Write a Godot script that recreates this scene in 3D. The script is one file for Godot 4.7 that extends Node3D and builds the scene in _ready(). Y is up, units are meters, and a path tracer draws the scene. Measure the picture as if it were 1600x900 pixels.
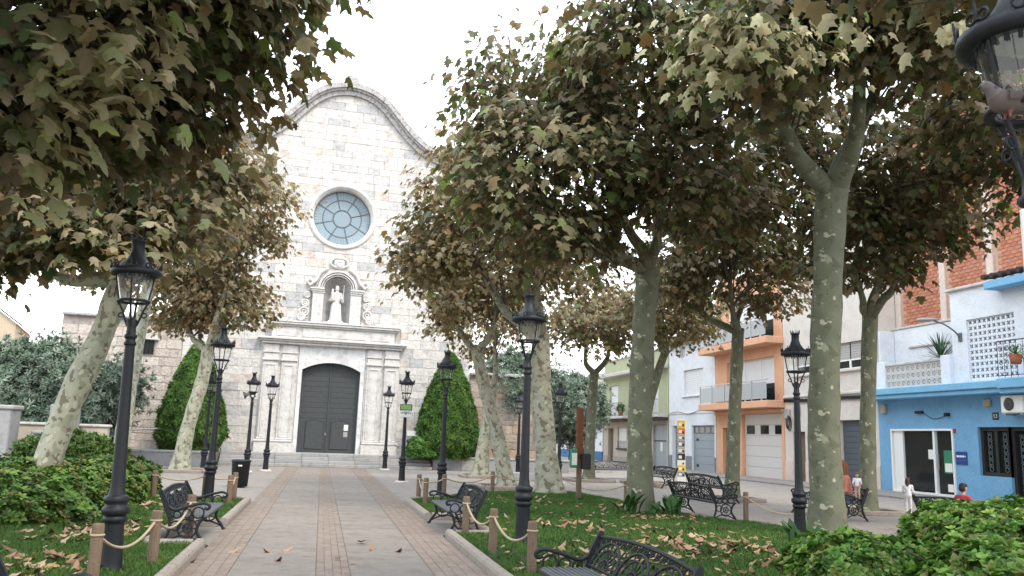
extends Node3D
# A church square: a paved walk between lawns, plane trees, cast iron lamps and benches, a stone church and a row of houses.

var rng := RandomNumberGenerator.new()
var taken := {}
var M := {}
var leaf_mesh: ArrayMesh
var leaf_mesh_b: ArrayMesh
var leaf_mats := []
var leaf_cols := []

func _ready():
	rng.seed = 7
	light_and_camera()
	make_materials()
	ground()
	church()
	houses()
	far_left()
	trees()
	planting()
	street_furniture()
	people()
	litter()

func light_and_camera():
	var cam := Camera3D.new()
	cam.name = "camera"
	add_child(cam)
	var yaw := deg_to_rad(12.35)
	var pitch := deg_to_rad(10.22)
	var roll := deg_to_rad(2.0)
	var fwd := Vector3(sin(yaw) * cos(pitch), sin(pitch), -cos(yaw) * cos(pitch))
	var right := Vector3(cos(yaw), 0, sin(yaw))
	var up := right.cross(fwd)
	cam.transform = Transform3D(Basis(right * cos(roll) + up * sin(roll), up * cos(roll) - right * sin(roll), -fwd), Vector3(0, 1.55, 0))
	cam.fov = rad_to_deg(2.0 * atan(450.0 / 1300.0))
	cam.near = 0.05
	cam.far = 2000.0
	cam.current = true
	var sky_m := ProceduralSkyMaterial.new()
	sky_m.sky_top_color = Color(0.90, 0.95, 1.0)
	sky_m.sky_horizon_color = Color(1.0, 0.99, 0.97)
	sky_m.sky_curve = 0.2
	sky_m.sky_energy_multiplier = 1.0
	sky_m.ground_bottom_color = Color(0.45, 0.43, 0.40)
	sky_m.ground_horizon_color = Color(0.80, 0.79, 0.77)
	sky_m.sun_angle_max = 1.0
	var env := Environment.new()
	env.background_mode = Environment.BG_SKY
	env.sky = Sky.new()
	env.sky.sky_material = sky_m
	env.tonemap_mode = Environment.TONE_MAPPER_LINEAR
	env.tonemap_exposure = 3.1
	env.sdfgi_enabled = true
	env.ssao_enabled = true
	env.ssil_enabled = true
	var we := WorldEnvironment.new()
	we.name = "world"
	we.environment = env
	add_child(we)
	var sun := DirectionalLight3D.new()
	sun.name = "sun"
	sun.light_energy = 0.32
	sun.light_angular_distance = 16.0
	sun.light_color = Color(1.0, 0.96, 0.9)
	sun.shadow_enabled = true
	add_child(sun)
	sun.look_at_from_position(Vector3(12, 30, 20), Vector3.ZERO)

# ---------------------------------------------------------------- naming
func numbered(n: String) -> String:
	if not taken.has(n):
		taken[n] = 0
		return n
	taken[n] += 1
	return "%s_%03d" % [n, taken[n]]

func tag(o: Node, label: String, category := "", group := "", kind := ""):
	if label: o.set_meta("label", label)
	if category: o.set_meta("category", category)
	if group: o.set_meta("group", group)
	if kind: o.set_meta("kind", kind)
	return o

func thing(called: String, label: String, category: String, at := Vector3.ZERO, turn := 0.0, group := "") -> Node3D:
	var o := Node3D.new()
	o.name = numbered(called)
	add_child(o)
	o.position = at
	o.rotation.y = turn
	tag(o, label, category, group)
	return o

func copy_of(src: Node3D, called: String, label: String, at: Vector3, turn := 0.0, group := "") -> Node3D:
	var o: Node3D = src.duplicate()
	o.name = numbered(called)
	add_child(o)
	o.position = at
	o.rotation = Vector3(0, turn, 0)
	o.set_meta("label", label)
	if group: o.set_meta("group", group)
	return o

# ---------------------------------------------------------------- shapes
func ST() -> SurfaceTool:
	var s := SurfaceTool.new()
	s.begin(Mesh.PRIMITIVE_TRIANGLES)
	s.set_smooth_group(-1)
	return s

func fin(s: SurfaceTool, m: Material, called: String, parent: Node = null) -> MeshInstance3D:
	s.generate_normals()
	return inst(s.commit(), m, called, parent)

func inst(mesh: Mesh, m: Material, called: String, parent: Node = null) -> MeshInstance3D:
	var o := MeshInstance3D.new()
	o.mesh = mesh
	o.material_override = m
	o.name = called if parent else numbered(called)
	(parent if parent else self).add_child(o, true)
	return o

func struct(s: SurfaceTool, m: Material, called: String, parent: Node = null) -> MeshInstance3D:
	var o := fin(s, m, called, parent)
	if parent == null:
		o.set_meta("kind", "structure")
	return o

func tri(s: SurfaceTool, a: Vector3, b: Vector3, c: Vector3):
	s.add_vertex(a); s.add_vertex(b); s.add_vertex(c)

# corners clockwise as seen from the front
func quad(s: SurfaceTool, a: Vector3, b: Vector3, c: Vector3, d: Vector3):
	s.add_vertex(a); s.add_vertex(b); s.add_vertex(c)
	s.add_vertex(a); s.add_vertex(c); s.add_vertex(d)

func box(s: SurfaceTool, c: Vector3, z: Vector3, b := Basis()):
	var h := z * 0.5
	var p := []
	for i in 8:
		p.append(c + b * Vector3(h.x if i & 1 else -h.x, h.y if i & 2 else -h.y, h.z if i & 4 else -h.z))
	quad(s, p[4], p[6], p[7], p[5])
	quad(s, p[1], p[3], p[2], p[0])
	quad(s, p[5], p[7], p[3], p[1])
	quad(s, p[0], p[2], p[6], p[4])
	quad(s, p[6], p[2], p[3], p[7])
	quad(s, p[0], p[4], p[5], p[1])

# box between two corners
func bx(s: SurfaceTool, x0: float, y0: float, z0: float, x1: float, y1: float, z1: float):
	box(s, Vector3(x0 + x1, y0 + y1, z0 + z1) * 0.5, Vector3(absf(x1 - x0), absf(y1 - y0), absf(z1 - z0)))

# chamfered box
func cbox(s: SurfaceTool, c: Vector3, z: Vector3, ch: float, b := Basis()):
	var h := z * 0.5
	var v := {}
	for i in 8:
		var g := Vector3(1.0 if i & 1 else -1.0, 1.0 if i & 2 else -1.0, 1.0 if i & 4 else -1.0)
		for k in 3:
			var q := h - Vector3.ONE * ch
			q[k] = h[k]
			v[i * 3 + k] = c + b * (q * g)
	for k in 3:
		var u := (k + 1) % 3
		var w := (k + 2) % 3
		for sgn in 2:
			var base := (1 << k) if sgn else 0
			var a: int = base
			var bb: int = base | (1 << u)
			var cc: int = base | (1 << u) | (1 << w)
			var d: int = base | (1 << w)
			if sgn: quad(s, v[a * 3 + k], v[d * 3 + k], v[cc * 3 + k], v[bb * 3 + k])
			else: quad(s, v[a * 3 + k], v[bb * 3 + k], v[cc * 3 + k], v[d * 3 + k])
		for su in 2:
			for sw in 2:
				var e0: int = (su << u) | (sw << w)
				var e1: int = e0 | (1 << k)
				if su == sw: quad(s, v[e0 * 3 + u], v[e0 * 3 + w], v[e1 * 3 + w], v[e1 * 3 + u])
				else: quad(s, v[e0 * 3 + w], v[e0 * 3 + u], v[e1 * 3 + u], v[e1 * 3 + w])
	for i in 8:
		var odd := ((i & 1) + ((i >> 1) & 1) + ((i >> 2) & 1)) % 2 == 1
		if odd: tri(s, v[i * 3], v[i * 3 + 2], v[i * 3 + 1])
		else: tri(s, v[i * 3], v[i * 3 + 1], v[i * 3 + 2])

func tube(s: SurfaceTool, pts: Array, rad, n := 8, cap := true, lumps: FastNoiseLite = null, amp := 0.0):
	var m := pts.size()
	var rings := []
	var side := Vector3.ZERO
	for i in m:
		var t: Vector3 = (pts[mini(i + 1, m - 1)] - pts[maxi(i - 1, 0)])
		t = t.normalized() if t.length() > 1e-7 else Vector3.UP
		if side == Vector3.ZERO:
			side = t.cross(Vector3.RIGHT if absf(t.x) < 0.8 else Vector3.UP).normalized()
		else:
			side = (side - t * side.dot(t)).normalized()
		var w := t.cross(side)
		var r: float = rad[i] if rad is Array else rad
		var ring := []
		for k in n:
			var a := TAU * k / n
			var rq := r
			var dir := side * cos(a) + w * sin(a)
			if lumps: rq *= 1.0 + amp * lumps.get_noise_3dv((pts[i] + dir * r) * Vector3(2.2, 1.2, 2.2)) + amp * 0.6 * lumps.get_noise_3dv((pts[i] + dir * r) * 6.0)
			ring.append(pts[i] + dir * rq)
		rings.append(ring)
	s.set_smooth_group(0)
	var run := 0.0
	for i in m - 1:
		var nxt: float = run + pts[i].distance_to(pts[i + 1]) * 0.6
		for k in n:
			var j := (k + 1) % n
			if lumps:      # bark wraps round the stem
				var q := [[k, i, run], [k + 1, i, run], [k + 1, i + 1, nxt], [k, i, run], [k + 1, i + 1, nxt], [k, i + 1, nxt]]
				for e in q:
					s.set_uv(Vector2(float(e[0]) / n * (1.0 if n > 12 else 0.5), e[2]))
					s.add_vertex(rings[e[1]][e[0] % n])
			else:
				quad(s, rings[i][k], rings[i][j], rings[i + 1][j], rings[i + 1][k])
		run = nxt
	s.set_smooth_group(-1)
	if cap:
		for k in range(1, n - 1):
			tri(s, rings[0][0], rings[0][k + 1], rings[0][k])
			tri(s, rings[m - 1][0], rings[m - 1][k], rings[m - 1][k + 1])

# profile of (radius, height) turned about the y axis
func lathe(s: SurfaceTool, prof: Array, n := 16, xf := Transform3D(), group := 0):
	s.set_smooth_group(group)
	for i in prof.size() - 1:
		var p: Vector2 = prof[i]
		var q: Vector2 = prof[i + 1]
		for k in n:
			var a := TAU * k / n
			var b := TAU * (k + 1) / n
			var p0 := xf * Vector3(p.x * cos(a), p.y, p.x * sin(a))
			var p1 := xf * Vector3(p.x * cos(b), p.y, p.x * sin(b))
			var q0 := xf * Vector3(q.x * cos(a), q.y, q.x * sin(a))
			var q1 := xf * Vector3(q.x * cos(b), q.y, q.x * sin(b))
			if p.x < 1e-5: tri(s, p0, q0, q1)
			elif q.x < 1e-5: tri(s, p0, q0, p1)
			else: quad(s, p0, q0, q1, p1)
	s.set_smooth_group(-1)

func ring(s: SurfaceTool, c: Vector3, r: float, t: float, axis := Vector3.UP, n := 16, m := 5, from := 0.0, to := TAU):
	var u := axis.cross(Vector3.RIGHT if absf(axis.x) < 0.8 else Vector3.UP).normalized()
	var w := axis.cross(u).normalized()
	var pts := []
	var full := to - from > TAU - 0.01
	for i in n + 1:
		var a := from + (to - from) * i / n
		pts.append(c + (u * cos(a) + w * sin(a)) * r)
	tube(s, pts, t, m, not full)

# flat outline given thickness along z
func extrude(s: SurfaceTool, poly: PackedVector2Array, z0: float, z1: float, xf := Transform3D(), back := true):
	var p := poly
	if not Geometry2D.is_polygon_clockwise(p):
		p = p.duplicate()
		p.reverse()
	var idx := Geometry2D.triangulate_polygon(p)
	for i in range(0, idx.size(), 3):
		var a := p[idx[i]]
		var b := p[idx[i + 1]]
		var c := p[idx[i + 2]]
		if (b - a).cross(c - a) > 0.0:
			var t := b
			b = c
			c = t
		tri(s, xf * Vector3(a.x, a.y, z1), xf * Vector3(b.x, b.y, z1), xf * Vector3(c.x, c.y, z1))
		if back:
			tri(s, xf * Vector3(a.x, a.y, z0), xf * Vector3(c.x, c.y, z0), xf * Vector3(b.x, b.y, z0))
	for i in p.size():
		var a := p[i]
		var b := p[(i + 1) % p.size()]
		quad(s, xf * Vector3(a.x, a.y, z0), xf * Vector3(b.x, b.y, z0), xf * Vector3(b.x, b.y, z1), xf * Vector3(a.x, a.y, z1))

func arc2(c: Vector2, rx: float, ry: float, a0: float, a1: float, n: int) -> PackedVector2Array:
	var p := PackedVector2Array()
	for i in n + 1:
		var a := lerpf(a0, a1, float(i) / n)
		p.append(c + Vector2(rx * cos(a), ry * sin(a)))
	return p

func rect2(x0: float, y0: float, x1: float, y1: float) -> PackedVector2Array:
	return PackedVector2Array([Vector2(x0, y0), Vector2(x1, y0), Vector2(x1, y1), Vector2(x0, y1)])

func curve(pts: Array, per := 6) -> Array:   # smooth line through points
	var out := []
	for i in pts.size() - 1:
		var p0 = pts[maxi(i - 1, 0)]
		var p1 = pts[i]
		var p2 = pts[i + 1]
		var p3 = pts[mini(i + 2, pts.size() - 1)]
		for k in per:
			var t := float(k) / per
			out.append(0.5 * ((2.0 * p1) + (p2 - p0) * t + (2.0 * p0 - 5.0 * p1 + 4.0 * p2 - p3) * t * t + (3.0 * p1 - p0 - 3.0 * p2 + p3) * t * t * t))
	out.append(pts[pts.size() - 1])
	return out

func many(mesh: Mesh, m: Material, xfs: Array, cols: Array, called: String, parent: Node = null) -> MultiMeshInstance3D:
	var mm := MultiMesh.new()
	mm.transform_format = MultiMesh.TRANSFORM_3D
	mm.use_colors = cols.size() > 0
	mm.mesh = mesh
	mm.instance_count = xfs.size()
	for i in xfs.size():
		mm.set_instance_transform(i, xfs[i])
		if cols.size(): mm.set_instance_color(i, cols[i])
	var o := MultiMeshInstance3D.new()
	o.multimesh = mm
	o.material_override = m
	o.name = called if parent else numbered(called)
	(parent if parent else self).add_child(o, true)
	o.set_meta("kind", "stuff")
	return o

# ---------------------------------------------------------------- bodies: a smooth union of tapered bones, meshed as surface nets
func bones_mesh(bones: Array, cell: float, k: float) -> ArrayMesh:
	var lo := Vector3.ONE * 1e9
	var hi := -lo
	for b in bones:
		var r: float = maxf(b[2], b[3]) + k + cell * 3
		lo = lo.min(b[0] - Vector3.ONE * r).min(b[1] - Vector3.ONE * r)
		hi = hi.max(b[0] + Vector3.ONE * r).max(b[1] + Vector3.ONE * r)
	var n := Vector3i(((hi - lo) / cell).ceil()) + Vector3i.ONE
	var f := PackedFloat32Array()
	f.resize(n.x * n.y * n.z)
	f.fill(1.0)
	var own := PackedByteArray()
	own.resize(f.size())
	var near := PackedFloat32Array()
	near.resize(f.size())
	near.fill(9.0)
	for bi in bones.size():
		var b: Array = bones[bi]
		var a: Vector3 = b[0]
		var ab: Vector3 = b[1] - b[0]
		var l2 := maxf(ab.length_squared(), 1e-9)
		var r: float = maxf(b[2], b[3]) + k + cell * 2
		var c0 := Vector3i(((a.min(b[1]) - Vector3.ONE * r - lo) / cell).floor()).clamp(Vector3i.ZERO, n - Vector3i.ONE)
		var c1 := Vector3i(((a.max(b[1]) + Vector3.ONE * r - lo) / cell).ceil()).clamp(Vector3i.ZERO, n - Vector3i.ONE)
		for z in range(c0.z, c1.z + 1):
			for y in range(c0.y, c1.y + 1):
				for x in range(c0.x, c1.x + 1):
					var p := lo + Vector3(x, y, z) * cell
					var t := clampf((p - a).dot(ab) / l2, 0.0, 1.0)
					var d: float = p.distance_to(a + ab * t) - lerpf(b[2], b[3], t)
					var i := x + n.x * (y + n.y * z)
					if d < near[i]:
						near[i] = d
						own[i] = bi
					var o := f[i]
					var h := maxf(k - absf(o - d), 0.0) / k
					f[i] = minf(o, d) - h * h * k * 0.25
	var at := {}
	var V := PackedVector3Array()
	var C := PackedColorArray()
	var N := PackedVector3Array()
	var step := [1, n.x, n.x * n.y]
	for z in n.z - 1:
		for y in n.y - 1:
			for x in n.x - 1:
				var i := x + n.x * (y + n.y * z)
				var s0 := f[i] < 0.0
				var mixed := false
				for q in range(1, 8):
					if (f[i + (q & 1) + (n.x if q & 2 else 0) + (step[2] if q & 4 else 0)] < 0.0) != s0:
						mixed = true
						break
				if not mixed: continue
				var sum := Vector3.ZERO
				var cnt := 0
				for q in 8:
					for ax in 3:
						if q & (1 << ax): continue
						var ia: int = i + (q & 1) + (n.x if q & 2 else 0) + (step[2] if q & 4 else 0)
						var fa := f[ia]
						var fb := f[ia + step[ax]]
						if (fa < 0.0) == (fb < 0.0): continue
						var pos := Vector3(q & 1, (q >> 1) & 1, (q >> 2) & 1)
						pos[ax] += fa / (fa - fb)
						sum += pos
						cnt += 1
				at[i] = V.size()
				V.append(lo + (Vector3(x, y, z) + sum / cnt) * cell)
				C.append(bones[own[i]][4])
				N.append(Vector3(f[i + 1] - f[i], f[i + n.x] - f[i], f[i + step[2]] - f[i]).normalized())
	var I := PackedInt32Array()
	for i in at.keys():
		var s0 := f[i] < 0.0
		for ax in 3:
			if (f[i + step[ax]] < 0.0) == s0: continue
			var u: int = step[(ax + 1) % 3]
			var w: int = step[(ax + 2) % 3]
			if not (at.has(i - u) and at.has(i - w) and at.has(i - u - w)): continue
			var q := [at[i], at[i - u], at[i - u - w], at[i - w]]
			if s0: I.append_array(PackedInt32Array([q[0], q[2], q[1], q[0], q[3], q[2]]))
			else: I.append_array(PackedInt32Array([q[0], q[1], q[2], q[0], q[2], q[3]]))
	var arr := []
	arr.resize(Mesh.ARRAY_MAX)
	arr[Mesh.ARRAY_VERTEX] = V
	arr[Mesh.ARRAY_NORMAL] = N
	arr[Mesh.ARRAY_COLOR] = C
	arr[Mesh.ARRAY_INDEX] = I
	var mesh := ArrayMesh.new()
	mesh.add_surface_from_arrays(Mesh.PRIMITIVE_TRIANGLES, arr)
	return mesh

# ---------------------------------------------------------------- materials
func nz(sd: int, freq: float, w := 256, oct := 4, type := FastNoiseLite.TYPE_SIMPLEX_SMOOTH) -> PackedByteArray:
	var f := FastNoiseLite.new()
	f.seed = sd
	f.noise_type = type
	f.frequency = freq
	f.fractal_octaves = oct
	return f.get_seamless_image(w, w).get_data()

# colour picture: two linear base colours mixed by a noise, then patches [noise, from, to, linear colour, strength]
func patchy(w: int, c0: Color, c1: Color, n0: PackedByteArray, layers := []) -> ImageTexture:
	var px := PackedByteArray()
	px.resize(w * w * 3)
	var lut := PackedByteArray()
	lut.resize(1025)
	for i in 1025:
		lut[i] = int(clampf(Color(i / 1024.0, 0, 0).linear_to_srgb().r * 255.0 + 0.5, 0, 255))
	for i in w * w:
		var c := c0.lerp(c1, n0[i] / 255.0)
		for l in layers:
			var k: float = smoothstep(l[1], l[2], l[0][i] / 255.0) * l[4]
			if k > 0.0: c = c.lerp(l[3], k)
		px[i * 3] = lut[int(clampf(c.r, 0, 1) * 1024.0)]
		px[i * 3 + 1] = lut[int(clampf(c.g, 0, 1) * 1024.0)]
		px[i * 3 + 2] = lut[int(clampf(c.b, 0, 1) * 1024.0)]
	return ImageTexture.create_from_image(Image.create_from_data(w, w, false, Image.FORMAT_RGB8, px))

func bump(sd: int, freq: float, strength: float, w := 256, oct := 4) -> ImageTexture:
	var f := FastNoiseLite.new()
	f.seed = sd
	f.frequency = freq
	f.fractal_octaves = oct
	var im := f.get_seamless_image(w, w)
	im.convert(Image.FORMAT_RGBA8)
	im.bump_map_to_normal_map(strength)
	return ImageTexture.create_from_image(im)

func L(r: float, g: float, b: float) -> Color:
	return Color(r, g, b).linear_to_srgb()

func mat(tint: Color, rough: float, tex: Texture2D = null, scale := 1.0, nrm: Texture2D = null, nscale := 1.0, world := false) -> StandardMaterial3D:
	var m := StandardMaterial3D.new()
	m.albedo_color = tint
	m.roughness = rough
	m.metallic_specular = 0.4
	if tex: m.albedo_texture = tex
	if nrm:
		m.normal_enabled = true
		m.normal_texture = nrm
		m.normal_scale = nscale
	if tex or nrm:
		m.uv1_triplanar = true
		m.uv1_world_triplanar = world
		m.uv1_scale = Vector3.ONE * scale
	return m

func foliage(rough := 0.55, back := Color(0.16, 0.15, 0.03)) -> StandardMaterial3D:
	var m := StandardMaterial3D.new()
	m.vertex_color_use_as_albedo = true
	m.roughness = rough
	m.metallic_specular = 0.35
	m.backlight_enabled = true
	m.backlight = back.linear_to_srgb()
	m.cull_mode = BaseMaterial3D.CULL_DISABLED
	return m

func make_materials():
	var n_fine := nz(1, 0.06)
	var n_mid := nz(2, 0.02)
	var n_big := nz(3, 0.008)
	var n_b2 := nz(4, 0.012)
	var n_b3 := nz(5, 0.03)
	var fine := bump(11, 0.08, 3.0)
	var rough := bump(12, 0.03, 5.0)
	M.fine = fine
	var stone_t := patchy(256, Color(0.80, 0.80, 0.80), Color(1, 1, 1), n_mid, [[n_b3, 0.62, 0.8, Color(0.70, 0.68, 0.66), 0.7], [n_b2, 0.7, 0.85, Color(0.62, 0.6, 0.58), 0.6]])
	M.stone = []
	for c in [[0.62, 0.59, 0.565], [0.57, 0.55, 0.54], [0.66, 0.63, 0.60], [0.54, 0.53, 0.53], [0.63, 0.55, 0.50], [0.49, 0.485, 0.49], [0.68, 0.65, 0.62]]:
		M.stone.append(mat(L(c[0], c[1], c[2]), 0.9, stone_t, 0.6, rough, 0.5))
	M.mortar = mat(L(0.52, 0.49, 0.46), 0.95, stone_t, 0.8, fine, 0.5)
	M.trim = mat(L(0.67, 0.65, 0.635), 0.85, stone_t, 0.5, rough, 0.35)
	M.coping = mat(L(0.47, 0.455, 0.45), 0.9, patchy(256, Color(0.75, 0.75, 0.75), Color(1, 1, 1), n_mid, [[n_b3, 0.55, 0.75, Color(0.45, 0.43, 0.42), 0.8]]), 0.7, rough, 0.5)
	M.marble = mat(L(0.74, 0.74, 0.75), 0.6, stone_t, 0.4)
	M.statue = mat(L(0.76, 0.74, 0.72), 0.8, stone_t, 1.5)
	M.rubble = []
	for c in [[0.42, 0.34, 0.28], [0.36, 0.29, 0.24], [0.47, 0.39, 0.33], [0.33, 0.28, 0.25], [0.44, 0.32, 0.25]]:
		M.rubble.append(mat(L(c[0], c[1], c[2]), 0.95, stone_t, 0.9, rough, 0.9))
	M.rubble_pale = []
	for c in [[0.60, 0.52, 0.47], [0.55, 0.47, 0.42], [0.64, 0.57, 0.52], [0.52, 0.46, 0.43]]:
		M.rubble_pale.append(mat(L(c[0], c[1], c[2]), 0.95, stone_t, 0.9, rough, 0.9))
	M.rubble_mortar = mat(L(0.42, 0.37, 0.33), 0.95, stone_t, 0.9, fine, 0.7)
	var gran_t := patchy(256, Color(0.8, 0.8, 0.8), Color(1, 1, 1), n_fine, [[n_b2, 0.6, 0.8, Color(0.7, 0.68, 0.66), 0.6]])
	M.granite = mat(L(0.34, 0.34, 0.35), 0.8, gran_t, 1.0, fine, 0.4)
	M.granite2 = mat(L(0.40, 0.39, 0.38), 0.8, gran_t, 1.0, fine, 0.4)
	M.granite3 = mat(L(0.30, 0.30, 0.31), 0.8, gran_t, 1.0, fine, 0.4)
	# paving
	var pave_t := patchy(512, Color(0.82, 0.81, 0.80), Color(1, 1, 1), nz(21, 0.03, 512), [[nz(22, 0.012, 512), 0.55, 0.8, Color(0.72, 0.70, 0.68), 0.7], [nz(23, 0.1, 512, 2), 0.75, 0.85, Color(0.6, 0.58, 0.56), 0.6]])
	M.plaza = mat(L(0.29, 0.262, 0.238), 0.85, pave_t, 0.23, fine, 0.5, true)
	M.slab = []
	for c in [[0.262, 0.228, 0.200], [0.247, 0.216, 0.190], [0.272, 0.236, 0.206], [0.254, 0.219, 0.190]]:
		M.slab.append(mat(L(c[0], c[1], c[2]), 0.8, pave_t, 0.31, fine, 0.5, true))
	M.paver = []
	for c in [[0.275, 0.217, 0.180], [0.262, 0.206, 0.170], [0.288, 0.228, 0.190], [0.268, 0.216, 0.183]]:
		M.paver.append(mat(L(c[0], c[1], c[2]), 0.85, pave_t, 0.43, fine, 0.5, true))
	M.joint = mat(L(0.185, 0.155, 0.132), 0.95, pave_t, 0.9, fine, 0.5, true)
	M.kerb = mat(L(0.33, 0.285, 0.25), 0.9, pave_t, 0.8, fine, 0.6, true)
	M.soil = mat(L(0.045, 0.06, 0.018), 0.95, patchy(256, Color(0.45, 0.5, 0.4), Color(1, 1, 1), n_mid, [[n_b3, 0.6, 0.75, Color(1.0, 0.7, 0.6), 0.6]]), 0.5, rough, 0.8, true)
	# bark
	var w := 512
	var bark_t := patchy(w, Color(0.125, 0.135, 0.088), Color(0.19, 0.20, 0.138), nz(31, 0.006, w, 4), [
		[nz(32, 0.008, w, 2), 0.58, 0.62, Color(0.165, 0.165, 0.12), 0.5],
		[nz(36, 0.011, w, 3), 0.71, 0.725, Color(0.105, 0.098, 0.064), 0.6],
		[nz(35, 0.03, w, 2), 0.86, 0.88, Color(0.07, 0.055, 0.04), 0.8],
		[nz(33, 0.009, w, 3), 0.79, 0.805, Color(0.30, 0.31, 0.22), 0.9],
		[nz(34, 0.012, w, 3), 0.82, 0.83, Color(0.44, 0.42, 0.32), 0.9]])
	M.bark = mat(Color.WHITE, 0.85, bark_t, 1.0, rough, 0.22)
	M.bark.uv1_triplanar = false
	var bark_p := patchy(w, Color(0.30, 0.30, 0.235), Color(0.40, 0.40, 0.31), nz(41, 0.012, w), [
		[nz(44, 0.009, w, 2), 0.60, 0.63, Color(0.24, 0.245, 0.185), 0.8],
		[nz(42, 0.013, w, 3), 0.71, 0.725, Color(0.13, 0.105, 0.075), 0.8],
		[nz(43, 0.010, w, 3), 0.73, 0.745, Color(0.46, 0.45, 0.35), 0.9]])
	M.bark_pale = mat(Color.WHITE, 0.85, bark_p, 1.0, rough, 0.22)
	M.bark_pale.uv1_triplanar = false
	M.branch = mat(L(0.13, 0.12, 0.09), 0.9, patchy(256, Color(0.7, 0.7, 0.7), Color(1, 1, 1), n_mid), 2.0)
	M.wood = mat(L(0.26, 0.185, 0.13), 0.9, wood_tex(), 1.6, fine, 0.8)
	M.redwood = mat(L(0.24, 0.085, 0.04), 0.7, wood_tex(), 1.2)
	M.rope = mat(L(0.52, 0.42, 0.29), 0.95, patchy(256, Color(0.6, 0.6, 0.6), Color(1, 1, 1), nz(51, 0.12)), 12.0)
	M.iron = mat(L(0.022, 0.025, 0.030), 0.5, patchy(256, Color(0.8, 0.8, 0.8), Color(1, 1, 1), n_mid, [[n_b3, 0.72, 0.85, Color(2.2, 2.1, 2.0), 0.5]]), 3.0, fine, 0.25)
	M.iron.metallic = 0.25
	M.seat_iron = mat(L(0.13, 0.14, 0.15), 0.5, patchy(256, Color(0.7, 0.7, 0.7), Color(1, 1, 1), n_fine), 4.0)
	M.zinc = mat(L(0.16, 0.17, 0.18), 0.5, patchy(256, Color(0.6, 0.6, 0.6), Color(1, 1, 1), n_mid), 3.0)
	M.glass = StandardMaterial3D.new()
	M.glass.albedo_color = Color(0.95, 0.97, 0.97, 0.03)
	M.glass.transparency = BaseMaterial3D.TRANSPARENCY_ALPHA
	M.glass.roughness = 0.02
	M.lens = mat(L(0.14, 0.16, 0.14), 0.3)
	M.dark_glass = mat(L(0.012, 0.018, 0.018), 0.06)
	M.dark_glass.metallic_specular = 0.4
	# leaves
	M.leaf = foliage(0.5, Color(0.75, 0.68, 0.42))
	M.hedge_leaf = foliage(0.45, Color(0.28, 0.38, 0.14))
	M.needle = foliage(0.7, Color(0.02, 0.05, 0.01))
	M.blade = foliage(0.6, Color(0.05, 0.10, 0.01))
	M.dry_leaf = foliage(0.8, Color(0.05, 0.03, 0.01))
	leaf_cols = [Color(0.19, 0.155, 0.095), Color(0.14, 0.122, 0.072), Color(0.26, 0.215, 0.145), Color(0.12, 0.132, 0.065), Color(0.225, 0.185, 0.12), Color(0.085, 0.12, 0.055), Color(0.31, 0.262, 0.185), Color(0.20, 0.27, 0.085), Color(0.19, 0.118, 0.055), Color(0.12, 0.10, 0.062)]  # the lime tone puts the look of backlit leaves into the colour
	for c in leaf_cols:
		var lm := StandardMaterial3D.new()
		lm.albedo_color = c.linear_to_srgb()
		lm.roughness = 0.5
		lm.metallic_specular = 0.35
		lm.backlight_enabled = true
		lm.backlight = Color(0.75, 0.68, 0.42).linear_to_srgb()
		lm.cull_mode = BaseMaterial3D.CULL_DISABLED
		leaf_mats.append(lm)
	leaf_mesh = plane_leaf(0.22, 0.25)
	leaf_mesh_b = plane_leaf(0.5, 0.45, 0.78)
	M.feather = StandardMaterial3D.new()
	M.feather.vertex_color_use_as_albedo = true
	M.feather.roughness = 0.9
	M.feather.normal_enabled = true
	M.feather.normal_texture = fine
	M.feather.normal_scale = 0.8
	M.feather.uv1_triplanar = true
	M.feather.uv1_scale = Vector3(18, 18, 7)
	# house paints
	var plaster_t := patchy(256, Color(0.90, 0.90, 0.90), Color(1, 1, 1), n_mid, [[n_b2, 0.66, 0.9, Color(0.84, 0.82, 0.79), 0.6], [n_big, 0.62, 0.95, Color(0.86, 0.84, 0.82), 0.6], [n_b3, 0.80, 0.86, Color(0.74, 0.71, 0.67), 0.45]])
	for e in [["white", 0.76, 0.78, 0.82], ["cream", 0.66, 0.60, 0.54], ["green", 0.42, 0.45, 0.29], ["beige", 0.47, 0.42, 0.34], ["orange", 0.72, 0.40, 0.25], ["blue", 0.18, 0.385, 0.60], ["ledge", 0.21, 0.46, 0.68], ["grey", 0.25, 0.25, 0.27], ["bluepaint", 0.06, 0.16, 0.34], ["ochre", 0.50, 0.42, 0.31], ["pink", 0.66, 0.55, 0.48]]:
		M[e[0]] = mat(L(e[1], e[2], e[3]), 0.9, plaster_t, 0.35, fine, 0.25)
	M.shutter = mat(L(0.72, 0.72, 0.72), 0.6)
	M.shutter_grey = mat(L(0.40, 0.38, 0.36), 0.6)
	M.garage_grey = mat(L(0.26, 0.30, 0.33), 0.5)
	M.slate = mat(L(0.085, 0.095, 0.11), 0.5)
	M.garage_white = mat(L(0.58, 0.56, 0.53), 0.5)
	M.door_grey = mat(L(0.066, 0.073, 0.075), 0.55, patchy(256, Color(0.8, 0.8, 0.8), Color(1, 1, 1), n_mid), 0.7)
	M.dark = mat(L(0.018, 0.018, 0.02), 0.6)
	M.dark_frame = mat(L(0.03, 0.026, 0.026), 0.45)
	M.white_paint = mat(L(0.78, 0.78, 0.76), 0.5)
	M.alu = mat(L(0.5, 0.5, 0.5), 0.35)
	M.alu.metallic = 0.6
	M.balcony_glass = mat(L(0.36, 0.37, 0.38), 0.25)
	M.rose_glass = mat(L(0.27, 0.34, 0.38), 0.3, patchy(256, Color(0.7, 0.75, 0.8), Color(1, 1, 1), n_fine), 1.5, rough, 0.4)
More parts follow.
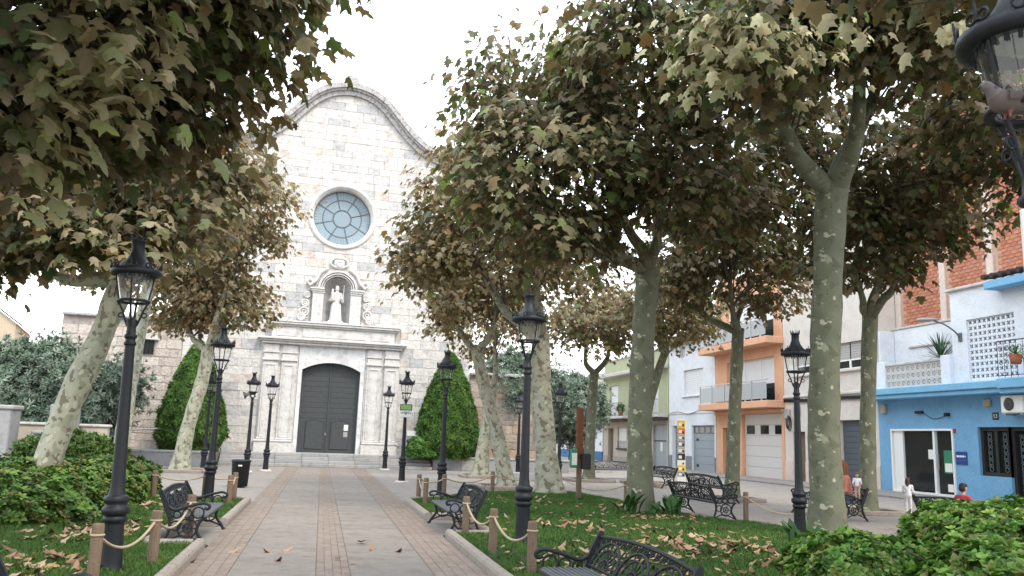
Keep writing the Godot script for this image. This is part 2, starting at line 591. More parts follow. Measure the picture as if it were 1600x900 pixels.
	M.rose_glass2 = mat(L(0.33, 0.41, 0.45), 0.3, patchy(256, Color(0.7, 0.75, 0.8), Color(1, 1, 1), n_fine), 1.5, rough, 0.4)
	M.lead = mat(L(0.12, 0.135, 0.145), 0.6)
	M.tile_roof = mat(L(0.42, 0.17, 0.09), 0.9, plaster_t, 1.0)
	M.dark_tile = mat(L(0.07, 0.05, 0.045), 0.9)
	M.brick = []
	for c in [[0.55, 0.22, 0.13], [0.50, 0.19, 0.115], [0.60, 0.26, 0.16], [0.53, 0.24, 0.16]]:
		M.brick.append(mat(L(c[0], c[1], c[2]), 0.9, stone_t, 1.5, fine, 0.6))
	M.brick_mortar = mat(L(0.56, 0.36, 0.27), 0.95, stone_t, 1.0)
	M.concrete = mat(L(0.62, 0.58, 0.54), 0.9, stone_t, 0.6)
	M.terracotta = mat(L(0.35, 0.12, 0.06), 0.9)
	M.paper = mat(L(0.75, 0.74, 0.70), 0.8)
	M.bin_plastic = mat(L(0.018, 0.02, 0.022), 0.5)
	M.green_plastic = mat(L(0.03, 0.20, 0.11), 0.5)
	M.lime = mat(L(0.25, 0.42, 0.12), 0.5)
	M.yellow = mat(L(0.72, 0.50, 0.06), 0.6)
	M.orange_print = mat(L(0.62, 0.20, 0.05), 0.6)
	M.navy = mat(L(0.02, 0.05, 0.22), 0.5)
	M.red_plastic = mat(L(0.4, 0.03, 0.03), 0.5)
	M.skin = StandardMaterial3D.new()
	M.skin.vertex_color_use_as_albedo = true
	M.skin.roughness = 0.75

func wood_tex() -> ImageTexture:
	var f := FastNoiseLite.new()
	f.seed = 61
	f.frequency = 0.02
	var w := 256
	var px := PackedByteArray()
	px.resize(w * w * 3)
	for y in w:
		for x in w:
			var v := f.get_noise_2d(x * 7.0, y * 0.45) * 0.5 + 0.5
			v = clampf(0.62 + 0.38 * v + 0.12 * f.get_noise_2d(x * 40.0, y * 2.0), 0, 1)
			for c in 3:
				px[(y * w + x) * 3 + c] = int(255 * v)
	return ImageTexture.create_from_image(Image.create_from_data(w, w, false, Image.FORMAT_RGB8, px))

# five-lobed leaf: base at the origin, tip along +y, upper face towards +z
func plane_leaf(fold: float, droop: float, wide := 1.0) -> ArrayMesh:
	var half := [Vector2(0.0, 0.02), Vector2(0.20, -0.07), Vector2(0.50, 0.08), Vector2(0.38, 0.20), Vector2(0.43, 0.33), Vector2(0.66, 0.50), Vector2(0.42, 0.50), Vector2(0.24, 0.56), Vector2(0.22, 0.76), Vector2(0.0, 1.0)]
	var s := ST()
	s.set_smooth_group(0)
	var bend := func(p: Vector2) -> Vector3:
		return Vector3(p.x * wide, p.y - 0.3 * droop * p.y * p.y, -absf(p.x) * fold - droop * p.y * p.y + 0.05 * sin(p.x * 14.0))
	var c: Vector3 = bend.call(Vector2(0, 0.36))
	for side in [1.0, -1.0]:
		for i in half.size() - 1:
			var a: Vector3 = bend.call(half[i] * Vector2(side, 1))
			var b: Vector3 = bend.call(half[i + 1] * Vector2(side, 1))
			if side > 0: tri(s, c, b, a)
			else: tri(s, c, a, b)
	s.generate_normals()
	return s.commit()

func small_leaf(n: int, width: float, seedy: int, spread := 0.6) -> ArrayMesh:   # a sprig of n pointed leaves
	var r := RandomNumberGenerator.new()
	r.seed = seedy
	var s := ST()
	for i in n:
		var a := TAU * i / n + r.randf() * 0.6
		var lift := r.randf_range(0.1, spread)
		var d := Vector3(cos(a) * cos(lift), sin(lift), sin(a) * cos(lift))
		var side := d.cross(Vector3.UP).normalized()
		var up := side.cross(d)
		var l := r.randf_range(0.75, 1.1)
		var p0 := d * 0.08
		var m0 := d * l * 0.5 + up * 0.06
		var tip := d * l - up * 0.12
		var w := side * width * l
		var q0 := d * l * 0.25 + up * 0.04
		var q1 := d * l * 0.78 - up * 0.01
		var lift2 := up * 0.05
		for sg in [1.0, -1.0]:
			var a0: Vector3 = q0 + w * 0.78 * sg + lift2
			var a1: Vector3 = m0 + w * sg + lift2
			var a2: Vector3 = q1 + w * 0.62 * sg + lift2 * 0.5
			tri(s, p0, a0, q0)
			quad(s, q0, a0, a1, m0)
			quad(s, m0, a1, a2, q1)
			tri(s, q1, a2, tip)
	s.generate_normals()
	return s.commit()

# ---------------------------------------------------------------- ground, walk, kerbs, lawns
const BAYS_R := [[-15.85, -13.15], [-7.95, -5.25]]
const BAYS_L := [[-14.35, -11.75], [-6.4, -3.8]]

func ground():
	var s := ST()
	quad(s, Vector3(-500, 0, -700), Vector3(500, 0, -700), Vector3(500, 0, 200), Vector3(-500, 0, 200))
	struct(s, M.plaza, "ground")
	# the walk
	s = ST()
	quad(s, Vector3(-1.36, 0.004, -37.9), Vector3(1.96, 0.004, -37.9), Vector3(1.96, 0.004, 2), Vector3(-1.36, 0.004, 2))
	var path := struct(s, M.joint, "path")
	var sl := ST()
	cbox(sl, Vector3.ZERO, Vector3(0.922, 0.03, 0.612), 0.006)
	sl.generate_normals()
	var slab := sl.commit()
	for side in [-0.415, 0.885]:
		for i in 64:
			var o := inst(slab, M.slab[rng.randi() % 4], "slab", path)
			o.position = Vector3(side, -0.001 + rng.randf() * 0.003, 1.6 - i * 0.62)
	var pv := ST()
	cbox(pv, Vector3.ZERO, Vector3(0.0895, 0.03, 0.196), 0.003)
	pv.generate_normals()
	var paver := pv.commit()
	var rest := []
	for k in 4: rest.append(ST())
	var cols := []
	for k in 4: cols.append(-1.36 + 0.06 + k * 0.12)
	for k in 4: cols.append(0.05 + 0.046 + k * 0.0925)
	for k in 5: cols.append(1.35 + 0.061 + k * 0.122)
	for ci in cols.size():
		var wide := 1.0 if ci >= 4 and ci < 8 else 1.3
		for i in 196:
			var z := 1.4 - i * 0.2 - (0.1 if ci % 2 else 0.0)
			var y := -0.003 + rng.randf() * 0.004
			if z < -8.7 and z > -13.1:
				var o := inst(paver, M.paver[rng.randi() % 4], "paver", path)
				o.position = Vector3(cols[ci], y, z)
				o.scale.x = wide
			else:
				box(rest[rng.randi() % 4], Vector3(cols[ci], y, z), Vector3(0.0895 * wide, 0.03, 0.196))
	for k in 4:
		var o := fin(rest[k], M.paver[k], "paver", path)
		o.set_meta("kind", "stuff")
	# kerbs, one rounded stone after another
	var kerb := Node3D.new()
	kerb.name = "kerb"
	kerb.set_meta("kind", "structure")
	add_child(kerb)
	kerb_side(kerb, 2.03, 1.0, BAYS_R, -19.6)
	kerb_side(kerb, -1.43, -1.0, BAYS_L, -18.95)
	kerb_run(kerb, Vector3(2.03, 0, -19.6), Vector3(2.85, 0, -20.4))
	kerb_run(kerb, Vector3(-1.43, 0, -18.95), Vector3(-3.4, 0, -19.0))
	# lawns
	lawn("lawn", PackedVector2Array([Vector2(2.05, -3.0), Vector2(2.05, -5.17), Vector2(2.69, -5.17), Vector2(2.69, -8.03), Vector2(2.05, -8.03), Vector2(2.05, -13.07), Vector2(2.69, -13.07), Vector2(2.69, -15.93), Vector2(2.05, -15.93), Vector2(2.05, -19.6), Vector2(2.9, -20.5), Vector2(4.2, -22.7), Vector2(5.4, -23.4), Vector2(7.1, -23.5), Vector2(7.5, -21.0), Vector2(7.45, -18.4), Vector2(7.75, -16.4), Vector2(8.4, -15.4), Vector2(8.7, -14.0), Vector2(10.0, -12.9), Vector2(14.0, -12.2), Vector2(16, -3)]), 17000, 5)
	lawn("lawn_left", PackedVector2Array([Vector2(-1.45, -3.0), Vector2(-1.45, -3.72), Vector2(-2.09, -3.72), Vector2(-2.09, -6.48), Vector2(-1.45, -6.48), Vector2(-1.45, -11.67), Vector2(-2.09, -11.67), Vector2(-2.09, -14.43), Vector2(-1.45, -14.43), Vector2(-1.45, -18.93), Vector2(-3.4, -18.98), Vector2(-4.2, -20.6), Vector2(-9, -21.5), Vector2(-15, -21), Vector2(-15, -3)]), 9000, 6)
	# stone frames of the tree pits on the square
	for p in [[5.62, -26.03, 0.75], [6.19, -32.67, 0.75], [10.27, -31.71, 0.8], [12.17, -30.37, 0.8], [-4.69, -31.52, 0.85], [11.65, -22.66, 0.7], [13.52, -19.06, 0.7]]:
		var pit := Node3D.new()
		pit.name = numbered("tree_pit")
		pit.set_meta("kind", "structure")
		add_child(pit)
		pit.position = Vector3(p[0], 0, p[1])
		var e := ST()
		quad(e, Vector3(-p[2], 0.006, -p[2]), Vector3(p[2], 0.006, -p[2]), Vector3(p[2], 0.006, p[2]), Vector3(-p[2], 0.006, p[2]))
		fin(e, M.joint, "earth", pit)
		for k in 4:
			var f := ST()
			cbox(f, Vector3(0, 0.05, p[2]), Vector3(p[2] * 2 - 0.14, 0.12, 0.13), 0.02)
			fin(f, M.kerb, "kerb_stone", pit).rotation.y = PI * 0.5 * k

func kerb_side(parent: Node, x: float, out: float, bays: Array, far: float):
	var z := far
	var inner := x + out * 0.65
	for b in bays:
		kerb_run(parent, Vector3(x, 0, z), Vector3(x, 0, b[0]))
		kerb_run(parent, Vector3(x + out * 0.07, 0, b[0] - 0.07), Vector3(inner, 0, b[0] - 0.07))
		kerb_run(parent, Vector3(inner, 0, b[0]), Vector3(inner, 0, b[1]))
		kerb_run(parent, Vector3(x + out * 0.07, 0, b[1] + 0.07), Vector3(inner, 0, b[1] + 0.07))
		z = b[1]
	kerb_run(parent, Vector3(x, 0, z), Vector3(x, 0, 1.5))

func kerb_run(parent: Node, a: Vector3, b: Vector3):
	var l := a.distance_to(b)
	var n := maxi(1, int(round(l / 1.0)))
	var dir := (b - a).normalized()
	var bas := Basis(dir.cross(Vector3.UP), Vector3.UP, -dir)
	for i in n:
		var s := ST()
		var len := l / n - 0.012
		var prof := PackedVector2Array([Vector2(-0.07, -0.02), Vector2(-0.07, 0.085), Vector2(-0.055, 0.118), Vector2(-0.025, 0.135), Vector2(0.025, 0.135), Vector2(0.055, 0.118), Vector2(0.07, 0.085), Vector2(0.07, -0.02)])
		extrude(s, prof, -len * 0.5, len * 0.5)
		var o := fin(s, M.kerb, "kerb_stone", parent)
		o.transform = Transform3D(bas, a + dir * (l * (i + 0.5) / n) + Vector3(0, rng.randf() * 0.006, 0))

func lawn(called: String, poly: PackedVector2Array, n: int, sd: int):
	var s := ST()
	extrude(s, poly, 0.0, 0.085, Transform3D(Basis(Vector3.RIGHT, Vector3(0, 0, 1), Vector3.UP), Vector3.ZERO), false)
	struct(s, M.soil, called)
	var g := ST()
	var r := RandomNumberGenerator.new()
	r.seed = sd
	for i in 11:
		var a := r.randf() * TAU
		var p := Vector3(r.randf_range(-0.05, 0.05), 0, r.randf_range(-0.05, 0.05))
		var h := r.randf_range(0.022, 0.05)
		var side := Vector3(cos(a), 0, sin(a)) * 0.0035
		var lean := Vector3(r.randf_range(-1, 1), 0, r.randf_range(-1, 1)) * 0.03
		tri(g, p - side, p + lean * 0.4 + Vector3(0, h * 0.6, 0) - side, p + side)
		tri(g, p + side, p + lean * 0.4 + Vector3(0, h * 0.6, 0) - side, p + lean + Vector3(0, h, 0))
	g.generate_normals()
	var xs := []
	var cs := []
	var lo := Vector2(1e9, 1e9)
	var hi := -lo
	for q in poly:
		lo = lo.min(q)
		hi = hi.max(q)
	lo.x = maxf(lo.x, -7.0)
	hi.x = minf(hi.x, 11.0)
	var pat := FastNoiseLite.new()
	pat.seed = sd
	pat.frequency = 0.5
	while xs.size() < n * 2:
		var q := Vector2(r.randf_range(lo.x, hi.x), r.randf_range(lo.y, hi.y))
		if not Geometry2D.is_point_in_polygon(q, poly): continue
		var v := pat.get_noise_2d(q.x, q.y)
		if v < -0.35 and r.randf() < 0.6: continue
		xs.append(Transform3D(Basis(Vector3.UP, r.randf() * TAU).scaled(Vector3.ONE * r.randf_range(0.8, 1.35)), Vector3(q.x, 0.083, q.y)))
		var c := Color(0.045, 0.115, 0.022).lerp(Color(0.10, 0.175, 0.035), clampf(0.5 + v + r.randf_range(-0.3, 0.3), 0, 1))
		cs.append(c)
	var o := many(g.commit(), M.blade, xs, cs, "grass")
	tag(o, "short green grass of the lawn %s the paved walk" % ("right of" if sd == 5 else "left of"), "grass")

# ---------------------------------------------------------------- church
func gable_y(u: float) -> float:
	var p := [Vector2(0, 19.0), Vector2(0.9, 18.85), Vector2(1.5, 18.58), Vector2(2.1, 18.12), Vector2(2.7, 17.45), Vector2(3.3, 16.8), Vector2(4.05, 16.2), Vector2(5, 15.8), Vector2(6, 15.6), Vector2(7.2, 15.55)]
	u = absf(u)
	for i in p.size() - 1:
		if u <= p[i + 1].x:
			var t: float = (u - p[i].x) / (p[i + 1].x - p[i].x)
			var a: Vector2 = p[maxi(i - 1, 0)]
			var m0: float = (p[i + 1].y - a.y) / (p[i + 1].x - a.x) if i > 0 else 0.0
			var e: Vector2 = p[mini(i + 2, p.size() - 1)]
			var m1: float = (e.y - p[i].y) / (e.x - p[i].x)
			var h: float = p[i + 1].x - p[i].x
			return (2 * t * t * t - 3 * t * t + 1) * p[i].y + (t * t * t - 2 * t * t + t) * h * m0 + (-2 * t * t * t + 3 * t * t) * p[i + 1].y + (t * t * t - t * t) * h * m1
	return 15.55

func church():
	# steps and the terrace in front
	var steps := Node3D.new()
	steps.name = "steps"
	steps.set_meta("kind", "structure")
	add_child(steps)
	steps.position = Vector3(0.25, 0, -40.98)
	steps.rotation.y = deg_to_rad(3.0)
	for k in 4:
		for i in 8:
			var s := ST()
			var x0 := -4.6 + i * 1.15
			cbox(s, Vector3(x0 + 0.57, 0.07 + 0.14 * k, 1.2 + (2.95 - 1.2 - 0.36 * k) * 0.5), Vector3(1.142, 0.137, 2.95 - 1.2 - 0.36 * k), 0.012)
			fin(s, M.granite2 if (i + k) % 3 else M.granite, "step_stone", steps)
	var s := ST()
	bx(s, -13, 0.0, -0.3, 14, 0.55, 1.45)
	struct(s, M.granite2, "terrace", steps)
	# low walls left and right of the steps
	for w in [[-13.0, -4.65, 4.6, 0.62, "granite terrace wall with a flat cap left of the church steps"], [4.65, 11.2, 2.6, 0.66, "granite terrace wall with a flat cap right of the church steps"]]:
		var t := thing("terrace_wall", w[4], "wall", Vector3(0.25, 0, -40.98), deg_to_rad(3.0))
		var n := int((w[1] - w[0]) / 1.3)
		for i in n:
			var u0: float = lerpf(w[0], w[1], float(i) / n)
			var u1: float = lerpf(w[0], w[1], float(i + 1) / n)
			var b := ST()
			cbox(b, Vector3((u0 + u1) * 0.5, 0.26, w[2]), Vector3(u1 - u0 - 0.01, 0.52, 0.3), 0.01)
			fin(b, [M.granite, M.granite2, M.granite3][rng.randi() % 3], "block", t)
			b = ST()
			cbox(b, Vector3((u0 + u1) * 0.5, 0.565, w[2]), Vector3(u1 - u0 - 0.008, 0.09, 0.38), 0.015)
			fin(b, M.granite2, "cap_stone", t)
		b_fill(t, w[0], w[1], w[2])
	var c := thing("church", "tall pale stone church front with curved gable, round window and grey door", "church", Vector3(0.25, 0, -40.98), deg_to_rad(3.0))
	var gable := PackedVector2Array([Vector2(-6.8, 0.3), Vector2(6.8, 0.3)])
	for i in 69:
		var u := 6.8 - 13.6 * i / 68.0
		gable.append(Vector2(u, gable_y(u) - 0.45))
	var rose := arc2(Vector2(0, 12.05), 1.42, 1.42, 0, TAU * 31.0 / 32.0, 31)
	var door := PackedVector2Array([Vector2(-1.37, 0.2), Vector2(1.37, 0.2)])
	door.append_array(arc2(Vector2(0, 2.12), 2.68, 2.68, atan2(2.30, 1.37), PI - atan2(2.30, 1.37), 14))
	var niche := PackedVector2Array([Vector2(-0.62, 6.78), Vector2(0.62, 6.78)])
	niche.append_array(arc2(Vector2(0, 8.36), 0.62, 0.62, 0, PI, 16))
	for side in [rect2(-8, 0, 0, 22), rect2(0, 0, 8, 22)]:
		var polys: Array = Geometry2D.intersect_polygons(gable, side)
		for hole in [rose, door, niche]:
			var nxt := []
			for p in polys:
				nxt.append_array(Geometry2D.clip_polygons(p, hole))
			polys = nxt
		for p in polys:
			var b := ST()
			extrude(b, p, -0.9, -0.025)
			fin(b, M.mortar, "wall", c)
	# coursed stones
	var keep_out := [arc2(Vector2(0, 12.05), 1.6, 1.6, 0, TAU * 31.0 / 32.0, 31), rect2(-3.22, 0.0, 3.22, 6.62)]
	var fr := PackedVector2Array([Vector2(-1.25, 6.3), Vector2(1.25, 6.3), Vector2(1.25, 8.7)])
	fr.append_array(arc2(Vector2(0, 8.36), 0.98, 0.98, 0.2, PI - 0.2, 12))
	fr.append(Vector2(-1.25, 8.7))
	keep_out.append(fr)
	var r := RandomNumberGenerator.new()
	r.seed = 77
	var rest := []
	for k in M.stone.size(): rest.append(ST())
	var cnt := 0
	var y := 0.55
	while y < 18.6:
		var h := r.randf_range(0.33, 0.5)
		var u := -6.8 - r.randf() * 0.5
		while u < 6.8:
			var l := r.randf_range(0.45, 1.25)
			var pol := rect2(maxf(u, -6.8) + 0.006, y + 0.006, minf(u + l, 6.8) - 0.006, y + h - 0.006)
			u += l
			if pol[1].x - pol[0].x < 0.08: continue
			var parts: Array = Geometry2D.intersect_polygons(pol, gable)
			for k in keep_out:
				var nxt := []
				for p in parts:
					nxt.append_array(Geometry2D.clip_polygons(p, k))
				parts = nxt
			for p in parts:
				var cx: Vector2 = (p[0] + p[int(p.size() / 2.0)]) * 0.5
				var tone: int = r.randi() % int(M.stone.size())
				if r.randf() < 0.5: tone = [0, 2, 6][r.randi() % 3]
				var z := r.randf_range(0.0, 0.022)
				if absf(cx.x) < 3.9 and cx.y > 8.6 and cx.y < 18.5 and cnt < 300:
					cnt += 1
					var b := ST()
					extrude(b, p, -0.03, z, Transform3D(), false)
					fin(b, M.stone[tone], "stone", c)
				else:
					extrude(rest[tone], p, -0.03, z, Transform3D(), false)
		y += h
	for k in rest.size():
		var o := fin(rest[k], M.stone[k], "stone", c)
		o.set_meta("kind", "stuff")
	# coping of the gable, stone by stone
	var prev := -7.05
	for i in 24:
		var u0 := -7.05 + 14.1 * i / 24.0
		var u1 := -7.05 + 14.1 * (i + 1) / 24.0 - 0.012
		var b := ST()
		for q in 3:
			var a0 := lerpf(u0, u1, q / 3.0)
			var a1 := lerpf(u0, u1, (q + 1) / 3.0)
			for lay in [[0.0, -0.26, 0.42], [-0.26, -0.36, 0.30], [-0.36, -0.58, 0.18]]:
				var P := []
				for a in [a0, a1]:
					var d := Vector2(0.04, gable_y(a + 0.02) - gable_y(a - 0.02)).normalized()
					var nn := Vector2(-d.y, d.x)
					for off in [lay[0], lay[1]]:
						var e: Vector2 = Vector2(a, gable_y(a)) + nn * off
						P.append(Vector3(e.x, e.y, lay[2]))
				var zb := Vector3(0, 0, -lay[2] - 0.9)
				quad(b, P[0], P[2], P[3], P[1])
				quad(b, P[0] + zb, P[2] + zb, P[2], P[0])
				quad(b, P[1], P[3], P[3] + zb, P[1] + zb)
				if q == 0: quad(b, P[0], P[1], P[1] + zb, P[0] + zb)
				if q == 2: quad(b, P[2], P[2] + zb, P[3] + zb, P[3])
		fin(b, M.coping, "coping_stone", c)
	s = ST()
	cbox(s, Vector3(0, 19.18, -0.3), Vector3(0.75, 0.5, 0.8), 0.06)
	cbox(s, Vector3(0, 19.5, -0.3), Vector3(0.5, 0.2, 0.5), 0.05)
	lathe(s, [Vector2(0.03, 19.6), Vector2(0.03, 20.0), Vector2(0, 20.0)], 6, Transform3D(Basis(), Vector3(0, 0, -0.3)))
	fin(s, M.coping, "finial", c)
	# nave behind
	s = ST()
	bx(s, -6.6, 0.3, -34, 6.6, 13.5, -0.91)
	fin(s, M.rubble_mortar, "nave", c)
	s = ST()
	extrude(s, PackedVector2Array([Vector2(-6.9, 13.4), Vector2(6.9, 13.4), Vector2(0, 15.6)]), -34, -0.92)
	fin(s, M.tile_roof, "roof", c)
	rose_window(c)
	portal(c, door)
	niche_part(c)
	# lower side buildings in rubble
	annex(-11.9, -6.81, 6.3, "low rubble stone side building left of the church front", 3)
	annex(6.81, 10.6, 4.6, "low rubble stone side building right of the church front", 4)

func b_fill(t: Node3D, u0: float, u1: float, z: float):
	var b := ST()
	bx(b, u0, 0.0, 1.46, u1, 0.5, z - 0.151)
	fin(b, M.joint, "bed", t)

func annex(u0: float, u1: float, h: float, label: String, sd: int):
	var t := thing("side_chapel", label, "building", Vector3(0.25, 0, -40.98), deg_to_rad(3.0))
	var s := ST()
	bx(s, u0, 0.3, -9, u1, h, -0.012)
	fin(s, M.rubble_pale[1] if u0 < 0 else M.rubble_mortar, "wall", t)
	var r := RandomNumberGenerator.new()
	r.seed = sd
	var y := 0.55
	while y < h - 0.1:
		var hh := minf(r.randf_range(0.22, 0.45), h - y)
		var u := u0
		while u < u1 - 0.05:
			var l := minf(r.randf_range(0.3, 0.9), u1 - u)
			var j := func() -> float: return r.randf_range(0.004, 0.03)
			var p := PackedVector2Array([Vector2(u + j.call(), y + j.call()), Vector2(u + l - j.call(), y + j.call()), Vector2(u + l - j.call(), y + hh - j.call()), Vector2(u + l * 0.5, y + hh - 0.01), Vector2(u + j.call(), y + hh - j.call())])
			var b := ST()
			extrude(b, p, -0.05, r.randf_range(0.0, 0.03), Transform3D(), false)
			var tones: Array = M.rubble_pale if u0 < 0 else M.rubble
			fin(b, tones[r.randi() % tones.size()], "stone", t)
			u += l
		y += hh
	s = ST()
	cbox(s, Vector3((u0 + u1) * 0.5, h + 0.06, -4.4), Vector3(u1 - u0, 0.14, 9.3), 0.03)
	fin(s, M.coping, "roof", t)
	if u0 < 0:
		s = ST()
		bx(s, -8.75, 4.75, 0.05, -8.0, 5.35, 0.09)
		var w := fin(s, M.dark, "window", t)
		for k in 5:
			s = ST()
			tube(s, [Vector3(-8.7 + k * 0.16, 4.75, 0.12), Vector3(-8.7 + k * 0.16, 5.45, 0.12)], 0.018, 5)
			fin(s, M.iron, "bar", w)
		s = ST()
		extrude(s, PackedVector2Array([Vector2(-8.95, 5.4), Vector2(-7.8, 5.4), Vector2(-7.9, 5.6), Vector2(-8.35, 5.72), Vector2(-8.85, 5.6)]), 0.05, 0.22)
		fin(s, M.trim, "lintel", w)

func rose_window(c: Node3D):
	var turn := Transform3D(Basis(Vector3.RIGHT, PI * 0.5), Vector3(0, 12.05, 0))
	var s := ST()
	lathe(s, [Vector2(1.40, -0.5), Vector2(1.40, -0.06), Vector2(1.45, 0.03), Vector2(1.49, 0.05), Vector2(1.50, 0.10), Vector2(1.60, 0.12), Vector2(1.66, 0.06), Vector2(1.67, -0.02)], 48, turn)
	var w := fin(s, M.trim, "round_window", c)
	var panes := [[0.0, 0.44, 0.0, TAU]]
	for k in 8:
		var a := TAU * k / 8.0 + 0.28
		panes.append([0.44, 0.95, a, a + TAU / 8.0])
		panes.append([0.95, 1.41, a, a + TAU / 8.0])
	for p in panes:
		var pol := arc2(Vector2(0, 12.05), p[1], p[1], p[2], p[3] if p[0] > 0 else TAU * 23.0 / 24.0, 8 if p[0] > 0 else 23)
		if p[0] > 0:
			var inner := arc2(Vector2(0, 12.05), p[0], p[0], p[3], p[2], 8)
			pol.append_array(inner)
		s = ST()
		extrude(s, pol, -0.42, -0.40 + rng.randf() * 0.004)
		var g := fin(s, M.rose_glass2 if p[0] > 0.5 else M.rose_glass, "pane", w)
		if p[0] > 0.9: g.material_override = M.rose_glass if rng.randf() < 0.5 else M.rose_glass2
	for rr in [[0.44, 0.03], [0.95, 0.022], [1.40, 0.04]]:
		s = ST()
		ring(s, Vector3(0, 12.05, -0.39), rr[0], rr[1], Vector3(0, 0, 1), 40, 6)
		fin(s, M.lead, "tracery_ring", w)
	for k in 8:
		var a := TAU * k / 8.0 + 0.28
		var d := Vector3(cos(a), sin(a), 0)
		s = ST()
		tube(s, [Vector3(0, 12.05, -0.39) + d * 0.44, Vector3(0, 12.05, -0.39) + d * 1.41], 0.024, 5)
		fin(s, M.lead, "tracery_bar", w)
	# thin lead lines of the outer lights
	s = ST()
	for k in 56:
		var a := TAU * k / 56.0
		var d := Vector3(cos(a), sin(a), 0)
		tube(s, [Vector3(0, 12.05, -0.397) + d * 0.96, Vector3(0, 12.05, -0.397) + d * 1.39], 0.006, 4, false)
	fin(s, M.lead, "lead_lines", w)

func panel(parent: Node, m: Material, called: String, u0: float, y0: float, u1: float, y1: float, z0: float, z1: float, ch := 0.015) -> MeshInstance3D:
	var s := ST()
	cbox(s, Vector3((u0 + u1) * 0.5, (y0 + y1) * 0.5, (z0 + z1) * 0.5), Vector3(u1 - u0, y1 - y0, z1 - z0), ch)
	return fin(s, m, called, parent)

func portal(c: Node3D, door: PackedVector2Array):
	# white marble surround
	for p in Geometry2D.clip_polygons(rect2(-1.56, 0.5, 1.56, 5.58), door):
		var s := ST()
		extrude(s, p, -0.35, 0.09)
		fin(s, M.marble, "door_surround", c)
	for sd in [-1.0, 1.0]:
		var a0: float = 1.57
		panel(c, M.trim, "plinth", minf(sd * a0, sd * 3.3), 0.52, maxf(sd * a0, sd * 3.3), 1.0, -0.02, 0.34)
		panel(c, M.trim, "plinth_cap", minf(sd * (a0 + 0.02), sd * 3.34), 1.0, maxf(sd * (a0 + 0.02), sd * 3.34), 1.1, -0.02, 0.38, 0.03)
		panel(c, M.trim, "pier", minf(sd * (a0 + 0.01), sd * 3.24), 1.1, maxf(sd * (a0 + 0.01), sd * 3.24), 5.56, -0.02, 0.10)
		for pl in [[1.66, 2.34, 0.2], [2.5, 3.18, 0.24]]:
			var pil := panel(c, M.trim, "pilaster", minf(sd * pl[0], sd * pl[1]), 1.1, maxf(sd * pl[0], sd * pl[1]), 4.75, 0.0, pl[2])
			var m: float = sd * (pl[0] + pl[1]) * 0.5
			for q in [[m - 0.25, 1.2, m - 0.2, 4.6], [m + 0.2, 1.2, m + 0.25, 4.6], [m - 0.2, 1.2, m + 0.2, 1.26], [m - 0.2, 4.54, m + 0.2, 4.6]]:
				panel(pil, M.trim, "moulding", q[0], q[1], q[2], q[3], pl[2] - 0.01, pl[2] + 0.035, 0.01)
			var pb := panel(pil, M.trim, "base", minf(sd * (pl[0] - 0.04), sd * (pl[1] + 0.04)), 1.1, maxf(sd * (pl[0] - 0.04), sd * (pl[1] + 0.04)), 1.19, 0.0, pl[2] + 0.06, 0.03)
			panel(c, M.trim, "capital", minf(sd * (pl[0] - 0.05), sd * (pl[1] + 0.05)), 4.75, maxf(sd * (pl[0] - 0.05), sd * (pl[1] + 0.05)), 4.87, 0.0, pl[2] + 0.08, 0.03)
			panel(c, M.trim, "capital_block", minf(sd * pl[0], sd * pl[1]), 4.87, maxf(sd * pl[0], sd * pl[1]), 5.12, 0.0, pl[2], 0.02)
			panel(c, M.trim, "capital", minf(sd * (pl[0] - 0.03), sd * (pl[1] + 0.03)), 5.12, maxf(sd * (pl[0] - 0.03), sd * (pl[1] + 0.03)), 5.2, 0.0, pl[2] + 0.05, 0.02)
			panel(c, M.trim, "frieze_block", minf(sd * pl[0], sd * pl[1]), 5.2, maxf(sd * pl[0], sd * pl[1]), 5.54, 0.0, pl[2] - 0.02, 0.02)
	# entablature
	for e in [[3.3, 5.56, 5.68, 0.34], [3.42, 5.68, 5.76, 0.44], [3.52, 5.76, 5.86, 0.52], [2.9, 5.86, 6.42, 0.22], [3.0, 6.42, 6.5, 0.32], [3.1, 6.5, 6.6, 0.42], [3.16, 6.6, 6.68, 0.46]]:
		panel(c, M.trim, "cornice" if e[0] > 2.95 else "frieze", -e[0], e[1], e[0], e[2], -0.02, e[3], 0.025)
	for q in [[-2.7, -1.75], [-1.5, 1.5], [1.75, 2.7]]:
		panel(c, M.trim, "frieze_panel", q[0], 5.95, q[1], 6.34, 0.2, 0.255, 0.02)
	# the two leaves of the door
	for sd in [-1.0, 1.0]:
		var leafp: Array = Geometry2D.intersect_polygons(door, rect2(0.006, 0.56, 1.6, 5.2) if sd > 0 else rect2(-1.6, 0.56, -0.006, 5.2))
		var s := ST()
		extrude(s, leafp[0], -0.34, -0.26)
		var d := fin(s, M.door_grey, "door_leaf", c)
		for k in 9:
			var y0 := 2.28 + k * 0.25
			var half := 1.36 if y0 < 4.2 else 1.0
			s = ST()
			cbox(s, Vector3(sd * (half * 0.5 + 0.02), y0, -0.258), Vector3(half - 0.06, 0.236, 0.016), 0.006)
			fin(s, M.door_grey, "plank", d)
		var lo := PackedVector2Array([Vector2(0.16, 0.75), Vector2(1.0, 0.75), Vector2(1.0, 2.0), Vector2(0.85, 2.03), Vector2(0.72, 2.09), Vector2(0.58, 2.11), Vector2(0.44, 2.09), Vector2(0.31, 2.03), Vector2(0.16, 2.0)])
		for i in lo.size(): lo[i].x *= sd
		s = ST()
		extrude(s, lo, -0.27, -0.235)
		var pn := fin(s, M.door_grey, "door_panel", d)
		s = ST()
		var rim := []
		for q in lo: rim.append(Vector3(q.x, q.y, -0.235))
		rim.append(rim[0])
		tube(s, rim, 0.022, 5, false)
		fin(s, M.door_grey, "panel_moulding", pn)
